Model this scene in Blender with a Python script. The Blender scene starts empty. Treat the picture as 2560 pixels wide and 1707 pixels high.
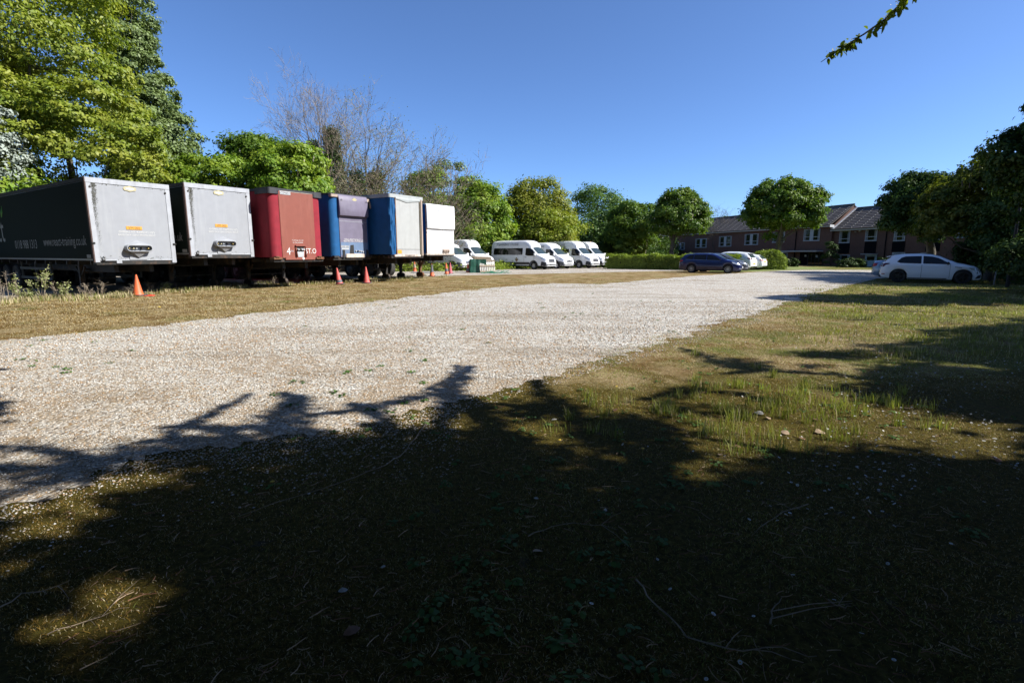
import bpy, bmesh, math, random
import numpy as np
from mathutils import Vector, Matrix
from mathutils.bvhtree import BVHTree
R = math.radians
sc = bpy.context.scene
COL = sc.collection
# ---------------------------------------------------------------- camera, sky, sun, exposure
EYE, PITCH, FPX = 1.45, R(9.54), 1300.0          # focal length in pixels of the 2560 px wide photograph
cd = bpy.data.cameras.new('camera'); cam = bpy.data.objects.new('camera', cd); COL.objects.link(cam)
cam.location = (0, 0, EYE); cam.rotation_euler = (math.pi/2 - PITCH, 0, 0)
cd.sensor_width = 36; cd.lens = 36*FPX/2560; cd.clip_start = 0.05; cd.clip_end = 2000
sc.camera = cam
SUN_EL, SUN_AZ = R(40), R(-10)                    # azimuth measured from +X towards +Y
SUN = Vector((math.cos(SUN_EL)*math.cos(SUN_AZ), math.cos(SUN_EL)*math.sin(SUN_AZ), math.sin(SUN_EL)))
w = bpy.data.worlds.new('World'); sc.world = w; w.use_nodes = True
nt = w.node_tree; nt.nodes.clear()
sky = nt.nodes.new('ShaderNodeTexSky'); sky.sky_type = 'NISHITA'; sky.sun_disc = False
sky.sun_elevation = SUN_EL; sky.sun_rotation = math.pi/2 - SUN_AZ
sky.altitude = 0; sky.air_density = 0.68; sky.dust_density = 0.55; sky.ozone_density = 10
bg = nt.nodes.new('ShaderNodeBackground'); bg.inputs[1].default_value = 0.104
wo = nt.nodes.new('ShaderNodeOutputWorld')
hs = nt.nodes.new('ShaderNodeHueSaturation'); hs.inputs['Saturation'].default_value = 0.98
nt.links.new(sky.outputs[0], hs.inputs['Color']); nt.links.new(hs.outputs[0], bg.inputs[0]); nt.links.new(bg.outputs[0], wo.inputs[0])
sd = bpy.data.lights.new('sun', 'SUN'); sd.energy = 5.0; sd.angle = R(0.53); sd.color = (1, .965, .90)
so = bpy.data.objects.new('sun', sd); COL.objects.link(so); so.location = (30, -10, 40)
so.rotation_euler = (-SUN).to_track_quat('-Z', 'Y').to_euler()
sc.view_settings.view_transform = 'Standard'; sc.view_settings.look = 'None'
sc.view_settings.exposure = 1.0; sc.view_settings.gamma = 1
sc.render.engine = 'CYCLES'
sc.cycles.max_bounces = 6; sc.cycles.diffuse_bounces = 2; sc.cycles.glossy_bounces = 3
sc.cycles.transmission_bounces = 3; sc.cycles.transparent_max_bounces = 4
sc.cycles.caustics_reflective = False; sc.cycles.caustics_refractive = False
sc.cycles.use_denoising = True

# ---------------------------------------------------------------- geometry of the view
cP, sP = math.cos(PITCH), math.sin(PITCH)
def ray(px, py):
    a = (px-1280)/FPX; b = (py-853.5)/FPX
    return Vector((a, cP-b*sP, -sP-b*cP))
def G(px, py, z=0.0):
    d = ray(px, py); t = (z-EYE)/d.z
    return Vector((d.x*t, d.y*t, z))
def at(px, py, Y):
    d = ray(px, py); t = Y/d.y
    return Vector((d.x*t, Y, EYE+d.z*t))
def pix(x, y, z):
    z = z-EYE; c = y*cP - z*sP; u = y*sP + z*cP
    if c < .05: return (99999, 99999)
    return (1280+FPX*x/c, 853.5-FPX*u/c)

# ---------------------------------------------------------------- object helpers
def tag(o, label=None, cat=None, group=None, kind=None):
    if label: o['label'] = label
    if cat: o['category'] = cat
    if group: o['group'] = group
    if kind: o['kind'] = kind
    return o
def empty(name, loc, rz=0, label=None, cat=None, group=None):
    o = bpy.data.objects.new(name, None); COL.objects.link(o)
    o.location = loc; o.rotation_euler = (0, 0, rz); o.empty_display_size = .3
    return tag(o, label, cat, group)
def link(name, me, parent=None, loc=None):
    o = bpy.data.objects.new(name, me); COL.objects.link(o)
    if parent: o.parent = parent
    if loc is not None: o.location = loc
    return o
def copy_tree(o, parent=None):
    c = o.copy(); COL.objects.link(c); c.parent = parent
    for ch in list(o.children): copy_tree(ch, c)
    return c
def smooth(me, ang=35):
    for p in me.polygons: p.use_smooth = True
    me.set_sharp_from_angle(angle=R(ang))

class MB:
    """collects simple shapes into one mesh"""
    def __init__(s): s.v = []; s.f = []; s.m = []
    def add(s, vs, fs, mi=0):
        n = len(s.v); s.v += [tuple(v) for v in vs]; s.f += [tuple(i+n for i in f) for f in fs]; s.m += [mi]*len(fs); return s
    def box(s, x0, x1, y0, y1, z0, z1, mi=0, M=None):
        vs = [(x0,y0,z0),(x1,y0,z0),(x1,y1,z0),(x0,y1,z0),(x0,y0,z1),(x1,y0,z1),(x1,y1,z1),(x0,y1,z1)]
        if M is not None: vs = [tuple(M @ Vector(v)) for v in vs]
        return s.add(vs, [(0,3,2,1),(4,5,6,7),(0,1,5,4),(1,2,6,5),(2,3,7,6),(3,0,4,7)], mi)
    def bar(s, a, b, t, t2=None, mi=0):
        """square bar from a to b"""
        a = Vector(a); b = Vector(b); d = (b-a).normalized(); t2 = t2 or t
        u = d.cross(Vector((0,0,1)));
        if u.length < .01: u = Vector((1,0,0))
        u.normalize(); v = d.cross(u)
        vs = [a+u*t+v*t2, a-u*t+v*t2, a-u*t-v*t2, a+u*t-v*t2, b+u*t+v*t2, b-u*t+v*t2, b-u*t-v*t2, b+u*t-v*t2]
        return s.add(vs, [(0,1,2,3),(7,6,5,4),(0,4,5,1),(1,5,6,2),(2,6,7,3),(3,7,4,0)], mi)
    def tube(s, pts, rs, n=8, mi=0, cap=True):
        pts = [Vector(p) for p in pts]; base = len(s.v); N = len(pts)
        for i, p in enumerate(pts):
            d = (pts[min(i+1,N-1)]-pts[max(i-1,0)]).normalized()
            u = d.cross(Vector((0,0,1)) if abs(d.z) < .95 else Vector((1,0,0))).normalized(); v = d.cross(u)
            r = rs[i] if hasattr(rs, '__len__') else rs
            for k in range(n):
                a = 2*math.pi*k/n; s.v.append(tuple(p + u*math.cos(a)*r + v*math.sin(a)*r))
        for i in range(N-1):
            for k in range(n):
                a = base+i*n+k; b = base+i*n+(k+1)%n
                s.f.append((a, b, b+n, a+n)); s.m.append(mi)
        if cap:
            s.f.append(tuple(base+k for k in range(n))[::-1]); s.m.append(mi)
            s.f.append(tuple(base+(N-1)*n+k for k in range(n))); s.m.append(mi)
        return s
    def lathe(s, prof, n=20, axis='z', c=(0,0,0), mi=0):
        """prof: list of (r, h) along axis"""
        base = len(s.v); N = len(prof); c = Vector(c)
        for r, h in prof:
            for k in range(n):
                a = 2*math.pi*k/n; x, y = r*math.cos(a), r*math.sin(a)
                p = {'z': (x,y,h), 'y': (x,h,y), 'x': (h,x,y)}[axis]
                s.v.append(tuple(c+Vector(p)))
        for i in range(N-1):
            for k in range(n):
                a = base+i*n+k; b = base+i*n+(k+1)%n
                s.f.append((a, b, b+n, a+n)); s.m.append(mi)
        return s
    def poly(s, pts, mi=0): return s.add(pts, [tuple(range(len(pts)))], mi)
    def prism(s, pts2, plane, a, b, mi=0):
        """pts2 polygon extruded between a and b along the axis missing from plane ('xy','xz','yz')"""
        def P(p, h): return {'xy': (p[0],p[1],h), 'xz': (p[0],h,p[1]), 'yz': (h,p[0],p[1])}[plane]
        n = len(pts2); vs = [P(p,a) for p in pts2]+[P(p,b) for p in pts2]
        fs = [tuple(range(n))[::-1], tuple(range(n, 2*n))]+[(i,(i+1)%n,n+(i+1)%n,n+i) for i in range(n)]
        return s.add(vs, fs, mi)
    def build(s, name, mats, parent=None, loc=None, bev=0, sm=None, rz=None):
        me = bpy.data.meshes.new(name); me.from_pydata(s.v, [], s.f)
        if not isinstance(mats, (list, tuple)): mats = [mats]
        for m in mats: me.materials.append(m)
        if len(mats) > 1: me.polygons.foreach_set('material_index', s.m)
        bm = bmesh.new(); bm.from_mesh(me); bmesh.ops.recalc_face_normals(bm, faces=bm.faces)
        if bev:
            es = [e for e in bm.edges if len(e.link_faces) == 2 and e.calc_face_angle(0) > .6]
            bmesh.ops.bevel(bm, geom=es, offset=bev, segments=2, affect='EDGES', clamp_overlap=True)
        bm.to_mesh(me); bm.free()
        if sm or bev: smooth(me, sm or 40)
        o = link(name, me, parent, loc)
        if rz is not None: o.rotation_euler.z = rz
        return o

# ---------------------------------------------------------------- materials
def new_mat(name):
    m = bpy.data.materials.new(name); m.use_nodes = True; m.node_tree.nodes.clear(); return m, m.node_tree
def N(nt, t, **kw):
    n = nt.nodes.new(t)
    for k, v in kw.items(): setattr(n, k, v)
    return n
def ramp(nt, stops, interp='LINEAR'):
    r = nt.nodes.new('ShaderNodeValToRGB'); e = r.color_ramp.elements; r.color_ramp.interpolation = interp
    while len(e) < len(stops): e.new(.5)
    for el, (p, c) in zip(e, stops): el.position = p; el.color = (c[0], c[1], c[2], 1)
    return r
def coords(nt, scale=(1,1,1)):
    t = N(nt, 'ShaderNodeTexCoord'); m = N(nt, 'ShaderNodeMapping'); m.inputs['Scale'].default_value = scale
    nt.links.new(t.outputs['Object'], m.inputs[0]); return m.outputs[0]
def noise(nt, vec, scale, detail=4, rough=.55, dist=0):
    n = N(nt, 'ShaderNodeTexNoise'); n.inputs['Scale'].default_value = scale; n.inputs['Detail'].default_value = detail
    n.inputs['Roughness'].default_value = rough; n.inputs['Distortion'].default_value = dist
    nt.links.new(vec, n.inputs['Vector']); return n.outputs[0]
def mixc(nt, fac, a, b, mode='MIX'):
    m = N(nt, 'ShaderNodeMix', data_type='RGBA', blend_type=mode)
    for sck, val in ((m.inputs[0], fac), (m.inputs[6], a), (m.inputs[7], b)):
        if hasattr(val, 'is_output'): nt.links.new(val, sck)
        elif isinstance(val, (int, float)): sck.default_value = val
        else: sck.default_value = (val[0], val[1], val[2], 1)
    return m.outputs[2]
def maprange(nt, v, a, b, c=0, d=1):
    m = N(nt, 'ShaderNodeMapRange'); nt.links.new(v, m.inputs[0])
    for i, x in enumerate((a, b, c, d)): m.inputs[i+1].default_value = x
    return m.outputs[0]
def finish(m, nt, col, rough=.6, metal=0, bump=None, bstr=.3, bdist=.01, spec=.5, coat=0):
    p = N(nt, 'ShaderNodeBsdfPrincipled'); o = N(nt, 'ShaderNodeOutputMaterial')
    if hasattr(col, 'is_output'): nt.links.new(col, p.inputs['Base Color'])
    else: p.inputs['Base Color'].default_value = (col[0], col[1], col[2], 1)
    if hasattr(rough, 'is_output'): nt.links.new(rough, p.inputs['Roughness'])
    else: p.inputs['Roughness'].default_value = rough
    p.inputs['Metallic'].default_value = metal; p.inputs['Specular IOR Level'].default_value = spec
    if coat: p.inputs['Coat Weight'].default_value = coat; p.inputs['Coat Roughness'].default_value = .05
    if bump is not None:
        b = N(nt, 'ShaderNodeBump'); b.inputs['Strength'].default_value = bstr; b.inputs['Distance'].default_value = bdist
        nt.links.new(bump, b.inputs['Height']); nt.links.new(b.outputs[0], p.inputs['Normal'])
    nt.links.new(p.outputs[0], o.inputs[0]); return m
def plain(name, col, rough=.6, metal=0, var=.15, scale=6, stretch=(1,1,1), spec=.5, coat=0, bump=0, dirt=None, dirtamt=.5):
    """paint / plastic / metal with soft mottling, optional dirt patches"""
    m, nt = new_mat(name); v = coords(nt, stretch)
    n = noise(nt, v, scale, 5, .6)
    if not coat: col = tuple(c*.76 for c in col)
    lo = tuple(c*(1-var) for c in col); hi = tuple(min(1, c*(1+var)) for c in col)
    c = ramp(nt, [(.3, lo), (.7, hi)]); nt.links.new(n, c.inputs[0]); c = c.outputs[0]
    if dirt:
        n2 = noise(nt, v, scale*.6, 8, .7, .4); f = maprange(nt, n2, .62-.25*dirtamt, .75-.1*dirtamt)
        c = mixc(nt, f, c, dirt)
    return finish(m, nt, c, rough, metal, n if bump else None, bump, .01, spec, coat)
def leafmat(name, dark, light, trans=.35, yellow=None):
    m, nt = new_mat(name); g = N(nt, 'ShaderNodeNewGeometry'); v = coords(nt)
    dark, light = tuple(x*.8 for x in dark), tuple(x*.8 for x in light); yellow = tuple(x*.8 for x in yellow) if yellow else None
    r = ramp(nt, [(0, dark), (1, light)]); nt.links.new(g.outputs['Random Per Island'], r.inputs[0])
    c = r.outputs[0]
    n = noise(nt, v, .9, 3, .6)
    c = mixc(nt, maprange(nt, n, .4, .65), c, yellow or tuple(x*1.25 for x in light))
    d = N(nt, 'ShaderNodeBsdfDiffuse'); t = N(nt, 'ShaderNodeBsdfTranslucent'); gl = N(nt, 'ShaderNodeBsdfGlossy')
    gl.inputs['Roughness'].default_value = .5; gl.inputs['Color'].default_value = (.8,.8,.8,1)
    nt.links.new(c, d.inputs[0])
    tc = mixc(nt, 1.0, c, (1.25, 1.35, .5), 'MULTIPLY'); nt.links.new(tc, t.inputs[0])
    a = N(nt, 'ShaderNodeMixShader'); a.inputs[0].default_value = trans
    nt.links.new(d.outputs[0], a.inputs[1]); nt.links.new(t.outputs[0], a.inputs[2])
    b = N(nt, 'ShaderNodeMixShader'); b.inputs[0].default_value = .02
    nt.links.new(a.outputs[0], b.inputs[1]); nt.links.new(gl.outputs[0], b.inputs[2])
    o = N(nt, 'ShaderNodeOutputMaterial'); nt.links.new(b.outputs[0], o.inputs[0]); return m
def barkmat(name, a, b):
    m, nt = new_mat(name); v = coords(nt, (1,1,.3)); n = noise(nt, v, 9, 6, .7)
    c = ramp(nt, [(.3, a), (.7, b)]); nt.links.new(n, c.inputs[0])
    return finish(m, nt, c.outputs[0], .9, bump=n, bstr=.8, bdist=.03, spec=.2)
def glassmat(name, col=(.006,.007,.008), rough=.05):
    m, nt = new_mat(name); return finish(m, nt, col, rough, 0, spec=.35)

M = {}
M['leaf_maple'] = leafmat('leaf_maple', (.10,.16,.014), (.26,.33,.035), yellow=(.33,.35,.045))
M['leaf_bright'] = leafmat('leaf_bright', (.07,.16,.014), (.20,.33,.03), yellow=(.29,.37,.04))
M['leaf_chestnut'] = leafmat('leaf_chestnut', (.035,.085,.010), (.10,.19,.02), yellow=(.18,.26,.03))
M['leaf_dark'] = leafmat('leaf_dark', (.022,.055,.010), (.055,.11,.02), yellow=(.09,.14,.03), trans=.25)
M['leaf_blue'] = leafmat('leaf_blue', (.04,.09,.02), (.12,.20,.05))
M['leaf_poplar'] = leafmat('leaf_poplar', (.06,.10,.03), (.19,.25,.09), trans=.2)
M['leaf_silver'] = leafmat('leaf_silver', (.15,.19,.14), (.34,.38,.33), trans=.15)
M['leaf_gold'] = leafmat('leaf_gold', (.11,.15,.014), (.28,.32,.035), yellow=(.27,.27,.035))
M['leaf_bronze'] = leafmat('leaf_bronze', (.045,.08,.012), (.14,.18,.025), yellow=(.20,.21,.03))
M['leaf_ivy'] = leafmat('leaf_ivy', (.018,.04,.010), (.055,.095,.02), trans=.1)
M['leaf_hedge'] = leafmat('leaf_hedge', (.10,.15,.02), (.26,.33,.05))
M['leaf_brown'] = leafmat('leaf_brown', (.10,.085,.05), (.20,.18,.09), trans=.15)
M['blossom'] = leafmat('blossom', (.55,.48,.36), (.8,.74,.6), trans=.2)
M['bark'] = barkmat('bark', (.05,.042,.032), (.15,.13,.10))
M['bark_pale'] = barkmat('bark_pale', (.14,.112,.08), (.29,.24,.175))
M['black'] = plain('black_plastic', (.018,.018,.019), .55, var=.2)
M['rubber'] = plain('rubber', (.022,.021,.02), .85, dirt=(.09,.08,.065))
M['glass'] = glassmat('glass')
M['rust'] = plain('rust', (.17,.075,.035), .9, var=.4, scale=20, bump=.3)
M['steel_dark'] = plain('dark_steel', (.016,.015,.014), .7, var=.3, dirt=(.10,.055,.03), dirtamt=.4)
M['rust_dark'] = plain('dark_rusty_edge', (.10,.06,.05), .8, var=.3, scale=20)
M['steel_grey'] = plain('grey_steel', (.28,.29,.30), .5, .3)
M['white'] = plain('white_paint', (.8,.8,.79), .45, var=.03)
M['lettering_white'] = plain('lettering_white', (.75,.75,.73), .6, var=.15, scale=30)
M['lettering_dark'] = plain('lettering_dark', (.03,.03,.035), .6, var=.1)
# ---------------------------------------------------------------- ground
def ground_mat():
    m, nt = new_mat('dry_grass_ground'); v = coords(nt)
    st = coords(nt, (1, 1, 1))
    big = noise(nt, v, .25, 4, .6, .3); mid = noise(nt, v, 1.3, 6, .65, .3); fine = noise(nt, v, 28, 6, .7, .5)
    straw = ramp(nt, [(.25, (.10,.07,.03)), (.5, (.28,.21,.105)), (.75, (.48,.40,.24))]); nt.links.new(fine, straw.inputs[0])
    moss = ramp(nt, [(.25, (.045,.024,.006)), (.55, (.15,.085,.024)), (.8, (.25,.16,.06))]); nt.links.new(fine, moss.inputs[0])
    green = ramp(nt, [(.25, (.015,.022,.005)), (.55, (.13,.135,.03)), (.8, (.29,.285,.095))]); nt.links.new(fine, green.inputs[0])
    lng = noise(nt, coords(nt, (.4, 1.3, 1)), .7, 6, .68, .8)
    c = mixc(nt, maprange(nt, mid, .46, .60), straw.outputs[0], moss.outputs[0]); c = mixc(nt, maprange(nt, lng, .50, .62, 0, .75), c, moss.outputs[0]); c = mixc(nt, maprange(nt, lng, .44, .34, 0, .6), c, straw.outputs[0])
    g2 = noise(nt, v, .8, 5, .6, .2)
    sx = N(nt, 'ShaderNodeSeparateXYZ'); nt.links.new(v, sx.inputs[0])
    # the verge is greener towards the trees on the right (X - .8 Y + const)
    mt = N(nt, 'ShaderNodeMath', operation='MULTIPLY_ADD'); nt.links.new(sx.outputs[1], mt.inputs[0]); mt.inputs[1].default_value = -.55; nt.links.new(sx.outputs[0], mt.inputs[2])
    gm = maprange(nt, mt.outputs[0], -3.5, 4.5, 0, .22)
    ad = N(nt, 'ShaderNodeMath', operation='ADD'); nt.links.new(g2, ad.inputs[0]); nt.links.new(gm, ad.inputs[1])
    c = mixc(nt, maprange(nt, ad.outputs[0], .54, .69), c, green.outputs[0])
    # dark moss near the camera, its colour also deepening the shade under the trees
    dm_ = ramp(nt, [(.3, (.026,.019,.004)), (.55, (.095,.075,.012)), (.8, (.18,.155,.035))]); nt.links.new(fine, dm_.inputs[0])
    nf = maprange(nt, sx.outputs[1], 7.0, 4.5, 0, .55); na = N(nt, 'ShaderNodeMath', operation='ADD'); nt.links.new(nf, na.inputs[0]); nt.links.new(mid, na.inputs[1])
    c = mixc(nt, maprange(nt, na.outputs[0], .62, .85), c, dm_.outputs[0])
    soil = ramp(nt, [(.3, (.04,.03,.018)), (.7, (.12,.095,.065))]); nt.links.new(fine, soil.inputs[0])
    sn = noise(nt, v, 3.5, 5, .65, .5); c = mixc(nt, maprange(nt, sn, .63, .70), c, soil.outputs[0])
    n3 = noise(nt, v, 90, 4, .8); h = N(nt, 'ShaderNodeMath', operation='ADD'); nt.links.new(fine, h.inputs[0]); nt.links.new(n3, h.inputs[1])
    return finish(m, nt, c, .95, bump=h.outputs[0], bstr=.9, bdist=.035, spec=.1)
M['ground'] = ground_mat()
def gravel_mat(name, dusty=0.0, mossy=0.0):
    m, nt = new_mat(name); v = coords(nt)
    wv = noise(nt, v, 6, 2, .5); vm = N(nt, 'ShaderNodeVectorMath', operation='ADD'); nt.links.new(v, vm.inputs[0]); nt.links.new(wv, vm.inputs[1])
    def vor(scale, feat='F1'):
        q = N(nt, 'ShaderNodeTexVoronoi', feature=feat); q.inputs['Scale'].default_value = scale; nt.links.new(v, q.inputs['Vector']); return q
    a = vor(34); b = vor(15)
    def cellcol(q):
        s = N(nt, 'ShaderNodeSeparateColor'); nt.links.new(q.outputs['Color'], s.inputs[0])
        r = ramp(nt, [(0, (.45,.435,.40)), (.28, (.57,.555,.52)), (.50, (.38,.325,.24)), (.60, (.27,.17,.085)), (.66, (.37,.355,.32)), (.80, (.15,.125,.10)), (.90, (.45,.43,.39))], 'CONSTANT')
        nt.links.new(s.outputs[0], r.inputs[0]); return r.outputs[0]
    ca = cellcol(a); cb = cellcol(b)
    sel = noise(nt, v, 9, 4, .7)
    c = mixc(nt, maprange(nt, sel, .50, .58), ca, cb)
    # gaps between stones
    c = mixc(nt, maprange(nt, a.outputs['Distance'], .45, .8, 0, .55), c, (.13,.095,.06))
    tan = noise(nt, v, .38, 6, .68, .6)
    fine = noise(nt, v, 40, 4, .7)
    sand = ramp(nt, [(.3, (.15,.10,.055)), (.7, (.33,.25,.16))]); nt.links.new(fine, sand.inputs[0])
    t2 = noise(nt, v, 5, 5, .7, .3); tt = N(nt, 'ShaderNodeMath', operation='MULTIPLY'); nt.links.new(tan, tt.inputs[0]); nt.links.new(t2, tt.inputs[1])
    sx = N(nt, 'ShaderNodeSeparateXYZ'); nt.links.new(v, sx.inputs[0]); near = maprange(nt, sx.outputs[1], 11, 4.5, 0, .11)
    ta = N(nt, 'ShaderNodeMath', operation='ADD'); nt.links.new(tt.outputs[0], ta.inputs[0]); nt.links.new(near, ta.inputs[1])
    c = mixc(nt, maprange(nt, ta.outputs[0], .27-dusty*.1, .40-dusty*.1, 0, .8), c, sand.outputs[0])
    mo = noise(nt, v, 1.6, 6, .7, .6)
    c = mixc(nt, maprange(nt, mo, .66-mossy*.2, .72-mossy*.1, 0, .85), c, mixc(nt, fine, (.05,.04,.008), (.13,.11,.03)))
    rt = N(nt, 'ShaderNodeMapping'); rt.inputs['Rotation'].default_value = (0,0,R(-53)); rt.inputs['Scale'].default_value = (.25,1.1,1); nt.links.new(v, rt.inputs[0]); tr_ = noise(nt, rt.outputs[0], .8, 5, .6, .3)
    tn = ramp(nt, [(.32, (.72,.69,.64)), (.5, (1,1,1)), (.7, (1.0,1.0,1.0))]); nt.links.new(tr_, tn.inputs[0]); c = mixc(nt, 1.0, c, tn.outputs[0], 'MULTIPLY')
    mx = N(nt, 'ShaderNodeMath', operation='MULTIPLY_ADD'); nt.links.new(a.outputs['Distance'], mx.inputs[0]); mx.inputs[1].default_value = -1; nt.links.new(sel, mx.inputs[2])
    return finish(m, nt, c, .9, bump=mx.outputs[0], bstr=.8, bdist=.022, spec=.2)
M['gravel'] = gravel_mat('gravel'); M['gravel_lot'] = gravel_mat('gravel_lot', .5)

b = MB(); xs = [-400,-200,-100,-60,-40,-20,0,20,40,60,100,200,400]; ys = [-60,-20,0,20,40,60,80,120,200,400,800]
for j, y in enumerate(ys):
    for x in xs: b.v.append((x, y, 0))
for j in range(len(ys)-1):
    for i in range(len(xs)-1):
        a = j*len(xs)+i; b.f.append((a, a+1, a+1+len(xs), a+len(xs))); b.m.append(0)
tag(b.build('ground', M['ground']), kind='structure')

def sheet(name, pxs, z, mat, jit=1.0, seed=1):
    rng = random.Random(seed); P = [G(*p) for p in pxs]; out = []
    for i, p in enumerate(P):
        q = P[(i+1) % len(P)]; L = (q-p).length; dist = max(2.5, (p.length+q.length)/2)
        n = max(1, min(400, int(L/(.012*dist))))
        for k in range(n):
            t = k/n; c = p.lerp(q, t); d = (q-p).normalized(); e = min(1, 6*t, 6*(1-t))
            pd = max(2.5, c.length); w = math.sin(L*t*2.3+i)*.4+math.sin(L*t*5.1+2*i)*.35+math.sin(L*t*11+i)*.3+rng.uniform(-.55,.55)
            w *= jit*e*min(.022*pd, .16); out.append((c.x-d.y*w, c.y+d.x*w, z))
    bm = bmesh.new(); vs = [bm.verts.new(v) for v in out]
    f = bm.faces.new(vs); bmesh.ops.triangulate(bm, faces=[f]); 
    me = bpy.data.meshes.new(name); bm.to_mesh(me); bm.free(); me.materials.append(mat)
    return tag(link(name, me), kind='structure')
DRIVE = [(-900,905),(0,852),(150,838),(300,824),(500,800),(700,779),(860,762),(1000,746),(1130,730),(1250,718),(1380,708),(1500,711),(1620,700),(1736,690),(1893,680),(2000,675),(2180,675),(2260,680),(2230,690),(2170,702),(2131,711),(2062,728),(1928,772),(1794,810),(1750,827),(1660,850),(1596,872),(1443,914),(1309,960),(1175,998),(1100,1022),(1000,1042),(900,1052),(800,1078),(700,1088),(600,1115),(450,1128),(350,1160),(220,1185),(150,1225),(0,1270),(-200,1350),(-900,1480)]
sheet('gravel_drive', DRIVE, .004, M['gravel'], 1.7, 3)
LOT = [(-700,775),(0,752),(240,741),(600,713),(954,694),(1240,687),(1560,680),(1740,676),(1860,674),(1860,665),(1500,666),(1200,664),(900,660),(300,660),(-700,662)]

sheet('gravel_lot', LOT, .008, M['gravel_lot'], .6, 5)
# grass plot in front of the bushes on the right
LAWN = [(1770,681),(1893,679),(1990,675),(2080,672),(1960,664),(1800,664)]
m_, nt_ = new_mat('short_green_grass'); v_ = coords(nt_); f_ = noise(nt_, v_, 20, 6, .7)
r_ = ramp(nt_, [(.3, (.05,.08,.012)), (.7, (.20,.23,.05))]); nt_.links.new(f_, r_.inputs[0]); finish(m_, nt_, r_.outputs[0], .95, bump=f_, bstr=.6, bdist=.03)
M['lawn'] = m_
sheet('lawn_by_the_bushes', LAWN, .012, M['lawn'], .4, 8)

# inside tests in photograph space, for scattering ------------------------------------------------
def inside(poly, x, y):
    c = np.zeros(x.shape, bool); n = len(poly)
    for i in range(n):
        x0, y0 = poly[i]; x1, y1 = poly[(i+1) % n]
        if y0 == y1: continue
        k = ((y0 > y) != (y1 > y)) & (x < (x1-x0)*(y-y0)/(y1-y0)+x0); c ^= k
    return c
def pixv(x, y, z=0):
    zz = z-EYE; c = y*cP-zz*sP; u = y*sP+zz*cP; c = np.where(c < .05, .05, c)
    return 1280+FPX*x/c, 853.5-FPX*u/c
def vnoise(x, y, s, seed=0):
    r = np.random.default_rng(seed); o = np.zeros_like(x)
    for k in range(5):
        a = r.uniform(0, 6.28); f = s*r.uniform(.6, 1.7); o += np.sin(f*(x*math.cos(a)+y*math.sin(a))+r.uniform(0, 6.28))
    return o/5

def np_mesh(name, V, F, mat, parent=None, sm=False, mi=None):
    """V (n,3) array, F (m,k) int array of equal-sized faces"""
    me = bpy.data.meshes.new(name); k = F.shape[1]
    me.vertices.add(len(V)); me.vertices.foreach_set('co', np.ascontiguousarray(V, np.float32).ravel())
    me.loops.add(F.size); me.loops.foreach_set('vertex_index', F.ravel().astype(np.int32))
    me.polygons.add(len(F)); me.polygons.foreach_set('loop_start', np.arange(0, F.size, k, dtype=np.int32))
    me.polygons.foreach_set('loop_total', np.full(len(F), k, np.int32))
    for m in (mat if isinstance(mat, (list, tuple)) else [mat]): me.materials.append(m)
    if mi is not None: me.polygons.foreach_set('material_index', mi.astype(np.int32))
    me.update(calc_edges=True)
    if sm: me.polygons.foreach_set('use_smooth', np.ones(len(F), bool))
    return link(name, me, parent)

def ground_samples(n, seed, ymin=1.2, ymax=14, power=1.0, xr=1.15):
    """points in the camera's wedge, denser close by"""
    r = np.random.default_rng(seed)
    y = ymin*(ymax/ymin)**(r.random(n)**power); x = y*r.uniform(-xr, xr, n); return x, y, r

# real stones on the gravel ---------------------------------------------------------------------
def stones(name, x, y, s, rng, mats, label, zoff=0.0):
    n = len(x); O = np.array([(1,0,0),(0,1,0),(-1,0,0),(0,-1,0),(0,0,.7),(.0,.0,-.5)], float)
    O = O[None]*(1+rng.uniform(-.3, .3, (n,6,3))) * s[:,None,None]
    a = rng.uniform(0, 6.28, n); ca, sa = np.cos(a), np.sin(a); st = rng.uniform(.6, 1.3, n)
    X = O[:,:,0]*st[:,None]; Y = O[:,:,1]
    V = np.stack([X*ca[:,None]-Y*sa[:,None]+x[:,None], X*sa[:,None]+Y*ca[:,None]+y[:,None], O[:,:,2]*.75+zoff+(s*.25)[:,None]], 2).reshape(-1,3)
    T = np.array([(0,1,4),(1,2,4),(2,3,4),(3,0,4),(1,0,5),(2,1,5),(3,2,5),(0,3,5)])
    F = (np.arange(n)[:,None,None]*6+T[None]).reshape(-1,3)
    o = np_mesh(name, V, F, mats, mi=np.repeat(rng.integers(0, len(mats), n), 8)) ; return tag(o, label, 'stones', kind='stuff')
M['stone_a'] = plain('stone_white', (.66,.64,.60), .8, var=.1, scale=5)
M['stone_b'] = plain('stone_cream', (.60,.52,.42), .8, var=.2, scale=5)
M['stone_c'] = plain('stone_ochre', (.45,.27,.12), .8, var=.3, scale=5)
M['stone_d'] = plain('stone_grey', (.33,.31,.29), .8, var=.2, scale=5)
x, y, rg = ground_samples(150000, 11, 2.2, 16, .8, 1.05)
px, py = pixv(x, y); k = inside([(p[0]+(0), p[1]) for p in DRIVE], px, py) & (rg.random(len(x)) < .55+.45*vnoise(x, y, 2.2, 4))
x, y = x[k], y[k]; s = rg.uniform(.005, .014, len(x))*np.clip(y/6, .7, 1.6)
stones('gravel_stones', x, y, s, rg, [M['stone_a'], M['stone_a'], M['stone_b'], M['stone_b'], M['stone_c'], M['stone_d'], M['stone_a']], 'loose white and ochre stones lying over the gravel drive', .004)
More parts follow.
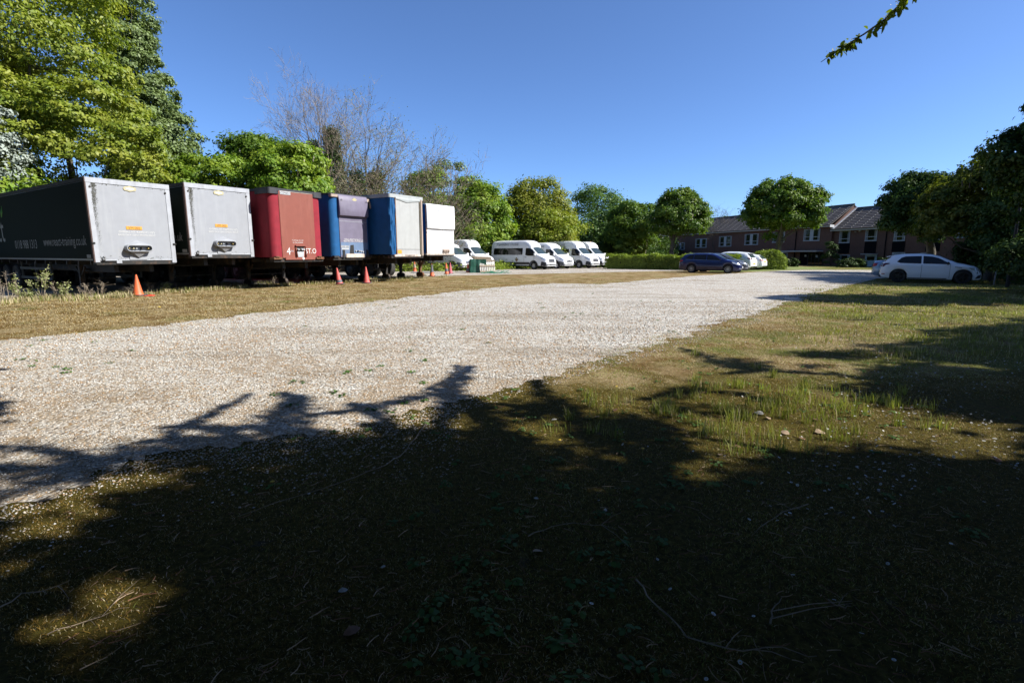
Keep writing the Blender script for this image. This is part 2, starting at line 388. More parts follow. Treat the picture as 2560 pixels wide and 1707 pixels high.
# stones strayed over the edges of the drive
x, y, rg = ground_samples(420000, 12, 1.6, 14, .85, 1.1)
px, py = pixv(x, y); pr = np.zeros(len(x))
for (ox, oy, p_) in ((100,150,.05),(70,110,.12),(45,72,.25),(28,42,.45),(14,20,.7)): pr = np.where(inside([(p[0]+ox, p[1]+oy) for p in DRIVE], px, py), p_, pr)
pr *= np.where(px < 1150, 1, .6); pr = np.where(px < 1150, pr, np.where(inside([(p[0]+24, p[1]+20) for p in DRIVE], px, py), pr, 0))
k = ~inside(DRIVE, px, py) & (rg.random(len(x)) < pr*(.75+.9*vnoise(x, y, 2.6, 31)))
x, y = x[k], y[k]
stones('strayed_stones', x, y, rg.uniform(.004, .012, len(x))*np.clip(y/5, .8, 1.3), rg, [M['stone_a'], M['stone_b'], M['stone_b'], M['stone_c'], M['stone_d']], 'stones strayed from the gravel into the mossy edge', 0.0)

# grass blades ---------------------------------------------------------------------------------
def blades(name, x, y, h, rng, mats, mi, label, wid=.0025, lean=.5, z0=0.0):
    n = len(x); a = rng.uniform(0, 6.28, n); l = rng.uniform(.1, 1, n)*lean*h; b = a+rng.normal(1.57, .5, n)
    w = wid*rng.uniform(.6, 1.5, n)*np.clip(y/4, .8, 4)
    dx, dy = np.cos(b)*w, np.sin(b)*w; lx, ly = np.cos(a)*l, np.sin(a)*l
    z = np.zeros(n)+z0
    V = np.stack([np.stack([x-dx, y-dy, z], 1), np.stack([x+dx, y+dy, z], 1),
                  np.stack([x+dx*.7+lx*.35, y+dy*.7+ly*.35, z+h*.6], 1), np.stack([x-dx*.7+lx*.35, y-dy*.7+ly*.35, z+h*.6], 1),
                  np.stack([x+lx+dx*.1, y+ly+dy*.1, z+h*.95], 1), np.stack([x+lx-dx*.1, y+ly-dy*.1, z+h*.95], 1)], 1).reshape(-1,3)
    T = np.array([(0,1,2,3),(3,2,4,5)]); F = (np.arange(n)[:,None,None]*6+T[None]).reshape(-1,4)
    return tag(np_mesh(name, V, F, mats, mi=np.repeat(mi, 2)), label, 'grass', kind='stuff')
M['blade_straw'] = leafmat('blade_straw', (.26,.20,.10), (.50,.42,.25), trans=.2)
M['blade_green'] = leafmat('blade_green', (.10,.12,.02), (.26,.28,.07), trans=.35)
M['blade_moss'] = leafmat('blade_moss', (.11,.065,.010), (.26,.16,.03), trans=.2)
x, y, rg = ground_samples(620000, 21, 1.4, 30, .72, 1.1)
px, py = pixv(x, y); deep = inside([(p[0]-12, p[1]-14) for p in DRIVE], px, py) & inside([(p[0]+5, p[1]+12) for p in DRIVE], px, py); ind = inside(DRIVE, px, py)
k = (~ind | (~deep & (rg.random(len(x)) < .6) & (vnoise(x, y, 4, 44) > -.15))) & ~inside(LOT, px, py) & (vnoise(x, y, 3, 6)+rg.normal(0, .25, len(x)) > -.35)
x, y = x[k], y[k]; g = vnoise(x, y, 1.2, 7)+.05*(x-.75*y)
mi = np.where(g+rg.normal(0, .35, len(x))-.35*(y < 6) > .28, 1, np.where(rg.random(len(x)) < np.where(y < 6, .3, .6), 0, 2))
h = rg.uniform(.004, .018, len(x))*np.where(mi == 1, 1.5, 1)*np.clip(y/7, .6, 2.2)
blades('grass', x, y, h, rg, [M['blade_straw'], M['blade_green'], M['blade_moss']], mi, 'short dry grass and moss over the open ground', lean=2.6, wid=.0016)
# taller green tufts on the right verge and by the trailers
def tufts(name, spots, label, hh=(.12,.28), nb=60, seed=1, mats=('blade_green','blade_straw'), p=.85):
    rng = np.random.default_rng(seed); X = []; Y = []; H = []
    for (sx_, sy_, sr) in spots:
        n = nb; X.append(sx_+rng.normal(0, sr, n)); Y.append(sy_+rng.normal(0, sr, n)); H.append(rng.uniform(hh[0], hh[1], n))
    X, Y, H = map(np.concatenate, (X, Y, H)); mi = (rng.random(len(X)) > p).astype(int)
    return blades(name, X, Y, H, rng, [M[k] for k in mats], mi, label, .0022, .55)
rr = random.Random(5); sp = []
for i in range(80):
    q = G(rr.gauss(1930, 150), rr.gauss(1030, 45)); sp.append((q.x, q.y, rr.uniform(.02, .08)))
for i in range(16):
    q = G(rr.gauss(1560, 110), rr.gauss(990, 35)); sp.append((q.x, q.y, rr.uniform(.02, .07)))
tufts('tall_grass', sp, 'tall green grass tufts rising among leaves on the right verge', (.04,.15), 34, 3)
sp = []
for i in range(150):
    q = G(rr.uniform(2000, 2560), rr.uniform(712, 900)); sp.append((q.x, q.y, rr.uniform(.05, .2)))
tufts('verge_grass', sp, 'green and straw grass standing along the shaded right edge', (.03,.12), 30, 4, p=.5)
sp = []
for i in range(200):
    X_ = rr.uniform(0, 1120); q = G(X_, np.interp(X_, [0,240,600,954,1120],[752,741,713,696,690])+rr.uniform(-3,9)); sp.append((q.x, q.y, rr.uniform(.05, .2)))
tufts('edge_grass', sp, 'straw coloured grass along the edge below the trailers', (.05,.2), 30, 6, p=.35)

# daisies, clover, litter leaves, twigs ---------------------------------------------------------
M['petal'] = plain('petal', (.50,.52,.54), .6, var=.05); M['pollen'] = plain('pollen', (.7,.45,.03), .7)
def daisies(name, n, seed, mask, label):
    rng = np.random.default_rng(seed); y = 1.5*(14/1.5)**rng.random(n*6); x = y*rng.uniform(-.2, 1.05, n*6)
    px, py = pixv(x, y); k = mask(px, py, x, y, rng); x, y = x[k][:n], y[k][:n]; n = len(x)
    r = rng.uniform(.006, .0095, n); h = rng.uniform(.02, .05, n); tx, ty = rng.normal(0, .35, n), rng.normal(-.1, .35, n)
    V = []; K = 9; ang = np.arange(K)*2*math.pi/K
    for rad, dz in ((.35, .0), (1.0, .12)):
        for a in ang:
            ox, oy = np.cos(a)*r*rad, np.sin(a)*r*rad; V.append(np.stack([x+ox, y+oy, h+dz*r+tx*ox+ty*oy], 1))
    V = np.stack(V, 1); F = [(i, (i+1) % K, K+(i+1) % K, K+i) for i in range(K)]
    Fp = (np.arange(n)[:,None,None]*(2*K)+np.array(F)[None]).reshape(-1,4)
    C = []
    for a in (0, 1.57, 3.14, 4.71):
        ox, oy = np.cos(a)*r*.36, np.sin(a)*r*.36; C.append(np.stack([x+ox, y+oy, h+.001+tx*ox+ty*oy], 1))
    C = np.stack(C, 1).reshape(-1,3); Fc = np.arange(n*4).reshape(-1,4)+n*2*K
    o = np_mesh(name, np.concatenate([V.reshape(-1,3), C]), np.concatenate([Fp, Fc]), [M['petal'], M['pollen']], mi=np.concatenate([np.zeros(len(Fp)), np.ones(len(Fc))]))
    return tag(o, label, 'daisies', kind='stuff')
def dm(px, py, x, y, r):
    a = (px > 2050+r.normal(0, 110, len(px))) & (py > 800) & (py < 1330) & (vnoise(x, y, 2.4, 9) > -.15)
    b = (px > 1450) & (py > 990) & (r.random(len(px)) < .018)
    c = (px > 1900) & (py > 795) & (py < 880) & (r.random(len(px)) < .9)
    return a | b | c
daisies('daisies', 1000, 31, dm, 'white daisies scattered through the shaded grass on the right')

def litter_leaf(name, p, s, mat, label, cat, group, rng):
    b = MB(); n = 8; pts = []
    for i in range(n+1):
        t = i/n; wd = math.sin(math.pi*t)**.8*.38*s; curl = .08*s*math.sin(t*3.1)*rng.uniform(.4, 1)
        pts.append(((t-.5)*s, wd, curl+wd*.3, -wd, curl-wd*.1))
    for q in pts: b.v += [(q[0], q[1], q[2]), (q[0], 0, q[2]*.7), (q[0], q[3], q[4])]
    for i in range(n):
        for j in (0, 1): b.f.append((3*i+j, 3*i+j+1, 3*i+j+4, 3*i+j+3)); b.m.append(0)
    o = b.build(name, mat, sm=60); o.location = (p.x, p.y, .012); o.rotation_euler = (rng.uniform(-.2,.2), rng.uniform(-.2,.2), rng.uniform(0, 6.28))
    return tag(o, label, cat, group)
M['litter_tan'] = plain('litter_tan', (.34,.24,.15), .8, var=.25, scale=30); M['litter_brown'] = plain('litter_brown', (.18,.08,.04), .8, var=.3, scale=30)
M['litter_white'] = plain('litter_white', (.40,.38,.34), .8, var=.2, scale=30); M['litter_yellow'] = plain('litter_yellow', (.6,.42,.03), .7, var=.2, scale=30)
rr = random.Random(77)
LL = [(1897,1036,.14,'litter_white','pale curled dead leaf lying in the tall green grass'),(1920,1048,.10,'litter_tan','tan dead leaf next to the pale curled one in the tall grass'),
 (1962,1085,.12,'litter_tan','crumpled tan leaf in front of the tall green tufts'),(2040,1052,.09,'litter_brown','russet dead leaf right of the tall green tufts'),
 (2005,1100,.09,'litter_brown','small russet leaf below the tall green tufts'),(1845,1120,.09,'litter_brown','dark red leaf left of the crumpled tan leaf'),
 (2050,1084,.15,'litter_tan','long tan leaf lying flat right of the tufts'),(2490,1152,.13,'litter_brown','large brown leaf near the right edge among daisies'),
 (1752,996,.08,'litter_tan','light leaf at the lit edge left of the tufts'),(1385,1052,.09,'litter_white','pale leaf on the moss below the gravel edge'),
 (1493,1045,.08,'litter_tan','tan leaf standing up on the sunlit moss'),(1538,1028,.1,'litter_brown','brown leaf in a shadow on the sunlit moss'),
 (1800,1140,.07,'litter_tan','thin tan leaf on the shadow border of the verge'),(880,1584,.11,'litter_brown','reddish brown leaf in the deep foreground shade'),
 (858,1482,.07,'litter_white','whitish forked leaf in the deep foreground shade'),(958,1422,.04,'litter_white','tiny pale petal like leaf in the foreground shade'),
 (1344,1383,.09,'litter_tan','short bark piece of tan colour in the foreground shade'),(1340,1250,.05,'litter_white','pale scrap of leaf below the lit moss spots'),
 (60,735,.12,'litter_tan','dry leaf by the weeds at the far left')]
for q in LL: litter_leaf('fallen_leaf', G(q[0], q[1]), q[2]*.62, M[q[3]], q[4], 'leaf', 'fallen leaves on the ground', rr)
DD = [(1541,973,'yellow dandelion on the sunlit verge just below the gravel'),(1399,1109,'yellow dandelion on the moss by the central shadow'),
      (1606,1131,'larger yellow dandelion head on the moss right of centre'),(682,1215,'yellow dandelion in the shade left of centre'),
      (1228,1068,'small yellow dandelion beside the long fallen twig'),(399,771,'yellow dandelion in the dry strip below the grey trailers')]
for (a_, b_, l_) in DD:
    p = G(a_, b_); s = max(.014, .0022*p.length); m = MB()
    m.lathe([(.0001, s*.55), (s*.6, s*.5), (s, s*.2), (s*.5, 0), (.0001, -.002)], 10)
    o = empty('dandelion', (p.x, p.y, 0), 0, l_, 'flower', 'dandelions in the grass')
    m.build('flower_head', M['litter_yellow'], o, (0, 0, .03), sm=40); t = MB(); t.tube([(0,0,0),(.002,0,.03)], .0015, 5); t.build('stem', M['blade_green'], o)

def twig(name, pts, r, label, rng, side=2):
    P = [G(*p) for p in pts]; P = [Vector((p.x, p.y, .012+rng.uniform(0, .02))) for p in P]
    Q = [P[0]]
    for i in range(len(P)-1):
        for t in (.33, .66, 1):
            c = P[i].lerp(P[i+1], t); Q.append(c+Vector((rng.uniform(-1,1)*.012, rng.uniform(-1,1)*.012, rng.uniform(-.004,.006))))
    b = MB(); n = len(Q); r *= .6; b.tube(Q, [r*(1-.75*i/(n-1)) for i in range(n)], 6)
    for k in range(side):
        i = rng.randint(1, n-2); d = (Q[i+1]-Q[i]).normalized(); e = Q[i]+Vector((d.x-d.y*rng.choice((-1,1))*.9, d.y+d.x*rng.choice((-1,1))*.9, .1))*rng.uniform(.08, .3)
        b.tube([Q[i], Q[i].lerp(e, .5)+Vector((0,0,.01)), e], [r*.5, r*.4, r*.15], 5)
    return tag(b.build(name, M['twig'], sm=60), label, 'twig', 'fallen twigs on the ground')
M['twig'] = plain('twig', (.26,.20,.14), .8, var=.35, scale=25)
rr = random.Random(9)
twig('fallen_twig', [(1076,1055),(1040,1100),(1000,1145),(950,1180),(860,1210),(700,1262),(600,1300)], .007, 'long pale dead stem running from the lit moss into the shade', rr)
twig('fallen_twig', [(1590,1462),(1640,1530),(1720,1600),(1850,1643),(1960,1628),(2050,1660)], .007, 'long curved dark twig in the deep shade at the bottom right', rr)
twig('fallen_twig', [(1925,1565),(1925,1540),(1950,1505)], .007, 'short forked whitish twig right of the long curved twig', rr)
twig('fallen_twig', [(1320,1347),(1380,1325),(1450,1316),(1540,1330)], .004, 'thin crooked twig in the shade below the lit spots', rr)
twig('fallen_twig', [(2070,1505),(2095,1520),(2130,1525)], .005, 'small pale twig in the bottom right shade', rr, 1)
twig('fallen_twig', [(-20,1540),(60,1490),(180,1470)], .007, 'grey twig beside the sunlit patch at the lower left', rr)
twig('fallen_twig', [(120,1600),(220,1560),(330,1520)], .004, 'reddish twig across the sunlit patch at the lower left', rr)
twig('fallen_twig', [(0,1250),(120,1225),(260,1200)], .005, 'thin brown twig on stones at the left shadow border', rr)
twig('fallen_twig', [(410,1178),(470,1160),(590,1150)], .006, 'dark twig lying on the gravel edge in half shade', rr)
twig('fallen_twig', [(2020,1270),(1960,1290),(1900,1330)], .005, 'dull forked twig in the shade under the daisies', rr)
twig('fallen_twig', [(155,856),(190,854),(228,851)], .012, 'dark stick at the far border of the gravel on the left', rr, 1)

# low leafy rosettes, dry stems and small weeds on the gravel ---------------------------------------
def rosettes(name, pts, s0, mat, label, cat, seed):
    rng = np.random.default_rng(seed); C = []; Nn = []; S = []
    for (x, y) in pts:
        k = rng.integers(7, 16); a = rng.uniform(0, 6.28, k); r = s0*rng.uniform(.4, 2.2, k)
        C.append(np.stack([x+np.cos(a)*r, y+np.sin(a)*r, rng.uniform(.008, .03, k)], 1)); Nn.append(np.stack([np.cos(a)*.3, np.sin(a)*.3, np.ones(k)], 1)+rng.normal(0, .15, (k,3))); S.append(s0*rng.uniform(.8, 1.5, k))
    C, Nn, S = map(np.concatenate, (C, Nn, S)); n = len(C); Nn /= np.linalg.norm(Nn, axis=1, keepdims=True); t = rng.normal(size=(n,3)); t -= (t*Nn).sum(1, keepdims=True)*Nn; t /= np.linalg.norm(t, axis=1, keepdims=True); b_ = np.cross(Nn, t)
    V = np.stack([C+(t*math.cos(j*math.pi/3)+b_*math.sin(j*math.pi/3)*.8)*S[:,None]*.5 for j in range(6)], 1).reshape(-1,3)
    return tag(np_mesh(name, V, np.arange(n*6).reshape(-1,6), mat), label, cat, kind='stuff')
rng_ = np.random.default_rng(41); y_ = 1.4*(9/1.4)**rng_.random(420); x_ = y_*rng_.uniform(-.6, 1.0, 420); px_, py_ = pixv(x_, y_)
k_ = ~inside(DRIVE, px_, py_) & (vnoise(x_, y_, 2, 5) > -.1); M['clover'] = leafmat('clover', (.03,.075,.015), (.09,.16,.04), trans=.2)
rosettes('clover', list(zip(x_[k_], y_[k_])), .022, M['clover'], 'small clover and rosette leaves low in the shaded moss', 'clover', 3)
y_ = 4.5*(22/4.5)**rng_.random(260); x_ = y_*rng_.uniform(-1, .6, 260); px_, py_ = pixv(x_, y_); k_ = inside(DRIVE, px_, py_) & (vnoise(x_, y_, 1.1, 15) > .12)
rosettes('gravel_weeds', list(zip(x_[k_], y_[k_])), .03, M['clover'], 'tiny green weeds growing up through the gravel', 'weeds', 4)
def stems(n, seed):
    rng = np.random.default_rng(seed); y = 1.4*(10/1.4)**rng.random(n); x = y*rng.uniform(-.95, 1.0, n); px, py = pixv(x, y); k = ~inside(DRIVE, px, py); x, y = x[k], y[k]; n = len(x)
    a = rng.uniform(0, 6.28, n); L = rng.uniform(.02, .09, n); w = rng.uniform(.0004, .0010, n); bend = rng.normal(0, .35, n); z = rng.uniform(.012, .035, n); V = []
    for t in (0, .33, .66, 1):
        aa = a+bend*t; cx = x+np.cos(aa)*L*t; cy = y+np.sin(aa)*L*t; nx, ny = -np.sin(aa)*w, np.cos(aa)*w; V += [np.stack([cx+nx, cy+ny, z+.004*t], 1), np.stack([cx-nx, cy-ny, z+.006*t+.002], 1)]
    V = np.stack(V, 1).reshape(-1,3); F = (np.arange(n)[:,None,None]*8+np.array([(0,1,3,2),(2,3,5,4),(4,5,7,6)])[None]).reshape(-1,4)
    return tag(np_mesh('dry_stems', V, F, [M['litter_tan'], M['litter_brown']], mi=np.repeat(rng.integers(0,2,n),3)), 'short bleached stems and straws littering the moss', 'straw', kind='stuff')
stems(2600, 8)
# ---------------------------------------------------------------- trees
def leaf_quads(C, Nn, S, rng, asp=.55, fold=.25):
    n = len(C); Nn = Nn/np.maximum(np.linalg.norm(Nn, axis=1, keepdims=True), 1e-6)
    t = rng.normal(size=(n,3)); t -= (t*Nn).sum(1, keepdims=True)*Nn; t /= np.maximum(np.linalg.norm(t, axis=1, keepdims=True), 1e-6)
    b = np.cross(Nn, t); s = S[:,None]
    V = np.stack([C-t*s*.5, C+b*s*.5*asp+Nn*s*fold*.3, C+t*s*.5-Nn*s*fold*.25, C-b*s*.5*asp+Nn*s*fold*.3], 1).reshape(-1,3)
    return V, np.arange(n*4).reshape(-1,4)
def sphere_dirs(n, rng):
    d = rng.normal(size=(n,3)); return d/np.linalg.norm(d, axis=1, keepdims=True)
def lobed(center, radii, nleaf, rng, nl=26, lr=(.26,.42), sub=24, flat=.75, low=-.55, spread=.22, core=.5):
    """leaves gathered in clumps on lobes on an ellipsoid; returns centres and normals"""
    center = np.array(center, float); radii = np.array(radii, float); D = []
    while len(D) < nl:
        d = sphere_dirs(1, rng)[0]
        if d[2] > low and all(np.dot(d, e) < math.cos(2.0/math.sqrt(nl)) for e in D[-400:]) or rng.random() < .04: D.append(d)
    D = np.array(D); pos = center+D*radii*rng.uniform(.62, .86, (nl,1)); R_ = radii.mean()*rng.uniform(lr[0], lr[1], nl)
    # inner lobes so the middle is not hollow
    ni = max(3, nl//3); Di = sphere_dirs(ni, rng); pos = np.concatenate([pos, center+Di*radii*core*rng.uniform(.3, 1, (ni,1))]); D = np.concatenate([D, Di]); R_ = np.concatenate([R_, radii.mean()*rng.uniform(.3, .45, ni)])
    w = R_**2; w[nl:] *= .5; w /= w.sum(); L = len(R_)
    sd = sphere_dirs(L*sub, rng).reshape(L, sub, 3); sd[:,:,2] = np.abs(sd[:,:,2])*.8+sd[:,:,2]*.2
    sd += D[:,None]*.55; sd /= np.linalg.norm(sd, axis=2, keepdims=True)
    li = rng.choice(L, nleaf, p=w); si = rng.integers(0, sub, nleaf)
    rad_ = rng.uniform(.72, 1.02, (L, sub)); rad_ *= np.where(rng.random((L, sub)) < .09, 1.26, 1.0)
    d = sd[li, si]; c = pos[li]+d*R_[li][:,None]*(rad_[li, si][:,None]+rng.uniform(-.08, .05, (nleaf,1)))
    off = rng.normal(size=(nleaf,3))*R_[li][:,None]*spread; off[:,2] *= flat
    return c+off, d*.7+off/np.maximum(R_[li][:,None]*spread, .01)*.35+rng.normal(size=(nleaf,3))*.45+np.array([0,0,.35]), pos, R_
def limbs(mb, base, top, r, targets, rng, n=8):
    """trunk with limbs reaching towards lobe centres"""
    base = Vector(base); top = Vector(top); k = 7; P = [base.lerp(top, i/k)+Vector((rng.uniform(-1,1), rng.uniform(-1,1), 0))*r*.5*(0 < i) for i in range(k+1)]
    mb.tube([base-Vector((0,0,.1))]+P, [r*1.5]+[r*(1.2-.75*i/k) for i in range(k+1)], n)
    for i, t in enumerate(targets):
        t = Vector(t); s = P[min(k, 2+int((k-2)*rng.random()))]; mid = s.lerp(t, .5)+Vector((0,0,-.08*(t-s).length)); rr_ = r*rng.uniform(.22, .42)
        mb.tube([s, s.lerp(mid, .5)+Vector((rng.uniform(-1,1), rng.uniform(-1,1), rng.uniform(-.5,.5)))*.1*rr_*8, mid, mid.lerp(t, .5)+Vector((0,0,.03*(t-s).length)), t], [rr_, rr_*.85, rr_*.65, rr_*.4, rr_*.15], 5)
def tree(label, mat, cx, cy, top, bottom, rx, nleaf, ls, seed, ry=None, base=None, tr=.22, nl=26, lr=(.26,.42), group=None, name='tree', cat='tree', bark='bark', extra=None, sub=24, spread=.22, keep=None, stems=1, flat=.75):
    rng = np.random.default_rng(seed); rp = random.Random(seed); ry = ry or rx
    cz = (top+bottom)/2; rz = (top-bottom)/2; bx, by = base or (cx, cy)
    root = empty(name, (bx, by, 0), 0, label, cat, group)
    C, Nn, pos, R_ = lobed((cx-bx, cy-by, cz), (rx, ry, rz), nleaf, rng, nl, lr, sub, spread=spread, flat=flat)
    k = C[:,2] > .05
    if keep is not None: k &= keep(C[:,0]+bx, C[:,1]+by, C[:,2])
    C, Nn = C[k], Nn[k]
    V, F = leaf_quads(C, Nn, ls*rng.uniform(.65, 1.3, len(C)), rng); mi = np.zeros(len(F))
    mats = [M[mat]]
    if extra:
        mats.append(M[extra[0]]); n2 = extra[1]
        d = sphere_dirs(n2, rng); d[:,2] = np.abs(d[:,2])*.9-.15; q = rng.integers(0, len(R_), n2)
        c2 = pos[q]+d*R_[q][:,None]*1.08; V2 = []; 
        # upright candles: two crossed quads each
        h = ls*.75; w_ = ls*.2
        for (ax, ay) in ((1,0),(0,1)):
            V2.append(np.stack([c2+np.array((-ax*w_,-ay*w_,0)), c2+np.array((ax*w_,ay*w_,0)), c2+np.array((ax*w_*.25,ay*w_*.25,h)), c2+np.array((-ax*w_*.25,-ay*w_*.25,h))], 1).reshape(-1,3))
        V2 = np.concatenate(V2); F2 = np.arange(len(V2)).reshape(-1,4)+len(V); V = np.concatenate([V, V2]); F = np.concatenate([F, F2]); mi = np.concatenate([mi, np.ones(len(F2))])
    np_mesh('crown', V, F, mats, root, mi=mi)
    mb = MB(); tg = [pos[i] for i in rp.sample(range(len(pos)), min(len(pos), 14))]
    for s in range(stems):
        ox = (s-(stems-1)/2)*tr*4; limbs(mb, (ox, 0, 0), ((cx-bx)*.6+ox*2.2, (cy-by)*.6, bottom+(top-bottom)*.62), tr/(1 if stems == 1 else 1.5), tg[s::stems], rp)
    mb.build('trunk', M[bark], root, sm=60)
    return root
def ptree(label, mat, x0, x1, y0, y1, Y, nleaf, ls, seed, **kw):
    """crown given by its outline in the photograph (2560 px) and its distance"""
    a = at(x0, (y0+y1)/2, Y); b_ = at(x1, (y0+y1)/2, Y); t = at((x0+x1)/2, y0, Y).z; bt = at((x0+x1)/2, y1, Y).z
    bp = kw.pop('bpx', None); base = None
    if bp: q = at(bp, 640, Y); base = (q.x, Y)
    return tree(label, mat, (a.x+b_.x)/2, Y, t, bt, (b_.x-a.x)/2, nleaf, ls, seed, base=base, **kw)

GL = 'trees behind the parked trailers'; GM = 'trees behind the car park'
# left background ------------------------------------------------------------------------------
ptree('tall spreading yellow green maple filling the top left corner', 'leaf_maple', -640, 262, -330, 430, 33, 92000, .24, 101, ry=8, nl=60, lr=(.17,.27), sub=26, spread=.17, group=GL, tr=.5, bpx=120, flat=.45)
ptree('lower yellow green maple bough mass just above the first grey trailer', 'leaf_maple', -60, 412, 190, 590, 29.5, 52000, .20, 102, ry=3.5, nl=34, lr=(.2,.32), spread=.17, group=GL, tr=.25, flat=.45)
ptree('tall narrow grey green poplar rising to the top edge left of the open sky', 'leaf_poplar', 290, 497, 210, 620, 44, 42000, .26, 103, ry=4, nl=64, lr=(.15,.24), spread=.2, group=GL, tr=.4, bpx=345)
ptree('pointed upper part of the grey green poplars reaching out of the photo', 'leaf_poplar', 236, 362, -190, 270, 45, 20000, .24, 113, ry=3, nl=44, lr=(.16,.28), spread=.2, group=GL, tr=.3, bpx=315)
ptree('middle part of the grey green poplar group, stepping down to the right', 'leaf_poplar', 255, 440, 60, 420, 44.5, 26000, .25, 114, ry=3, nl=50, lr=(.15,.24), spread=.2, group=GL, tr=.3, bpx=330)
ptree('silvery white leaved tree at the far left edge', 'leaf_silver', -90, 62, 255, 560, 26, 7000, .17, 104, nl=22, lr=(.2,.34), group=GL, tr=.15, bark='bark_pale')
ptree('dark green low tree behind the left end of the first grey trailer', 'leaf_bright', -120, 190, 420, 640, 27, 16000, .20, 105, nl=24, group=GL, tr=.2)
ptree('small bright green tree just behind the second grey trailer', 'leaf_bright', 415, 625, 385, 560, 36, 14000, .22, 106, nl=26, lr=(.2,.32), group=GL, tr=.18)
ptree('deep green chestnut left of the pair above the red trailer', 'leaf_chestnut', 552, 745, 335, 580, 41, 18000, .27, 107, nl=28, group=GL, tr=.3, extra=('blossom', 90))
ptree('fuller green chestnut right of the pair above the red trailer', 'leaf_bright', 640, 830, 350, 600, 37, 20000, .25, 108, nl=28, group=GL, tr=.3, extra=('blossom', 60))
# behind the vans --------------------------------------------------------------------------------
ptree('bright lime tree partly hidden behind grey twigs above the white container trailer', 'leaf_bright', 1005, 1120, 410, 700, 55, 15000, .27, 120, nl=22, group=GM, tr=.2)
ptree('loose olive green tree with one raised tip right of the bare trees', 'leaf_poplar', 1065, 1195, 392, 700, 60, 14000, .27, 121, nl=24, lr=(.2,.34), spread=.3, group=GM, tr=.2)
ptree('bright green tree standing behind the leftmost pair of vans', 'leaf_bright', 1112, 1272, 436, 740, 56, 34000, .29, 122, nl=60, lr=(.22,.32), group=GM, tr=.3)
ptree('golden green tree behind the minibus row, rounded top', 'leaf_gold', 1248, 1436, 440, 745, 62, 36000, .30, 123, nl=70, lr=(.24,.34), group=GM, tr=.3)
ptree('second golden green crown low behind the four minibuses', 'leaf_maple', 1300, 1450, 520, 740, 58, 14000, .28, 124, nl=22, group=GM, tr=.2)
ptree('bluish dark green tree right of the golden tree', 'leaf_blue', 1414, 1590, 455, 740, 78, 32000, .33, 125, nl=60, lr=(.22,.32), spread=.27, group=GM, tr=.35)
ptree('dark green multi stemmed tree between the vans and the brick wing', 'leaf_chestnut', 1512, 1655, 504, 650, 67, 26000, .28, 126, nl=50, lr=(.2,.3), group=GM, tr=.2, bpx=1592, stems=3)
ptree('round chestnut with pale blossom candles beside the brick wing', 'leaf_chestnut', 1620, 1772, 472, 628, 60, 30000, .26, 127, nl=64, lr=(.2,.28), group=GM, tr=.25, bpx=1678, extra=('blossom', 420))
ptree('large round dark chestnut in front of the long brick roof', 'leaf_chestnut', 1860, 2052, 446, 608, 55, 38000, .27, 128, nl=72, lr=(.19,.27), group=GM, tr=.3, bpx=1949, extra=('blossom', 150))
ptree('low young tree on the ground behind the rightmost minibus', 'leaf_hedge', 1535, 1575, 600, 668, 64, 2500, .25, 129, nl=12, group=GM, tr=.08)
ptree('pale green shrub left of the stems of the dark multi stemmed tree', 'leaf_hedge', 1575, 1615, 590, 664, 66, 2500, .25, 130, nl=12, group=GM, tr=.08)
# right side -----------------------------------------------------------------------------------
GR = 'trees along the right edge'
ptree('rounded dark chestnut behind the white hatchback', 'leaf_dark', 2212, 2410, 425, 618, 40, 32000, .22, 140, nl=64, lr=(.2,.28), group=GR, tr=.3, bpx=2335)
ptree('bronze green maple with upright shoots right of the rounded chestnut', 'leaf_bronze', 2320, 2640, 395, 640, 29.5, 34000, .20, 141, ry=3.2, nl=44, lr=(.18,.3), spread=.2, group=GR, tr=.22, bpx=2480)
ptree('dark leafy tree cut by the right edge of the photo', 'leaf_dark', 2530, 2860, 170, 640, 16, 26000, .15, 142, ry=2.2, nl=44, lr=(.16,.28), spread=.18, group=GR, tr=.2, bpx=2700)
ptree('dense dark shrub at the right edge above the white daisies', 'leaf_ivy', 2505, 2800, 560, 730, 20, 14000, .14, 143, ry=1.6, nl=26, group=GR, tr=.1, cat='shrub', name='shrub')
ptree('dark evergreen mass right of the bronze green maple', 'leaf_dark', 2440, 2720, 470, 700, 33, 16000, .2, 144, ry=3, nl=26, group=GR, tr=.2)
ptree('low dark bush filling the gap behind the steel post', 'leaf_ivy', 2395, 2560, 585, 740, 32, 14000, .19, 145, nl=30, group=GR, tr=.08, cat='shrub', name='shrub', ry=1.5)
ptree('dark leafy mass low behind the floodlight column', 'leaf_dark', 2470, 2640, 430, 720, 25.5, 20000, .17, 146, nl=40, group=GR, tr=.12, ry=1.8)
# unseen trees added: right ones shade the hatchback, left ones block sky
for (lb, x_, y_, h_, r_, sd_) in [('tall shade tree added outside the frame right of the hatchback', 33, 24.5, 13, 4.2, 151),('tall shade tree added outside the frame beyond the right hand shrubs', 38, 32, 14, 5, 152),('shade tree added outside the frame nearer the right hand verge', 24.5, 15.5, 9, 2.6, 153),('tree added outside the frame to block sky left of the first trailer', -21.5, 11, 12, 4.3, 154),('tree added outside the frame to block sky at the far left behind the first trailer', -31, 20, 13, 5, 155)]:
    tree(lb, 'leaf_dark', x_, y_, h_, 1.5, r_, 16000, .34, sd_, nl=30, group=GR)
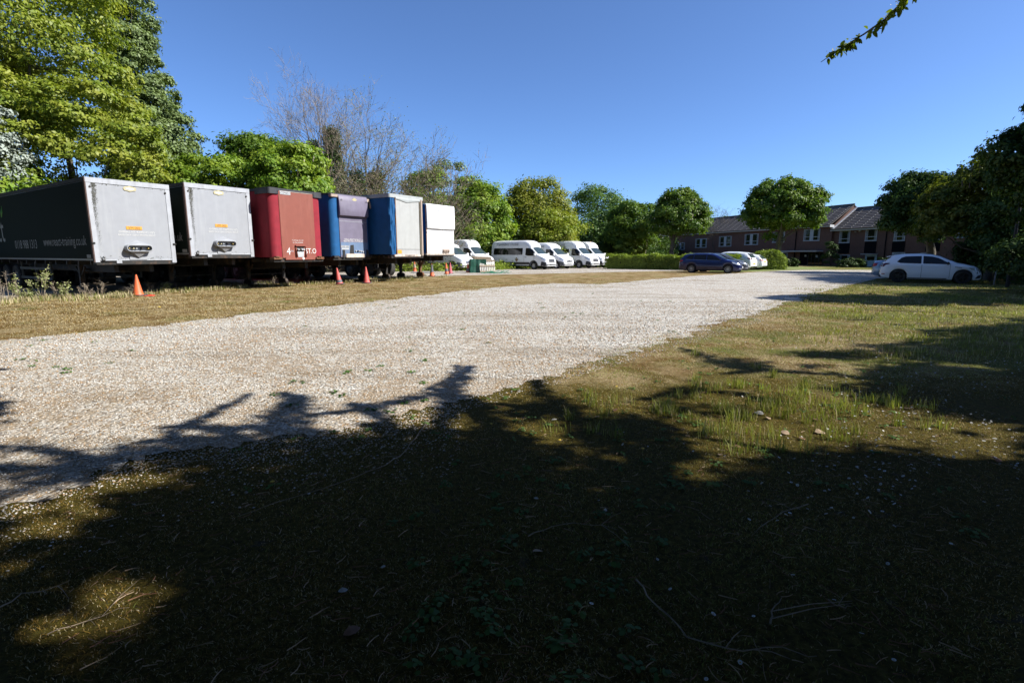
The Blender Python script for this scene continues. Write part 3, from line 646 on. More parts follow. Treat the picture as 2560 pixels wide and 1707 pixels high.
# upright shoots on the bronze maple
def shoots(parent_label, Y, tips, seed):
    rng = np.random.default_rng(seed); root = empty('sapling', (tips[0][2], Y, 0), 0, parent_label, 'tree', GR); C = []; mb = MB(); bx = tips[0][2]
    for (px_, py_, _, low) in tips:
        a = at(px_, py_, Y); b_ = at(px_+rng.uniform(-30, 10), low, Y); n = 130; t = rng.random(n)**1.0
        P = np.array(a)[None]*(1-t[:,None])+np.array(b_)[None]*t[:,None]; P += rng.normal(size=(n,3))*(.07+.16*t[:,None]); P[:,0] -= bx; P[:,1] -= Y; C.append(P)
        mb.tube([(b_.x-bx, 0, b_.z), (a.x-bx, 0, a.z)], [.03, .008], 5)
    mb.tube([(0,0,0), (0,0,at(2500, 520, Y).z)], [.09, .05], 6)
    C = np.concatenate(C); V, F = leaf_quads(C, rng.normal(size=C.shape)+np.array([0,0,.5]), .17*rng.uniform(.7, 1.3, len(C)), rng)
    np_mesh('crown', V, F, M['leaf_bronze'], root); mb.build('trunk', M['bark'], root, sm=60)
xs_ = at(2490, 600, 28).x
shoots('slender sapling with upright leafy shoots above the bronze green maple', 28, [(2472,350,xs_,450),(2450,375,xs_,460),(2512,366,xs_,460),(2405,412,xs_,470),(2432,402,xs_,470),(2492,398,xs_,470),(2535,395,xs_,480)], 5)

# undergrowth closing the view below the crowns ---------------------------------------------------
def undergrowth(name, pts, h, depth, n, ls, mat, label, seed):
    rng = np.random.default_rng(seed); P = np.array(pts, float); seg = np.linalg.norm(np.diff(P, axis=0), axis=1); cum = np.concatenate([[0], np.cumsum(seg)])
    m = n//26; u = rng.random(m)*cum[-1]; X = np.interp(u, cum, P[:,0]); Y = np.interp(u, cum, P[:,1])
    hh = h*(.75+.25*np.sin(u*.7+seed)+.15*np.sin(u*2.1)); z = rng.random(m)**.8*hh; X += rng.normal(0, depth*.4, m); Y += rng.normal(0, depth*.4, m)
    c = np.repeat(np.stack([X, Y, z], 1), 26, 0)+rng.normal(size=(m*26,3))*np.array([.35,.35,.25]); c[:,2] = np.abs(c[:,2])
    V, F = leaf_quads(c, rng.normal(size=c.shape)+np.array([.1,-.2,.5]), ls*rng.uniform(.6, 1.3, len(c)), rng)
    return tag(np_mesh(name, V, F, M[mat]), label, 'undergrowth', kind='stuff')
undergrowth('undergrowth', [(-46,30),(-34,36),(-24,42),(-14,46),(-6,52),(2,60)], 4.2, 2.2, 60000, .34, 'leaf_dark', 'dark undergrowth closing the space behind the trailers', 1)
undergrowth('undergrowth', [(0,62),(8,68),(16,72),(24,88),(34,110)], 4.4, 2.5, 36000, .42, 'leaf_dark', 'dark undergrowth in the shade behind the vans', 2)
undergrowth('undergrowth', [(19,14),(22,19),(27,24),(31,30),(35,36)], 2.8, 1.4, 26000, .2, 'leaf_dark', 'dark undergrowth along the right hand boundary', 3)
undergrowth('grass_bank', [(-12,43),(-4,46),(4,57),(12,60),(22,63)], .35, 1.2, 12000, .2, 'leaf_hedge', 'sunlit rough grass behind the parked vans', 4)
undergrowth('undergrowth', [(-30,18),(-27,24),(-22,26)], 3.2, 1.2, 9000, .2, 'leaf_dark', 'dark undergrowth at the far left edge beside the trailer', 6)
# woodland far behind everything, closing the horizon
undergrowth('distant_woodland', [(-220,60),(-120,120),(-40,150),(40,170),(120,150),(240,90)], 13, 8, 60000, 1.3, 'leaf_blue', 'distant woodland closing the horizon', 5)

# hedge and clipped bush -------------------------------------------------------------------------
def hedge(label, x0, x1, Y0, Y1, h, d, n, seed, name='hedge'):
    a = at(x0, 650, Y0); b_ = at(x1, 650, Y1); rng = np.random.default_rng(seed); dv = Vector((b_.x-a.x, Y1-Y0, 0)); L = dv.length; ang = math.atan2(dv.y, dv.x)
    root = empty(name, (a.x, Y0, 0), ang, label, 'hedge' if name == 'hedge' else 'shrub')
    u = rng.random(n)*L; side = rng.random(n); y = np.where(side < .45, -d/2, np.where(side < .6, d/2, rng.uniform(-d/2, d/2, n))); 
    hh = h*(1+.05*np.sin(u*1.7)+.05*np.sin(u*4.1+1)); z = np.where(side < .6, rng.random(n)*hh, hh)
    if name != 'hedge': q = np.abs(u/L-.5)*2; z = z*(1-.35*q**4); y = y*(1-.25*q**3)
    C = np.stack([u, y, z], 1)+rng.normal(size=(n,3))*.08; C[:,2] = np.abs(C[:,2])
    nn = np.stack([rng.normal(0,.5,n), np.sign(y)*1.0*(side < .6)+rng.normal(0,.5,n), (side >= .6)*1.2+rng.normal(.2,.5,n)], 1)
    V, F = leaf_quads(C, nn, .13*rng.uniform(.6, 1.4, n), rng); np_mesh('foliage', V, F, M['leaf_hedge'], root)
    mb = MB(); k = int(L/.6)+1
    for i in range(k): mb.tube([(i*.6, 0, 0), (i*.6+.05, .03, h*.5), (i*.6-.03, 0, h*.85)], [.03, .025, .01], 5)
    mb.build('stem', M['bark'], root); ib = MB(); ib.box(.15, L-.15, -d/2+.15, d/2-.15, .05, h-.2); ib.build('inner_growth', M['dark_twigs'], root, bev=.1)
M['dark_twigs'] = plain('dark_twigs', (.03,.032,.015), .95, var=.6, scale=30)
hedge('long clipped hedge in front of the brick wing, left of the blue estate car', 1518, 1850, 52, 46, 1.25, 1.3, 22000, 1)
hedge('rounded clipped bush under the large chestnut, right of the white cars', 1885, 1960, 50, 49.5, 1.6, 1.8, 7000, 2, 'shrub')
for (lb, x0, x1, y0, y1, Y_, n_, sd_) in [('dark low shrub against the brick wall right of the entrance', 2088, 2170, 650, 678, 57.5, 4500, 3),('dark climbing shrub right of the entrance doors', 2056, 2094, 606, 676, 62.5, 3500, 4),('dark shrub between the pale blue door and the white hatchback roof', 2190, 2240, 640, 690, 52, 4000, 5),('dark low shrub left of the entrance', 1962, 1996, 648, 674, 60, 2500, 6)]:
    ptree(lb, 'leaf_ivy', x0, x1, y0, y1, Y_, n_, .16, sd_, nl=14, tr=.04, name='shrub', cat='shrub', group='shrubs along the brick building', ry=.7)
# bare trees ---------------------------------------------------------------------------------
def bare_tree(label, base, top_h, spread, seed, r=.22, depth=6, mat='bark_pale', leaf=None, lean=0, ivy=None, group=GL, first=.35, scale=1.0, squeeze=1.0):
    rp = random.Random(seed); rng = np.random.default_rng(seed); mb = MB(); tips = []
    root = empty('bare_tree', (base[0], base[1], 0), 0, label, 'tree', group)
    def grow(p, d, L, r_, k):
        n = 4 if k < 3 else 2; P = [p]; dd = d.copy(); w_ = .07+.045*k
        for i in range(n):
            dd = (dd+Vector((rp.gauss(0, w_), rp.gauss(0, w_), rp.gauss(.03, w_*.7)))).normalized(); P.append(P[-1]+dd*L/n)
        r_ = max(r_, .013); r1 = r_*(.72 if k < 3 else .62 if k < depth else .5); mb.tube(P, [r_+(r1-r_)*i/n for i in range(n+1)], 7 if k < 2 else (5 if k < 3 else 3), cap=False)
        if k >= depth: tips.append(P[-1]); return
        m = rp.choice((3,3,4)) if k < 1 else rp.choice((2,3,3,3)) if k > 2 else 3
        for j in range(m):
            q = P[-1] if j == 0 else P[rp.randint(max(1, n-2), n)]; a = rp.uniform(0, 6.28); s = rp.uniform(.35, .85)*spread if j else rp.uniform(.1, .35)
            u = dd.cross(Vector((0,0,1)));
            if u.length < .05: u = Vector((1,0,0))
            u.normalize(); v = dd.cross(u); nd = (dd+(u*math.cos(a)+v*math.sin(a))*s+Vector((0,0,.08))).normalized()
            grow(q, nd, L*rp.uniform(.62, .86), r1*rp.uniform(.6, .85), k+1)
    L0 = top_h*first; d0 = Vector((lean, 0, 1)).normalized(); grow(Vector((0,0,0)), d0, L0, r, 0)
    zs = top_h/max(v[2] for v in mb.v); mb.v = [(v[0]*squeeze, v[1]*squeeze, v[2]) for v in mb.v]; tips = [Vector((t.x*squeeze, t.y*squeeze, t.z)) for t in tips]; mx = sum(t.x for t in tips)/len(tips)/(sum(t.z for t in tips)/len(tips))-lean; mb.v = [(v[0]-mx*v[2], v[1], v[2]) for v in mb.v]; tips = [Vector((t.x-mx*t.z, t.y, t.z)) for t in tips]; mb.v = [(v[0]*(.5+.5*zs), v[1]*(.5+.5*zs), v[2]*zs) for v in mb.v]; tips = [Vector((t.x*(.5+.5*zs), t.y*(.5+.5*zs), t.z*zs)) for t in tips]
    mb.build('trunk', M[mat], root, sm=70)
    if leaf:
        T = np.array([tuple(t) for t in tips]); T = T[T[:,0]*leaf[2] > leaf[3]] if len(leaf) > 2 else T; n = leaf[1]
        C = T[rng.integers(0, len(T), n)]+rng.normal(size=(n,3))*.3; V, F = leaf_quads(C, rng.normal(size=C.shape)+np.array([0,0,.4]), .12*rng.uniform(.6, 1.3, n)*scale, rng)
        np_mesh('crown', V, F, M[leaf[0]], root)
    if ivy:
        h0, h1, rr0, n = ivy; m = n//20; z = h0+(h1-h0)*rng.random(m); wd = rr0*np.clip(1.1-(z-h0)/(h1-h0), .25, 1)*rng.uniform(.5, 1.2, m); a = rng.uniform(0, 6.28, m)
        c = np.stack([lean*z+wd*np.cos(a), wd*np.sin(a), z], 1); c = np.repeat(c, 20, 0)+rng.normal(size=(m*20,3))*.22
        V, F = leaf_quads(c, rng.normal(size=c.shape)+np.array([.3,-.3,.4]), .2*rng.uniform(.6, 1.3, len(c)), rng); np_mesh('ivy', V, F, M['leaf_ivy'], root)
    return root
def bpos(px_, Y): q = at(px_, 636, Y); return (q.x, Y)
bare_tree('tallest bare tree with wide pale branches above the purple trailer', bpos(800, 50), 20, .95, 31, r=.42, depth=7, ivy=(2,11.5,1.3,11000), first=.36, squeeze=.58)
bare_tree('second tall bare tree with an ivy clad trunk just right of the tallest', bpos(845, 51), 17.2, .75, 32, r=.30, depth=6, ivy=(1.5,12.8,2.1,24000), first=.5, squeeze=.7)
bare_tree('spreading budding tree with yellowish twig tips above the blue trailer', bpos(920, 49), 15.6, 1.0, 33, r=.36, depth=7, leaf=('leaf_gold', 2200, 1, -1), lean=.12, ivy=(1,8.5,2.2,16000), first=.30, squeeze=.8)
bare_tree('leaning budding tree above the white container trailer', bpos(985, 52), 13.5, 1.0, 34, r=.30, depth=6, leaf=('leaf_gold', 1000), lean=.25, first=.30)
bare_tree('thin grey bare tree rising behind the chestnut pair', bpos(660, 52), 8.2, .6, 35, r=.10, depth=6, first=.36)
bare_tree('thin grey bare tree between the chestnut pair and the tallest bare tree', bpos(725, 55), 10.5, .7, 36, r=.12, depth=6, first=.36)
bare_tree('ivy covered dead trunk among brown scrub above the blue trailer', bpos(900, 46), 9.5, .7, 37, r=.2, depth=4, ivy=(1,8.3,1.9,9000), first=.5)
bare_tree('greyish twiggy tree in front of the olive green tree', bpos(1085, 53), 12, .8, 38, r=.14, depth=6, leaf=('leaf_brown', 900), group=GM, first=.3)
bare_tree('small bare tree seen over the roof left of the large round chestnut', bpos(1785, 88), 10, .9, 39, r=.14, depth=6, group=GM, mat='bark', first=.45)
# brown scrub
def scrub(px_, Y, h, seed, label):
    rp = random.Random(seed); b = MB(); q = at(px_, 640, Y)
    for i in range(110):
        a = rp.uniform(0, 6.28); s = rp.uniform(.2, 1.1); p = Vector((rp.gauss(0,.4), rp.gauss(0,.4), 0)); P = [p]; d = Vector((math.cos(a)*s, math.sin(a)*s, 1.3)).normalized()
        for k in range(4): d = (d+Vector((rp.gauss(0,.2), rp.gauss(0,.2), -.07))).normalized(); P.append(P[-1]+d*h*.27*rp.uniform(.7, 1.2))
        b.tube(P, [.022,.018,.013,.009,.004], 3, cap=False)
        for k in (2,3,4):
            for j in range(2):
                e = P[k]+Vector((rp.gauss(0,.5), rp.gauss(0,.5), rp.gauss(.2,.3))); b.tube([P[k], e], [.009,.004], 3, cap=False)
    root = empty('scrub_bush', (q.x, Y, 0), 0, label, 'bush', 'brown scrub bushes behind the trailers'); b.build('stem', M['bark_pale'], root)
    rng = np.random.default_rng(seed); n = 1800; c = rng.normal(size=(n,3))*np.array([h*.32,h*.32,h*.27])+np.array([0,0,h*.6]); c[:,2] = np.abs(c[:,2])
    V, F = leaf_quads(c, rng.normal(size=c.shape)+np.array([0,0,.3]), .13*rng.uniform(.5, 1.4, n), rng); np_mesh('crown', V, F, [M['leaf_brown'], M['leaf_ivy']], root, mi=rng.integers(0, 2, n))
for i, (a_, Y_, h_) in enumerate([(832,43,6.6),(868,44,7.2),(905,43,6.9),(945,44,7.4),(985,45,7.2),(1020,46,7.4),(1050,47,7.2),(1085,48,6.6)]):
    scrub(a_, Y_, h_, 50+i, ['brown twiggy scrub left above the purple trailer','brown twiggy scrub above the right half of the purple trailer','brown green scrub at the left roof corner of the second blue trailer','brown scrub above the middle of the blue and white trailer','greenish scrub above the right roof corner of the blue and white trailer','grey scrub above the left of the white container trailer','grey green scrub above the right of the white container trailer','low scrub just right of the white container trailer'][i])
# ---------------------------------------------------------------- trees at the camera's right whose boughs shade the foreground
UPPER = [(-3000,1240),(0,1190),(160,1155),(330,1112),(500,1120),(600,1090),(680,1098),(900,1095),(1000,1080),(1080,1075),(1200,1100),(1270,1010),(1330,960),(1375,975),(1420,1050),(1560,1040),(1640,1000),(1720,940),(1790,902),(2000,878),(2300,862),(2420,825),(2560,795),(2800,760),(4200,730)]
LITP = [[(1700,985),(1790,955),(1900,932),(2030,945),(2130,965),(2010,975),(1850,1000),(1730,1020)],
        [(1660,1062),(1850,1030),(2000,1045),(2170,1050),(2140,1120),(1950,1140),(1780,1128),(1690,1100)],
        [(2200,1060),(2400,1050),(2700,1080),(2700,1140),(2400,1140),(2250,1115)],
        [(1260,1075),(1480,1088),(1580,1130),(1440,1145),(1300,1118)],
        [(1370,1200),(1440,1170),(1520,1195),(1450,1232)],[(1630,1190),(1740,1162),(1840,1188),(1720,1216)],[(960,1160),(1020,1148),(1060,1160),(1010,1176)],
        [(60,1560),(170,1470),(330,1440),(450,1470),(450,1530),(330,1590),(150,1610)],[(-120,1640),(60,1575),(260,1600),(220,1690),(60,1740),(-120,1730)],
        [(-120,1300),(60,1220),(180,1220),(150,1290),(190,1350),(80,1420),(-120,1450)],[(130,1250),(260,1195),(420,1175),(560,1180),(440,1235),(260,1275)]]
def dark_at(x, y):
    px, py = pixv(np.asarray(x, float), np.asarray(y, float)); ub = np.interp(px, [p[0] for p in UPPER], [p[1] for p in UPPER])
    j = vnoise(x, y, 5.5, 3)*.5+vnoise(x, y, 13, 4)*.35; dist = np.maximum(np.asarray(y), 1.5)
    d = py > ub+j*34
    behind = np.asarray(y) < 1.3
    for P in LITP: d &= ~inside(P, px+j*45, py+j*16)
    # flecks of sun along the border
    fl = (py < ub+95) & (vnoise(x, y, 7, 8)*.7+vnoise(x, y, 16, 9)*.5 > .34)
    b = vnoise(x, y, 2.6, 21)+.55*vnoise(x, y, 6.5, 22)+np.interp(px, [1200,1300,1700,2150,2350,2560], [.5,.12,-.02,.02,.35,.5])+np.interp(py, [880,930,1080,1150], [.25,-.05,.0,.7])
    d &= ~((px > 1200) & (py < 1160) & (b < .0))
    return (d & ~fl) | behind
def inframe(P, mg=25):
    z = P[:,2]-EYE; c = P[:,1]*cP-z*sP; u = P[:,1]*sP+z*cP; ok = c > .1; c = np.where(ok, c, 1)
    px = 1280+FPX*P[:,0]/c; py = 853.5-FPX*u/c
    return ok & (px > -mg) & (px < 2560+mg) & (py > -mg) & (py < 1707+mg)
S_ = np.array(tuple(SUN)); rng = np.random.default_rng(900)
n = 48000; gx = rng.uniform(-9, 17, n); gy = rng.uniform(-7, 13.5, n); gz = rng.uniform(4.6, 9.2, n)
ok = dark_at(gx, gy)  # crowns shaped by a drawn shade outline: leaves stay only where they darken
for dx, dy in ((.10,0),(-.10,0),(0,.12),(0,-.12)): ok &= dark_at(gx+dx, gy+dy)
gx, gy, gz = gx[ok], gy[ok], gz[ok]; K_ = np.stack([gx, gy, np.zeros_like(gx)], 1)+S_[None]*(gz/S_[2])[:,None]
K_ = K_[~inframe(K_, 60)]
K_ = K_[K_[:,0] < 26]
# unseen canopy added overhead to block skylight, wherever its shade falls outside the picture or on shaded ground
n2 = 26000; H_ = np.stack([rng.uniform(-16, 21, n2), rng.uniform(-12, 13, n2), rng.uniform(5.2, 10.5, n2)], 1); gx2 = H_[:,0]-S_[0]/S_[2]*H_[:,2]; gy2 = H_[:,1]-S_[1]/S_[2]*H_[:,2]
qx, qy = pixv(gx2, gy2); seen = (gy2 > .6) & (qx > -160) & (qx < 2700) & (qy < 1790); okh = ~seen | (dark_at(gx2, gy2) & dark_at(gx2+.3, gy2) & dark_at(gx2-.3, gy2) & dark_at(gx2, gy2+.3) & dark_at(gx2, gy2-.3))
H_ = H_[okh]; H_ = H_[~inframe(H_, 90)]; nK = len(K_); K_ = np.concatenate([K_, H_]); big = np.arange(len(K_)) >= nK
TR = [((9.5,1.5),'large cherry overhanging the camera from the right','tree beside the camera'),((15.5,8.5),'broad leafy tree outside the frame at the right','tree beside the camera'),((7.0,-6.0),'leafy tree behind the camera','tree beside the camera')]
# unseen trees added behind the camera to block skylight
for (lb, x_, y_, h_, r_, sd_) in [('wide sky blocking tree added behind the camera on the left', -9, -9, 13, 6, 161),('wide sky blocking tree added behind the camera in the middle', 2, -11, 14, 6.5, 162),('wide sky blocking tree added behind the camera on the right', 15, -7, 14, 6.5, 163),('wide sky blocking tree added far to the right of the camera', 24, 3, 13, 6, 164),('sky blocking tree added at the far left behind the camera', -19, -6, 12, 6, 165)]:
    tree(lb, 'leaf_dark', x_, y_, h_, .8, r_, 15000, .5, sd_, nl=34, group='trees added around the camera to block skylight')
own = np.argmin(np.stack([np.hypot(K_[:,0]-t[0][0], K_[:,1]-t[0][1]) for t in TR]), 0)
m_branch = None
for ti, ((bx, by), lab, grp) in enumerate(TR):
    root = empty('overhanging_tree', (bx, by, 0), 0, lab, 'tree', 'trees casting shade on the foreground'); kc = K_[own == ti]
    if ti == 0: shade_root = root; shade_base = (bx, by)
    C = np.repeat(kc, 16, 0)+rng.normal(size=(len(kc)*16,3))*np.array([.10,.10,.10]); C[:,0] -= bx; C[:,1] -= by
    bg_ = np.repeat(big[own == ti], 16); C[bg_] += rng.normal(size=(int(bg_.sum()),3))*.14; nn_ = rng.normal(size=C.shape)*.6+S_[None]; nn_[bg_] += np.array([0,0,.8])
    V, F = leaf_quads(C, nn_, np.where(bg_, .19, .105)*rng.uniform(.7, 1.3, len(C)), rng, asp=.75, fold=.1)
    np_mesh('crown', V, F, M['leaf_dark'], root)
    rp = random.Random(ti); mb = MB(); cand = [i for i in range(len(kc)) if math.hypot(kc[i,0]-bx, kc[i,1]-by) < 4.2 and kc[i,0] > bx-3.4]; tg = [tuple(kc[i]-np.array([bx,by,0])) for i in rp.sample(cand, min(16, len(cand)))]
    limbs(mb, (0,0,0), (0,0,6.5), .28, tg, rp); mb.build('trunk', M['bark'], root, sm=60)
# leafy boughs reaching over the drive, each making one finger of shadow: (shadow path in the photo, height above ground)
def bough(path, h, wd, seed, dens=1.0, leaf=.09):
    rng = np.random.default_rng(seed); P = [G(*p)+SUN*(h/SUN.z) for p in path]; bx, by = shade_base
    L = [0]; 
    for i in range(len(P)-1): L.append(L[-1]+(P[i+1]-P[i]).length)
    n = int(L[-1]*230*dens); t = rng.random(n)*L[-1]; c = np.stack([np.interp(t, L, [p[k] for p in P]) for k in range(3)], 1)
    tw = np.interp(t/L[-1], [0, .15, .7, 1], [1.2, .75, .8, .25])*wd; c += rng.normal(size=(n,3))*tw[:,None]*np.array([1,1,.6]); c[:,0] -= bx; c[:,1] -= by
    V, F = leaf_quads(c, rng.normal(size=c.shape)*.7+S_[None], leaf*rng.uniform(.7, 1.3, n), rng, asp=.6)
    b = MB(); Q = [p-Vector((bx, by, 0)) for p in P]; b.tube(Q, [.028*(1-.8*i/(len(Q)-1)) for i in range(len(Q))], 6)
    n0 = len(b.v); Vb = np.array(b.v); me = bpy.data.meshes.new('branch')
    me.from_pydata([tuple(v) for v in np.concatenate([Vb, V])], [], list(b.f)+[tuple(f) for f in (F+n0)])
    me.materials.append(M['bark']); me.materials.append(M['leaf_dark']); me.polygons.foreach_set('material_index', [0]*len(b.f)+[1]*len(F)); link('branch', me, shade_root)
bough([(520,1150),(470,1120),(420,1085),(520,1040),(600,1000),(622,985)], 5.4, .045, 1, .7)
bough([(900,1120),(700,1115),(560,1100),(430,1098),(340,1106)], 5.6, .06, 2)
bough([(820,1120),(760,1080),(640,1070),(560,1068)], 5.2, .07, 3)
bough([(900,1130),(760,1095),(700,1050),(745,1010),(750,990)], 5.8, .12, 4, 1.3)
bough([(745,1015),(715,985),(700,982)], 5.9, .05, 5)
bough([(1300,1120),(1240,1070),(1190,1010),(1120,985),(1060,990),(960,1010),(850,1030),(760,1040)], 5.2, .08, 6)
bough([(1290,1100),(1200,1085),(1090,1085),(960,1075),(900,1060)], 5.4, .08, 7)
bough([(250,1180),(180,1140),(80,1120),(-60,1118)], 5.6, .07, 8, .7)
bough([(200,1190),(100,1175),(0,1172),(-150,1175)], 5.9, .08, 9, .8)
bough([(2560,800),(2300,780),(2150,775)], 5.0, .10, 10, .5)
bough([(1800,910),(1760,890),(1700,870)], 4.9, .10, 11, .7)
bough([(1330,1130),(1240,1080),(1180,1030),(1135,995),(1120,975),(1150,945),(1172,915)], 4.9, .085, 12, 1.3)
bough([(1080,1110),(1110,1050),(1128,1000),(1090,975)], 5.1, .07, 13, 1.2)
bough([(700,1120),(690,1060),(720,1020),(735,1000)], 5.5, .10, 14, 1.2)
bough([(1000,1120),(960,1050),(900,1010),(870,1012)], 5.3, .06, 15)
bough([(620,1130),(560,1075),(470,1060),(400,1072)], 5.7, .06, 16)
bough([(1480,1120),(1430,1040),(1360,990),(1335,950)], 5.0, .10, 17)
bough([(1950,1010),(1850,985),(1720,975),(1600,1000)], 4.9, .07, 18, .8)
bough([(2250,960),(2080,935),(1900,925),(1800,935)], 4.9, .07, 19, .8)
# the flowering branch that hangs into the picture at the top right
def hanging_branch():
    rng = np.random.default_rng(4); rp = random.Random(4); bx, by = shade_base
    P = [at(2360,-100,4.6), at(2290,-30,4.85), at(2247,16,5.15), at(2212,50,5.4), at(2160,86,5.65), at(2105,120,5.9), at(2052,156,6.05)]; P = [p-Vector((bx,by,0)) for p in P]
    ex = Vector((1.2, -1.5, 5.6)); Q = [Vector((0,0,5.2)), Vector((-1.0,1.0,5.4))]+P
    b = MB(); b.tube(Q, [.06,.045,.018,.014,.012,.010,.008,.006,.003], 6)
    V = [];F = [];mi = []; cnt = 0
    L = [0]
    for i in range(len(P)-1): L.append(L[-1]+(P[i+1]-P[i]).length)
    def leaf(p, d, s, m):
        nonlocal cnt
        d = d.normalized(); n = d.cross(Vector((rp.gauss(0,1), rp.gauss(0,1), rp.gauss(0,1)))).normalized(); sd = d.cross(n)
        k = 6; base = cnt
        for i in range(k+1):
            t = i/k; wd = math.sin(math.pi*min(1, t*.95+.03))**.75*.30*s*(1-.25*t); c = p+d*s*t+Vector((0,0,-.18*s*t*t))
            for q in (-1, 0, 1): V.append(tuple(c+sd*wd*q+n*(.12*s*abs(q)*math.sin(math.pi*t)))); cnt += 1
        for i in range(k):
            for q in (0, 1): F.append((base+3*i+q, base+3*i+q+1, base+3*i+q+4, base+3*i+q+3)); mi.append(m)
    cl_ = [rp.random() for _ in range(26)]
    for i in range(190):
        t = L[-1]*min(.999, max(0, rp.choice(cl_)+rp.gauss(0,.012))); k = max(0, np.searchsorted(L, t)-1); p = P[k].lerp(P[k+1], (t-L[k])/(L[k+1]-L[k])); ax = (P[k+1]-P[k]).normalized()
        d = ax*rp.uniform(-.5, .8)+Vector((rp.gauss(0,.7), rp.gauss(0,.6), rp.gauss(-.55,.6))); leaf(p+d*rp.uniform(0,.03), d, rp.uniform(.03, .085), 1)
    for i in range(60):
        t = L[-1]*rp.uniform(.3, .98); k = max(0, np.searchsorted(L, t)-1); p = P[k].lerp(P[k+1], (t-L[k])/(L[k+1]-L[k]))
        q = p+Vector((rp.gauss(0,.022), rp.gauss(0,.022), rp.gauss(.01,.022))); leaf(q, Vector((rp.gauss(0,1), rp.gauss(0,1), rp.gauss(0,1))), rp.uniform(.014,.022), 2)
    nb = len(b.v); me = bpy.data.meshes.new('branch'); me.from_pydata(list(b.v)+V, [], list(b.f)+[tuple(j+nb for j in f) for f in F])
    for m in ('bark','leaf_spray','blossom'): me.materials.append(M[m])
    me.polygons.foreach_set('material_index', [0]*len(b.f)+mi); o = link('flowering_branch', me, shade_root); o['label'] = 'leafy flowering branch tip hanging against the sky at the top right'
M['leaf_spray'] = leafmat('leaf_spray', (.08,.12,.015), (.24,.30,.04), trans=.45)
hanging_branch()

# ---------------------------------------------------------------- weeds and dead stalks along the trailers
def weed(px_, py_, top, leafy, seed, label, spread=.16):
    rp = random.Random(seed); rng = np.random.default_rng(seed); g = G(px_, py_); h = (py_-top)*g.y/FPX
    root = empty('weed_plant', (g.x, g.y, 0), 0, label, 'weed', 'weeds standing in front of the trailers'); b = MB(); tips = []
    for i in range(rp.randint(3, 6) if leafy < 2 else 2):
        a = rp.uniform(0, 6.28); s = rp.uniform(.05, spread*2.2) if i else .05; P = [Vector((rp.gauss(0,.03), rp.gauss(0,.03), 0))]; hh = h*(1 if i == 0 else rp.uniform(.4, .9)); d = Vector((math.cos(a)*s*2.2, math.sin(a)*s*2.2, 1)).normalized()
        for k in range(4): d = (d+Vector((rp.gauss(0,.08), rp.gauss(0,.08), .06))).normalized(); P.append(P[-1]+d*hh/4)
        b.tube(P, [.011,.009,.007,.005,.003], 4)
        for k in range(7):
            q = P[rp.randint(1,3)].lerp(P[4], rp.random()); e = q+Vector((rp.gauss(0,.1), rp.gauss(0,.1), rp.uniform(.04,.14))); b.tube([q, e], [.004,.002], 3, cap=False); tips += [q, e, q.lerp(e,.5)]
        tips += P[2:]+[P[3].lerp(P[4], .5)]
    b.build('stem', M['dry_stalk'], root)
    n = (260 if leafy else 90); T = np.array([tuple(t) for t in tips]); C = T[rng.integers(0, len(T), n)]+rng.normal(size=(n,3))*.025
    V, F = leaf_quads(C, rng.normal(size=C.shape)+np.array([0,0,.5]), (.055 if leafy else .028)*rng.uniform(.6, 1.4, n), rng, asp=.7)
    np_mesh('foliage', V, F, M['weed_leaf' if leafy else 'dry_stalk'], root)
M['dry_stalk'] = plain('dry_stalk', (.33,.27,.20), .9, var=.3, scale=30); M['weed_leaf'] = leafmat('weed_leaf', (.16,.20,.07), (.42,.45,.20), trans=.25)
for q in [(28,752,679,0,'bare forked dead stems at the far left'),(50,750,692,1,'pale green leafy weed beside the forked dead stems'),(106,748,671,1,'tallest leafy weed left of the pallet rack'),
 (76,749,725,1,'short leafy weed between the two leafy weeds'),(140,747,705,0,'thin bent dead stem right of the tallest leafy weed'),(163,746,706,1,'slim leafy weed under the side of the first grey trailer'),
 (207,743,712,0,'light brown dead weed clump at the left of the first cone'),(228,743,712,0,'second light brown dead weed clump further right'),(253,740,696,0,'spiky dead weed with fine raised twigs'),
 (312,734,721,0,'low dead sprigs just left of the first cone'),(335,735,713,0,'dead sprig leaning against the first cone'),(377,729,705,0,'pair of dead sprigs right of the first cone'),(418,727,712,1,'small green weed right of the first cone'),
 (615,712,688,0,'dark dead stalk below the second grey trailer'),(682,711,687,0,'bushy dead weed below the left end of the red trailer'),(745,705,687,0,'fan shaped dead weed below the middle of the red trailer'),(883,698,672,0,'single thin stalk between the second and third cone'),(8,756,700,0,'dead stems cut by the left edge')]:
    weed(q[0], q[1], q[2], q[3], int(q[0]), q[4])

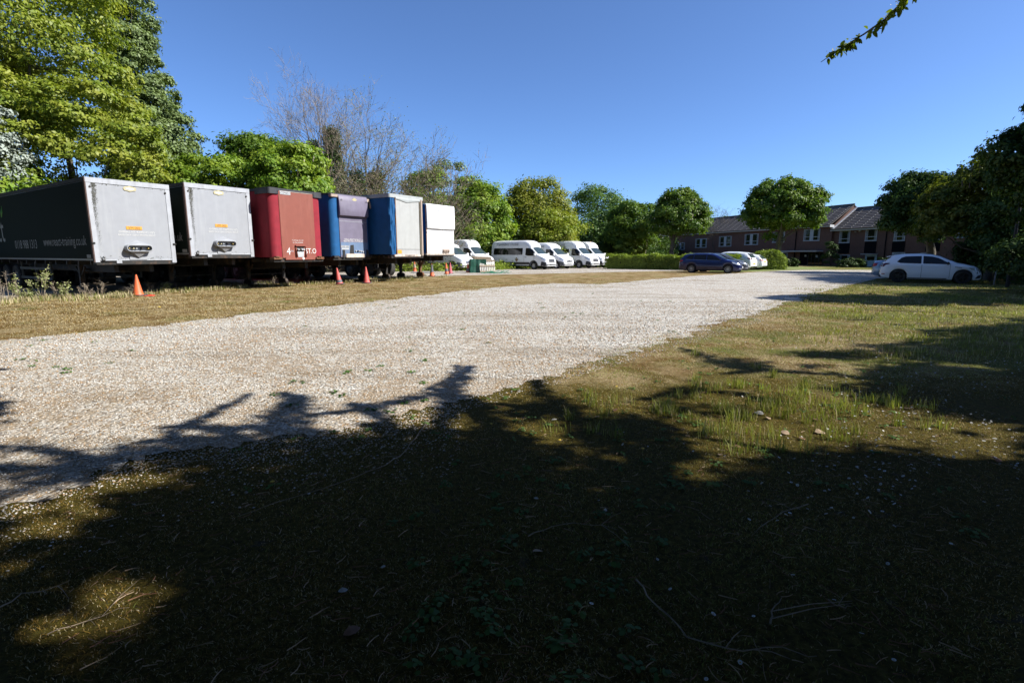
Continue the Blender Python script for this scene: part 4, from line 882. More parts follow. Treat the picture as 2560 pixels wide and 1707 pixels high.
# ---------------------------------------------------------------- right edge: post, floodlight column
g = G(2484, 712); b = MB(); b.tube([(0,0,0),(.06,0,1.05)], .03, 10); b.lathe([(.034,1.0),(.034,1.06),(.0001,1.07)], 10, c=(.06,0,0))
tag(b.build('steel_post', M['steel_grey'], None, (g.x, g.y, 0), sm=40), 'thin grey steel post standing right of the white hatchback nose', 'post')
Yp = 23.0; q = at(2530, 640, Yp); hp = at(2530, 436, Yp).z
o = empty('floodlight_column', (q.x, Yp, 0), 0, 'dark lamp column with a pale floodlight head among the right edge trees', 'lamp post')
b = MB(); b.tube([(0,0,0),(0,0,hp-.1)], [.07,.05], 10); b.build('column', M['steel_dark'], o, sm=40)
b = MB(); b.bar((-.3,0,hp-.1),(.3,0,hp-.1),.03); b.build('crossbar', M['steel_dark'], o)
for sx_ in (-1, 1):
    b = MB(); b.box(-.15,.15,-.08,.06,-.11,.11); f = b.build('floodlight', M['steel_grey'], o, (sx_*.22, -.08, hp+.02), bev=.015); f.rotation_euler = (R(-25), 0, R(sx_*25))
    b = MB(); b.box(-.125,.125,-.09,-.083,-.09,.09); b.build('lens', M['white'], f)
# ---------------------------------------------------------------- lettering
def text_obj(name, s, parent, mat, width, height=None, place=None, label=None, extr=.002, shear=0):
    """place(u, v) -> Matrix putting the text's XY plane on a surface; text is centred"""
    c = bpy.data.curves.new('lettering', 'FONT'); c.body = s; c.align_x = 'CENTER'; c.align_y = 'CENTER'; c.size = 1; c.extrude = 0; c.resolution_u = 2; c.shear = shear
    t = bpy.data.objects.new('tmp', c); COL.objects.link(t); dg = bpy.context.evaluated_depsgraph_get(); dg.update()
    me = bpy.data.meshes.new_from_object(t.evaluated_get(dg)); bpy.data.objects.remove(t); bpy.data.curves.remove(c)
    xs = [v.co.x for v in me.vertices]; ys = [v.co.y for v in me.vertices]; cx = (min(xs)+max(xs))/2; cy = (min(ys)+max(ys))/2
    sx_ = width/max(.01, max(xs)-min(xs)); sy_ = (height/max(.01, max(ys)-min(ys))) if height else sx_
    for v in me.vertices: v.co = place @ Vector(((v.co.x-cx)*sx_, (v.co.y-cy)*sy_, 0))
    me.materials.clear(); me.materials.append(mat); me.name = name; o = link(name, me, parent)
    if label: o['label'] = label
    return o
def on_front(x, y, z): return Matrix(((0,0,1,x),(1,0,0,y),(0,1,0,z),(0,0,0,1)))       # seen from +x; text runs along +y
def on_rightside(x, y, z): return Matrix(((1,0,0,x),(0,0,-1,y),(0,1,0,z),(0,0,0,1)))    # seen from -y; text runs along +x

# ---------------------------------------------------------------- trailers
def paint(name, col, streak, rough=.5, dirt=(.12,.11,.10), var=.08, amt=.5, spots=.0, spec=.4):
    col, streak, dirt = (tuple(k*.78 for k in q) for q in (col, streak, dirt))
    m, nt = new_mat(name); v = coords(nt); vs = coords(nt, (3, 3, .25)); n = noise(nt, v, 3, 5, .6); n2 = noise(nt, vs, 2.2, 6, .65); n3 = noise(nt, v, 14, 6, .75, .3)
    c = ramp(nt, [(.3, tuple(k*(1-var) for k in col)), (.7, tuple(min(1,k*(1+var)) for k in col))]); nt.links.new(n, c.inputs[0]); c = c.outputs[0]
    c = mixc(nt, maprange(nt, n2, .5, .8, 0, amt), c, streak)
    c = mixc(nt, maprange(nt, n3, .68-spots, .76-spots, 0, .6), c, dirt)
    return finish(m, nt, c, rough, bump=n, bstr=.12, bdist=.01, spec=spec)
M['trl_grey'] = paint('trailer_grey_paint', (.34,.355,.385), (.46,.48,.50), .42, var=.05, amt=.45)
M['trl_edge'] = paint('trailer_edge_grey', (.42,.44,.48), (.22,.22,.22), .5, var=.1, amt=.5, spots=.04)
M['curt_green'] = paint('curtain_dark_green', (.010,.017,.013), (.016,.022,.016), .75, dirt=(.02,.02,.02), spec=.08)
M['trl_red'] = paint('trailer_oxide_red', (.27,.08,.055), (.40,.15,.11), .55, var=.06, amt=.4)
M['curt_red'] = paint('curtain_faded_red', (.27,.014,.028), (.33,.06,.075), .85, var=.15, amt=.35)
M['trl_purple'] = paint('trailer_faded_purple', (.17,.15,.215), (.23,.215,.275), .55, var=.12, amt=.5)
M['trl_blue'] = paint('trailer_dusty_blue', (.13,.20,.33), (.25,.28,.33), .6, dirt=(.20,.10,.06), amt=.6, spots=.05)
M['curt_blue'] = paint('curtain_blue', (.012,.10,.27), (.02,.13,.32), .6, dirt=(.02,.06,.12), var=.15, spec=.2)
M['trl_white'] = paint('trailer_offwhite', (.42,.43,.42), (.30,.31,.30), .6, dirt=(.30,.32,.30), var=.05, amt=.45)
M['trl_white2'] = paint('container_white', (.78,.79,.80), (.45,.46,.46), .5, dirt=(.35,.36,.36), var=.03, amt=.5)
M['rusty_white'] = paint('rusty_white_beam', (.62,.55,.48), (.36,.16,.08), .75, dirt=(.33,.14,.06), var=.1, amt=.9, spots=.12)
M['cap_black'] = plain('rubber_cap', (.03,.032,.04), .6, var=.3)
M['cap_pale'] = paint('pale_vinyl', (.40,.43,.43), (.28,.30,.30), .6, dirt=(.2,.2,.18), amt=.6)
M['cap_tan'] = paint('tan_edging', (.42,.33,.27), (.25,.15,.1), .7, amt=.7)
M['badge'] = plain('badge_cream', (.50,.45,.27), .5, var=.15, scale=30)
M['orange_plate'] = plain('orange_plate', (.75,.36,.04), .5, var=.08)
M['plate_white'] = plain('plate_white', (.48,.50,.52), .5, var=.08)
M['brass'] = plain('brass', (.45,.33,.12), .4, .8)
M['tape_red'] = plain('tape_red', (.5,.04,.03), .5)
TA = R(-33.15)
def rrect(x0, x1, y0, y1, r, n=5, corners=(1,1,1,1)):
    out = []
    for (cx, cy, a0, k) in ((x1-r, y1-r, 0, corners[0]), (x0+r, y1-r, 90, corners[1]), (x0+r, y0+r, 180, corners[2]), (x1-r, y0+r, 270, corners[3])):
        if not k: out.append((cx+r*(1 if a0 in (0,270) else -1), cy+r*(1 if a0 in (0,90) else -1))); continue
        for i in range(n+1): a = R(a0+90*i/n); out.append((cx+r*math.cos(a), cy+r*math.sin(a)))
    return out
def undercarriage(t, L, W, z0, legx=-2.6, rusty=False, wheels=3, mat='steel_dark'):
    b = MB()
    for y in (W/2-.55, W/2+.55): b.box(-L+.1, -.35, y-.07, y+.07, z0-.42, z0-.012); 
    x = -.6
    while x > -L+.5: b.box(x-.05, x+.05, .08, W-.08, z0-.16, z0-.015); x -= 1.1
    b.box(-.30, -.02, .05, W-.05, z0-.14, z0-.01); b.build('chassis', M[mat], t)
    for y in (W/2-.85, W/2+.85):
        b = MB(); b.bar((legx, y, .16), (legx, y, z0-.1), .07); b.bar((legx-.45, y, z0-.25), (legx, y, .62), .03); b.bar((legx+.4, y, z0-.25), (legx, y, .62), .03)
        b.bar((legx-.05, y, z0-.35), (legx-.05, W/2, z0-.3), .03)
        o = b.build('landing_leg', M['rust' if (rusty and y > W/2) else mat], t)
        w_ = MB()
        for xo in (-.14, .14): w_.lathe([(.0001,-.07),(.15,-.07),(.17,-.04),(.17,.04),(.15,.07),(.0001,.07)], 14, 'y', (legx+xo, y, .17))
        w_.build('foot_wheel', M['rust' if (rusty and y > W/2) else mat], o, sm=40)
    b = MB(); b.bar((legx, W/2-.85, z0-.45), (legx, W/2+.85, z0-.45), .035); b.bar((legx, W/2-.85, .55), (legx, W/2+.85, .55), .02); b.build('leg_brace', M[mat], t)
    for i in range(wheels):
        x = -L+2.2+i*1.31
        for y in (.30, W-.30):
            b = MB()
            for yo in (-.17, .17): b.lathe([(.28,-.12),(.47,-.13),(.50,-.09),(.50,.09),(.47,.13),(.28,.12)], 22, 'y', (x, y+yo*.55, .50))
            o = b.build('wheel', M['rubber'], t, sm=35)
            r_ = MB(); s = -1 if y < 1 else 1; r_.lathe([(.29,0),(.27,-.05*s),(.14,-.06*s),(.12,.05*s),(.0001,.06*s)], 18, 'y', (x, y+s*.20, .50)); r_.build('rim', M['steel_grey'], o, sm=35)
        b = MB(); b.tube([(x, .3, .5), (x, W-.3, .5)], .07, 8); b.box(x-.3, x+.3, .75, .85, .5, z0-.4); b.box(x-.3, x+.3, W-.85, W-.75, .5, z0-.4); b.build('axle', M[mat], t)
    b = MB(); b.box(-L+.0, -L+.1, .15, W-.15, .5, .62); b.build('rear_bumper', M[mat], t)
M['bumper_dull'] = plain('dull_guard_metal', (.09,.09,.08), .7)
def skirt(t, L, y=.1, x0=-8.2, x1=-4.6, z=.5):
    b = MB(); 
    for zz in (z, z+.38): b.box(x0, x1, y, y+.03, zz-.05, zz+.05)
    for x in (x0+.1, (x0+x1)/2, x1-.1): b.bar((x, y+.05, z), (x, y+.05, z+.65), .03)
    b.build('side_guard', M['bumper_dull'], t)
def coupler(t, W, z0, H, W_=.82, mat='trl_grey', yc=None):
    """moulded connector housing with its row of couplings"""
    yc = yc or W*.51; zc = z0+.42; w2 = W_/2; hh = .125; dpt = .24
    def stad(w, h, n=7):
        o = []
        for (cx, a0) in ((w-h, -90), (-(w-h), 90)):
            for i in range(n+1): a = R(a0+180*i/n); o.append((cx+h*math.cos(a), h*math.sin(a)))
        return o
    A = stad(w2, hh); B = stad(w2-.035, hh-.035); n = len(A); b = MB()
    lay = [(A, 0), (A, dpt-.02), (stad(w2-.012, hh-.012), dpt), (B, dpt), (B, .06)]
    for P, x in lay: b.v += [(x, yc+p[0], zc+p[1]) for p in P]
    for l in range(len(lay)-1):
        for i in range(n): b.f.append((l*n+i, l*n+(i+1)%n, (l+1)*n+(i+1)%n, (l+1)*n+i)); b.m.append(0)
    b.f.append(tuple(4*n+i for i in range(n))); b.m.append(0)
    # peaked hood above, pointed keel below
    b.add([(0,yc-w2*.78,zc+hh*.9),(0,yc+w2*.78,zc+hh*.9),(0,yc,zc+hh+.15),(dpt*.9,yc-w2*.72,zc+hh*.98),(dpt*.9,yc+w2*.72,zc+hh*.98),(dpt*.8,yc,zc+hh+.03)], [(0,2,5,3),(2,1,4,5),(3,5,4),(0,1,2)])
    b.add([(0,yc-w2*.7,zc-hh*.9),(0,yc+w2*.7,zc-hh*.9),(0,yc,zc-hh-.22),(dpt*.8,yc-w2*.6,zc-hh*.98),(dpt*.8,yc+w2*.6,zc-hh*.98),(dpt*.3,yc,zc-hh-.20)], [(0,3,5,2),(2,5,4,1),(3,4,5)])
    o = b.build('coupling_housing', M[mat], t, sm=40)
    b = MB(); b.box(0.002, .03, yc-.27, yc+.27, z0+.02, z0+.24); b.build('housing_bracket', M[mat], o)
    for i, (dy, m) in enumerate(((-.30,'brass'),(-.17,'badge'),(-.08,'plate_white'),(.09,'steel_dark'),(.29,'brass'))):
        c = MB(); c.lathe([(.0001,.06),(.035,.06),(.035,.12),(.022,.14),(.022,.17),(.0001,.175)], 10, 'x', (0, yc+dy, zc-.01)); c.build('air_coupling', M[m], o, sm=40)
def badge(t, y, z, s=.2, x=.008, cross=False):
    b = MB(); pts = [(-1,0),(-.85,.3),(-.35,.38),(0,.5),(.35,.38),(.85,.3),(1,0),(.85,-.3),(.35,-.38),(0,-.5),(-.35,-.38),(-.85,-.3)]
    if cross: pts = [(-1,.2),(-.55,.25),(-.45,.6),(.45,.6),(.55,.25),(1,.2),(1,-.2),(.55,-.25),(.45,-.6),(-.45,-.6),(-.55,-.25),(-1,-.2)]
    b.prism([(y+p[0]*s, z+p[1]*s) for p in pts], 'yz', x, x+.012); o = b.build('badge', M['badge'], t)
    if not cross: c = MB(); c.prism([(y+p[0]*s*.72, z+p[1]*s*.5) for p in pts], 'yz', x+.0122, x+.015); c.build('badge_centre', M['plate_white'], o)
def clamp(t, y, z):
    b = MB(); b.box(-.03,.05,y-.05,y+.05,z-.03,z+.03); b.build('lamp', M['steel_dark'], t, bev=.008)
def steps(t, W, z0, mat='steel_dark'):
    b = MB(); b.box(-.25,-.02,.18,.66,z0-.10,z0-.015); b.box(-.25,-.015,.78,W-.14,z0-.13,z0-.013); b.build('front_step', M[mat], t, bev=.01)

M['algae'] = plain('algae', (.12,.12,.10), .95, var=.5)
def grey_trailer(X, Y, z0, H, W, plate, label, L=13.6, sidetext=True):
    t = empty('box_trailer', (X, Y, 0), TA, label, 'trailer', 'trailers parked in a row')
    b = MB(); b.box(-L, 0, 0, W, z0, z0+H); b.build('body', M['trl_grey'], t, bev=.03)
    b = MB(); b.box(-L+.1, -.10, -.012, -.002, z0+.06, z0+H-.14); b.build('side_curtain', M['curt_green'], t)
    b = MB(); b.box(-L, -.05, -.02, .1, z0+H-.13, z0+H+.012); b.build('roof_rail', M['steel_dark'], t, bev=.02)
    b = MB(); b.box(.002,.016, 0.0,.15,z0-.06,z0+H-.17); b.box(.002,.016, W-.15,W,z0-.10,z0+H-.17); b.box(.002,.020, 0,W,z0+H-.165,z0+H+.005)
    b.box(.002,.016,.62,.78,z0-.10,z0+.01); b.box(.001,.012,.15,W-.15,z0-.01,z0+.05); b.build('front_frame', M['trl_edge'], t, bev=.006)
    b = MB(); b.box(-.10,.02,-.016,.02,z0-.06,z0+H-.02); b.build('corner_post', M['rust_dark'], t)
    steps(t, W, z0); coupler(t, W, z0, H)
    badge(t, W*.50, z0+H-.26); clamp(t, .02, z0+.58); clamp(t, W-.02, z0+.58)
    for y in (.12, W-.15): c = MB(); c.lathe([(.0001,.03),(.03,.03),(.035,.016)], 10, 'x', (0, y, z0+H-.30)); c.build('marker_light', M['steel_dark'], t, sm=40)
    for y in (.25,): c = MB(); c.box(.016,.07,y-.04,y+.06,z0+.03,z0+.10); c.lathe([(.0001,.10),(.03,.10),(.03,.02)],8,'x',(0,y+.02,z0+.12)); c.build('latch', M['steel_grey'], t)
    b = MB(); b.box(.004,.014, W*.50-.24, W*.50+.24, z0+1.06, z0+1.17); p = b.build('number_plate', M['orange_plate'], t)
    text_obj('lettering', plate, p, M['lettering_dark'], .36, .08, on_front(.016, W*.50, z0+1.115))
    text_obj('lettering', 'OVERALL HT. 4.00M(13\'1 1/2")', t, M['lettering_white'], 1.10, .085, on_front(.006, W*.53, z0+.97))
    text_obj('lettering', 'BASED ON A 1220mm KINGPIN HEIGHT', t, M['lettering_white'], 1.14, .055, on_front(.006, W*.53, z0+.875))
    text_obj('lettering', 'www.react-training.co.uk', t, M['letter_grey'], 4.1, .42, on_rightside(-2.5, -.016, z0+.62))
    if sidetext:
        text_obj('lettering', '0118 988 1313', t, M['letter_grey'], 2.6, .34, on_rightside(-6.6, -.016, z0+.60))
        text_obj('lettering', 'react', t, M['letter_grey'], 2.6, .85, on_rightside(-10.4, -.016, z0+1.15))
        b = MB(); b.tube([(-9.1,-.02,z0+1.75),(-8.95,-.02,z0+1.95),(-8.9,-.02,z0+2.2)], [.02,.05,.01], 4); b.build('emblem', M['leaf_tick'], t)
    rp = random.Random(int(z0*100)); b = MB()
    for k in range(700):
        v = rp.random(); y = .20+.10*v*0+rp.gauss(0,.025)*(1.6-v)+.03*math.sin(v*9); z = z0+H-.14-v*(H-.3)*rp.random()**.6; q = rp.uniform(.003,.009)*(1.5-v*.8)
        b.box(.0165,.0175,y-q*.6,y+q*.6,z-q,z+q*rp.uniform(.8,2.2))
    for k in range(90): y = rp.uniform(.1,W-.1); z = z0+rp.choice((.08,H-.16))+rp.gauss(0,.03); q = rp.uniform(.004,.012); b.box(.0165,.0175,y-q,y+q,z-q,z+q)
    b.build('algae_streak', M['algae'], t)
    b = MB(); b.box(-.55,-.2,-.02,-.008,z0+.08,z0+.20); b.build('side_label', M['letter_grey'], t)
    undercarriage(t, L, W, z0); skirt(t, L); return t
M['letter_grey'] = plain('lettering_grey', (.30,.30,.29), .6, var=.2); M['leaf_tick'] = plain('green_emblem', (.10,.35,.08), .6)
grey_trailer(-13.95, 17.59, 1.23, 2.70, 2.53, 'VM 002', 'pale grey trailer front with orange plate 002, leftmost and nearest of the row')
grey_trailer(-12.10, 19.85, 1.43, 2.62, 2.50, 'VM 003', 'pale grey trailer front with orange plate 003, second from the left', sidetext=False)

# red curtain sider -------------------------------------------------------------------------------
def curtain_body(t, L, W, z0, H, mat, r=.26, name='side_curtain'):
    b = MB(); b.prism(rrect(-L, 0, 0, W, r, 6, (1,0,0,1)), 'xy', z0, z0+H); return b.build(name, M[mat], t, sm=40)
X, Y, z0, H, W = -9.86, 21.73, 1.26, 2.82, 2.50
t = empty('curtain_trailer', (X, Y, 0), TA, 'brownish red trailer with black roof corners and ST.O painted in white', 'trailer', 'trailers parked in a row')
curtain_body(t, 13.6, W, z0+.05, H-.12, 'curt_red'); b = MB(); b.box(-.2,.022,.43,W-.43,z0+.02,z0+H-.02)
fp = b.build('front_panel', M['trl_red'], t, bev=.008)
b = MB()
for k in range(28): b.box(.0225,.0255,.47+k*.058,.476+k*.058,z0+.12,z0+H-.1)
b.build('panel_ribs', M['trl_red'], fp)
b = MB(); b.prism(rrect(-13.6,.035,-.03,W+.03,.26,6,(1,0,0,1)), 'xy', z0+H-.06, z0+H+.03); b.build('roof', M['cap_black'], t, sm=40)
for (y0, y1) in ((-.045,.46),(W-.46,W+.045)):
    b = MB(); b.prism(rrect(-.9,.06,y0,y1,.12,4,(1,0,0,1)), 'xy', z0+H-.20, z0+H+.04); b.build('roof_corner_cap', M['cap_black'], t, sm=40)
b = MB(); b.box(.023,.033,.47,W-.48,z0+H-.075,z0+H+.005); b.build('top_rail', M['rusty_white'], t)
b = MB(); b.box(.024,.036,.50,.98,z0+H-.20,z0+H-.07); p = b.build('number_sign', M['plate_white'], t); text_obj('lettering', 'CSM857', p, M['lettering_dark'], .42, .09, on_front(.038,.74,z0+H-.135))
b = MB(); b.box(-.25,.05,.55,W-.50,z0-.06,z0+.05); b.build('bumper_beam', M['trl_red'], t, bev=.01)
for y in (.2, W-.25): b = MB(); b.box(-.25,.07,y-.2,y+.2,z0-.04,z0+.06); b.box(-.1,.11,y-.12,y+.05,z0+.05,z0+.10); b.build('corner_foot', M['rust'], t, bev=.01)
b = MB(); yc = W*.515; pts = [(yc-.20,z0+.06),(yc+.20,z0+.06),(yc+.24,z0+.52),(yc-.24,z0+.52)]; b.prism(pts, 'yz', .023, .029); ho = b.build('coupling_recess', M['trl_red'], t)
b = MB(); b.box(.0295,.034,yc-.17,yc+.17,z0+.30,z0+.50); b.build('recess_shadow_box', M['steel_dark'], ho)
b = MB(); b.prism([(yc-.13,z0+.06),(yc+.13,z0+.06),(yc+.17,z0+.30),(yc-.17,z0+.30)], 'yz', .03, .045); b.build('recess_plate', M['plate_white'], ho)
for sgn in (-1, 1): b = MB(); b.add([(.02,yc+sgn*.21,z0+.05),(.02,yc+sgn*.25,z0+.58),(.13,yc+sgn*.215,z0+.05)], [(0,1,2)]); b.add([(.02,yc+sgn*.225,z0+.05),(.02,yc+sgn*.265,z0+.58),(.13,yc+sgn*.23,z0+.05)], [(0,1,2)]); b.build('gusset', M['trl_red'], ho)
b = MB(); b.box(.02,.10,yc-.25,yc+.25,z0+.52,z0+.56); b.build('recess_hood', M['trl_red'], ho)
for dy in (-.13,-.04,.05,.13): c = MB(); c.lathe([(.0001,.12),(.035,.12),(.04,.05),(.05,.03)], 10, 'x', (0,yc+dy,z0+.38)); c.build('air_coupling', M['plate_white' if abs(dy) > .045 else 'steel_dark'], ho, sm=40)
text_obj('lettering', 'Travel height 13m 14.21', t, M['lettering_white'], .55, .06, on_front(.0262, W*.475, z0+.76)); text_obj('lettering', 'On 1220m KINGPIN', t, M['lettering_white'], .48, .05, on_front(.0262, W*.475, z0+.67))
text_obj('lettering', '4', t, M['lettering_white'], .17, .30, on_front(.0262, .72, z0+.31), 'hand painted white figure four'); text_obj('lettering', 'm', t, M['trl_edge'], .14, .07, on_front(.0262, .88, z0+.31))
text_obj('lettering', 'ST.O', t, M['lettering_white'], .54, .22, on_front(.0262, 1.81, z0+.32), 'thick hand painted white letters')
b = MB(); b.lathe([(.0001,.053),(.055,.053)], 12, 'x', (0, W*.56, z0+.0)); b.build('paint_spot', M['lettering_white'], t)
undercarriage(t, 13.6, W, z0)

# purple fronted trailer ----------------------------------------------------------------------------
X, Y, z0, H, W = -8.63, 25.37, 1.30, 2.99, 2.44
t = empty('curtain_trailer', (X, Y, 0), TA, 'trailer with faded purple front, bulging upper half and blue curtains', 'trailer', 'trailers parked in a row')
curtain_body(t, 13.6, W, z0+.03, H-.08, 'curt_blue', .3)
y0, y1 = .46, W-.26
b = MB(); b.box(-.2,.03,y0,y1,z0,z0+H-.02); fp = b.build('front_panel', M['trl_purple'], t, bev=.008)
# bulging deflector: curved in section
b = MB(); ys_ = [y0-.02, y0+.05, (y0+y1)/2, y1-.05, y1+.02]; pr = [(.03, .02),(.12,.10),(.16,.30),(.19,.62),(.20,.90),(.17,1.0),(.03,1.02)]
for (x_, dz) in pr:
    for i, y in enumerate(ys_): b.v.append((.03+(x_-.03)*(1 if 0 < i < 4 else .75)*(1.1 if i == 2 else 1), y, z0+H-dz))
for j in range(len(pr)-1):
    for i in range(4): b.f.append((j*5+i, j*5+i+1, j*5+i+6, j*5+i+5)); b.m.append(0)
b.f.append((0,5,10,15,20,25,30)); b.m.append(0); b.f.append((4,9,14,19,24,29,34)[::-1]); b.m.append(0)
df = b.build('deflector', M['trl_purple'], t, sm=50); badge(df, (y0+y1)/2+.02, z0+H-.22, .14, .155, True)
for (y, z) in ((y0+.09,z0+H-.27),(y1-.10,z0+H-.27)): c = MB(); c.lathe([(.030,.170),(.042,.175),(.030,.18)], 12, 'x', (0,y,z)); c.build('ring_bolt', M['lettering_dark'], df)
b = MB(); b.box(.031,.037,y0,y1,z0+1.72,z0+1.735); b.build('seam_strip', M['trl_edge'], t)
b = MB(); b.box(.0305,.038,y0+.02,y1-.02,z0+.10,z0+.72); b.build('lower_panel', M['trl_blue'], t)
b = MB(); b.box(.02,.07,y0+.3,y1-.25,z0-.03,z0+.16); b.build('bumper_beam', M['rusty_white'], t, bev=.01)
for y in (y0+.17, y1-.07): b = MB(); b.box(.032,.075,y-.06,y+.06,z0-.03,z0+.36); b.build('step_slot', M['black'], t)
b = MB(); b.box(.0385,.046,y0+.02,y0+.52,z0+.46,z0+.56); b.box(.0385,.046,y0+.06,y0+.5,z0+.36,z0+.44); p = b.build('number_sign', M['plate_white'], t); text_obj('lettering', 'HIRE L003', p, M['lettering_dark'], .46, .08, on_front(.048,y0+.27,z0+.51))
b = MB(); b.prism([(y0+.52,z0+.08),(y0+.80,z0+.12),(y0+.80,z0+.60),(y0+.60,z0+.58)], 'yz', .0385, .048); b.build('coupling_recess', M['black'], t)
for k in range(5): c = MB(); c.lathe([(.0001,.09),(.035,.09),(.04,.03)], 9, 'x', (0,y0+.92+k*.11,z0+.30-.015*(k%2)-.04*(k==4))); c.build('air_coupling', M['plate_white' if k in (0,2,3,4) else 'steel_dark'], t, sm=40)
text_obj('lettering', "OVERALL HEIGHT 4.00 Mtrs 13' - 1 1/2", t, M['lettering_white'], 1.22, .07, on_front(.0335,(y0+y1)/2,z0+.86)); text_obj('lettering', 'BASED ON A 1250mm 5TH WHEEL HEIGHT', t, M['lettering_white'], 1.30, .06, on_front(.0335,(y0+y1)/2,z0+.775))
b = MB(); b.prism(rrect(-13.6,.03,-.02,W+.02,.28,6,(1,0,0,1)), 'xy', z0+H-.06, z0+H+.02); b.build('roof', M['cap_black'], t, sm=40)
b = MB(); b.box(-.15,.06,.05,.47,z0+H-.17,z0+H-.03); b.build('roof_corner_cap', M['cap_tan'], t, bev=.02)
b = MB(); b.box(-.10,.12,y1-.02,y1+.20,z0+H-.27,z0+H-.10); b.bar((.06,y1+.18,z0+H-.18),(.02,y1+.30,z0+H-.55),.045); b.build('torn_corner_flap', M['cap_tan'], t, bev=.02)
for y in (.22, W-.14): b = MB(); b.box(-.25,.05,y-.16,y+.14,z0-.04,z0+.07); b.build('corner_foot', M['steel_dark'], t, bev=.01)
undercarriage(t, 13.6, W, z0, wheels=3)

# blue and white trailer ------------------------------------------------------------------------------
X, Y, z0, H, W = -6.12, 26.68, 1.38, 3.02, 2.44
t = empty('curtain_trailer', (X, Y, 0), TA, 'blue curtain trailer with off white front panel and pale sagging roof edge', 'trailer', 'trailers parked in a row')
c_ = MB(); c_.prism(rrect(-13.6, 0, 0, W, .10, 4, (1,0,0,1)), 'xy', z0+.05, z0+H-.05); c_.build('side_curtain', M['curt_blue'], t, sm=40)
# creased loose fabric wrapping the left front corner
rp = random.Random(3); b = MB(); cols = 12; rows = 22
for j in range(rows+1):
    for i in range(cols+1):
        u = i/cols; z = z0+.04+(H-.22)*j/rows; f = .035*math.sin(u*17+j*.55)+.02*math.sin(j*.9+u*5); y = -.03+u*.36; b.v.append((.028+f*(1 if 0 < i else .3)+.02*u-(.10 if i == 0 else 0), y, z))
for j in range(rows):
    for i in range(cols): a = j*(cols+1)+i; b.f.append((a,a+1,a+cols+2,a+cols+1)); b.m.append(0)
b.build('loose_curtain_fold', M['curt_blue'], t, sm=80)
b = MB(); b.box(-.1,.03,.40,W-.34,z0+.02,z0+H-.1); fp = b.build('front_panel', M['trl_white'], t, bev=.006)
b = MB(); b.box(.0305,.036,.40,W-.34,z0+.30,z0+.315); b.build('panel_seam', M['steel_dark'], fp)
b = MB(); b.box(-.05,.05,.355,.40,z0-.04,z0+H-.12); b.build('left_post', M['rust'], t)
b = MB(); b.box(-.05,.06,W-.34,W-.22,z0-.04,z0+H-.12); b.build('right_post', M['bark'], t); b = MB(); b.box(-.05,.075,W-.22,W-.13,z0-.02,z0+H-.12); b.build('curtain_pole', M['cap_tan'], t)
b = MB(); b.prism(rrect(-13.6,.05,-.04,W+.02,.12,4,(1,0,0,1)), 'xy', z0+H-.16, z0+H+.02); b.build('roof_edge', M['cap_pale'], t, sm=40)
b = MB(); n_ = 20
for i in range(n_+1):
    u = i/n_; y = .38+u*(W-.65); sag = .08*math.sin(math.pi*u)+.05*max(0, 1-abs(u-.45)/.25)
    b.v += [(.055,y,z0+H-.12),(.085,y,z0+H-.17-sag*.6),(.055,y,z0+H-.22-sag)]
for i in range(n_):
    for k in (0,1): b.f.append((i*3+k,i*3+k+1,i*3+k+4,i*3+k+3)); b.m.append(0)
b.build('sagging_valance', M['cap_pale'], t, sm=60)
b = MB(); b.box(-.2,.055,.2,W-.3,z0-.07,z0+.045); b.build('bumper_beam', M['rusty_white'], t, bev=.01)
b = MB(); b.box(.031,.04,.44,.72,z0+.09,z0+.27); b.build('orange_panel', M['orange_plate'], t)
rp = random.Random(8); b = MB()
for k in range(9): y = .95+k*.085; b.box(.056,.09,y-.02,y+.03*rp.random(),z0-.03+.02*rp.random(),z0+.02); 
b.build('couplings', M['steel_dark'], t)
undercarriage(t, 13.6, W, z0, mat='steel_dark')

# white container trailer -------------------------------------------------------------------------------
X, Y, z0, H, W = -4.90, 30.26, 1.47, 2.80, 2.50
t = empty('container_trailer', (X, Y, 0), TA, 'short white box trailer with bulging upper half, rightmost of the row', 'trailer', 'trailers parked in a row')
b = MB(); b.box(-9,0,0,W,z0,z0+H); b.build('body', M['trl_white2'], t, bev=.03)
b = MB(); b.box(-9,-.02,-.01,-.001,z0+.03,z0+H-.05); b.build('side_panel', M['curt_blue'], t)
b = MB(); pr = [(.004,.0),(.06,.03),(.10,.10),(.12,.6),(.13,1.25),(.10,1.36),(.004,1.40)]; ys_ = [.03,.10,W/2,W-.10,W-.01]
for (x_, dz) in pr:
    for i, y in enumerate(ys_): b.v.append((x_*(1 if 0 < i < 4 else .6), y, z0+H-dz-(.02 if i == 2 and dz > 1.3 else 0)))
for j in range(len(pr)-1):
    for i in range(4): b.f.append((j*5+i, j*5+i+1, j*5+i+6, j*5+i+5)); b.m.append(0)
b.f.append((0,5,10,15,20,25,30)); b.m.append(0); b.f.append((4,9,14,19,24,29,34)[::-1]); b.m.append(0)
df = b.build('deflector', M['trl_white2'], t, sm=50)
text_obj('lettering', 'C.R.C.S', df, M['faint'] if 'faint' in M else M.setdefault('faint', plain('faint_grey', (.55,.56,.57), .6, var=.25, scale=30)), 1.15, .24, on_front(.128, W*.45, z0+H-.42))
b = MB(); b.box(-.2,.03,-.02,W+.01,z0-.08,z0+.02); b.build('bumper_beam', M['rusty_white'], t, bev=.01)
b = MB(); b.box(.004,.02,-.005,.05,z0,z0+H-.1); b.build('corner_post', M['rust'], t)
b = MB(); rp = random.Random(4)
for k in range(6): y = W*.58+k*.08+rp.uniform(-.02,.02); b.tube([(.01,y,z0+.2),(.10,y+rp.uniform(-.03,.03),z0+.18),(.08,y+rp.uniform(-.05,.05),z0+.02)], .022, 6)
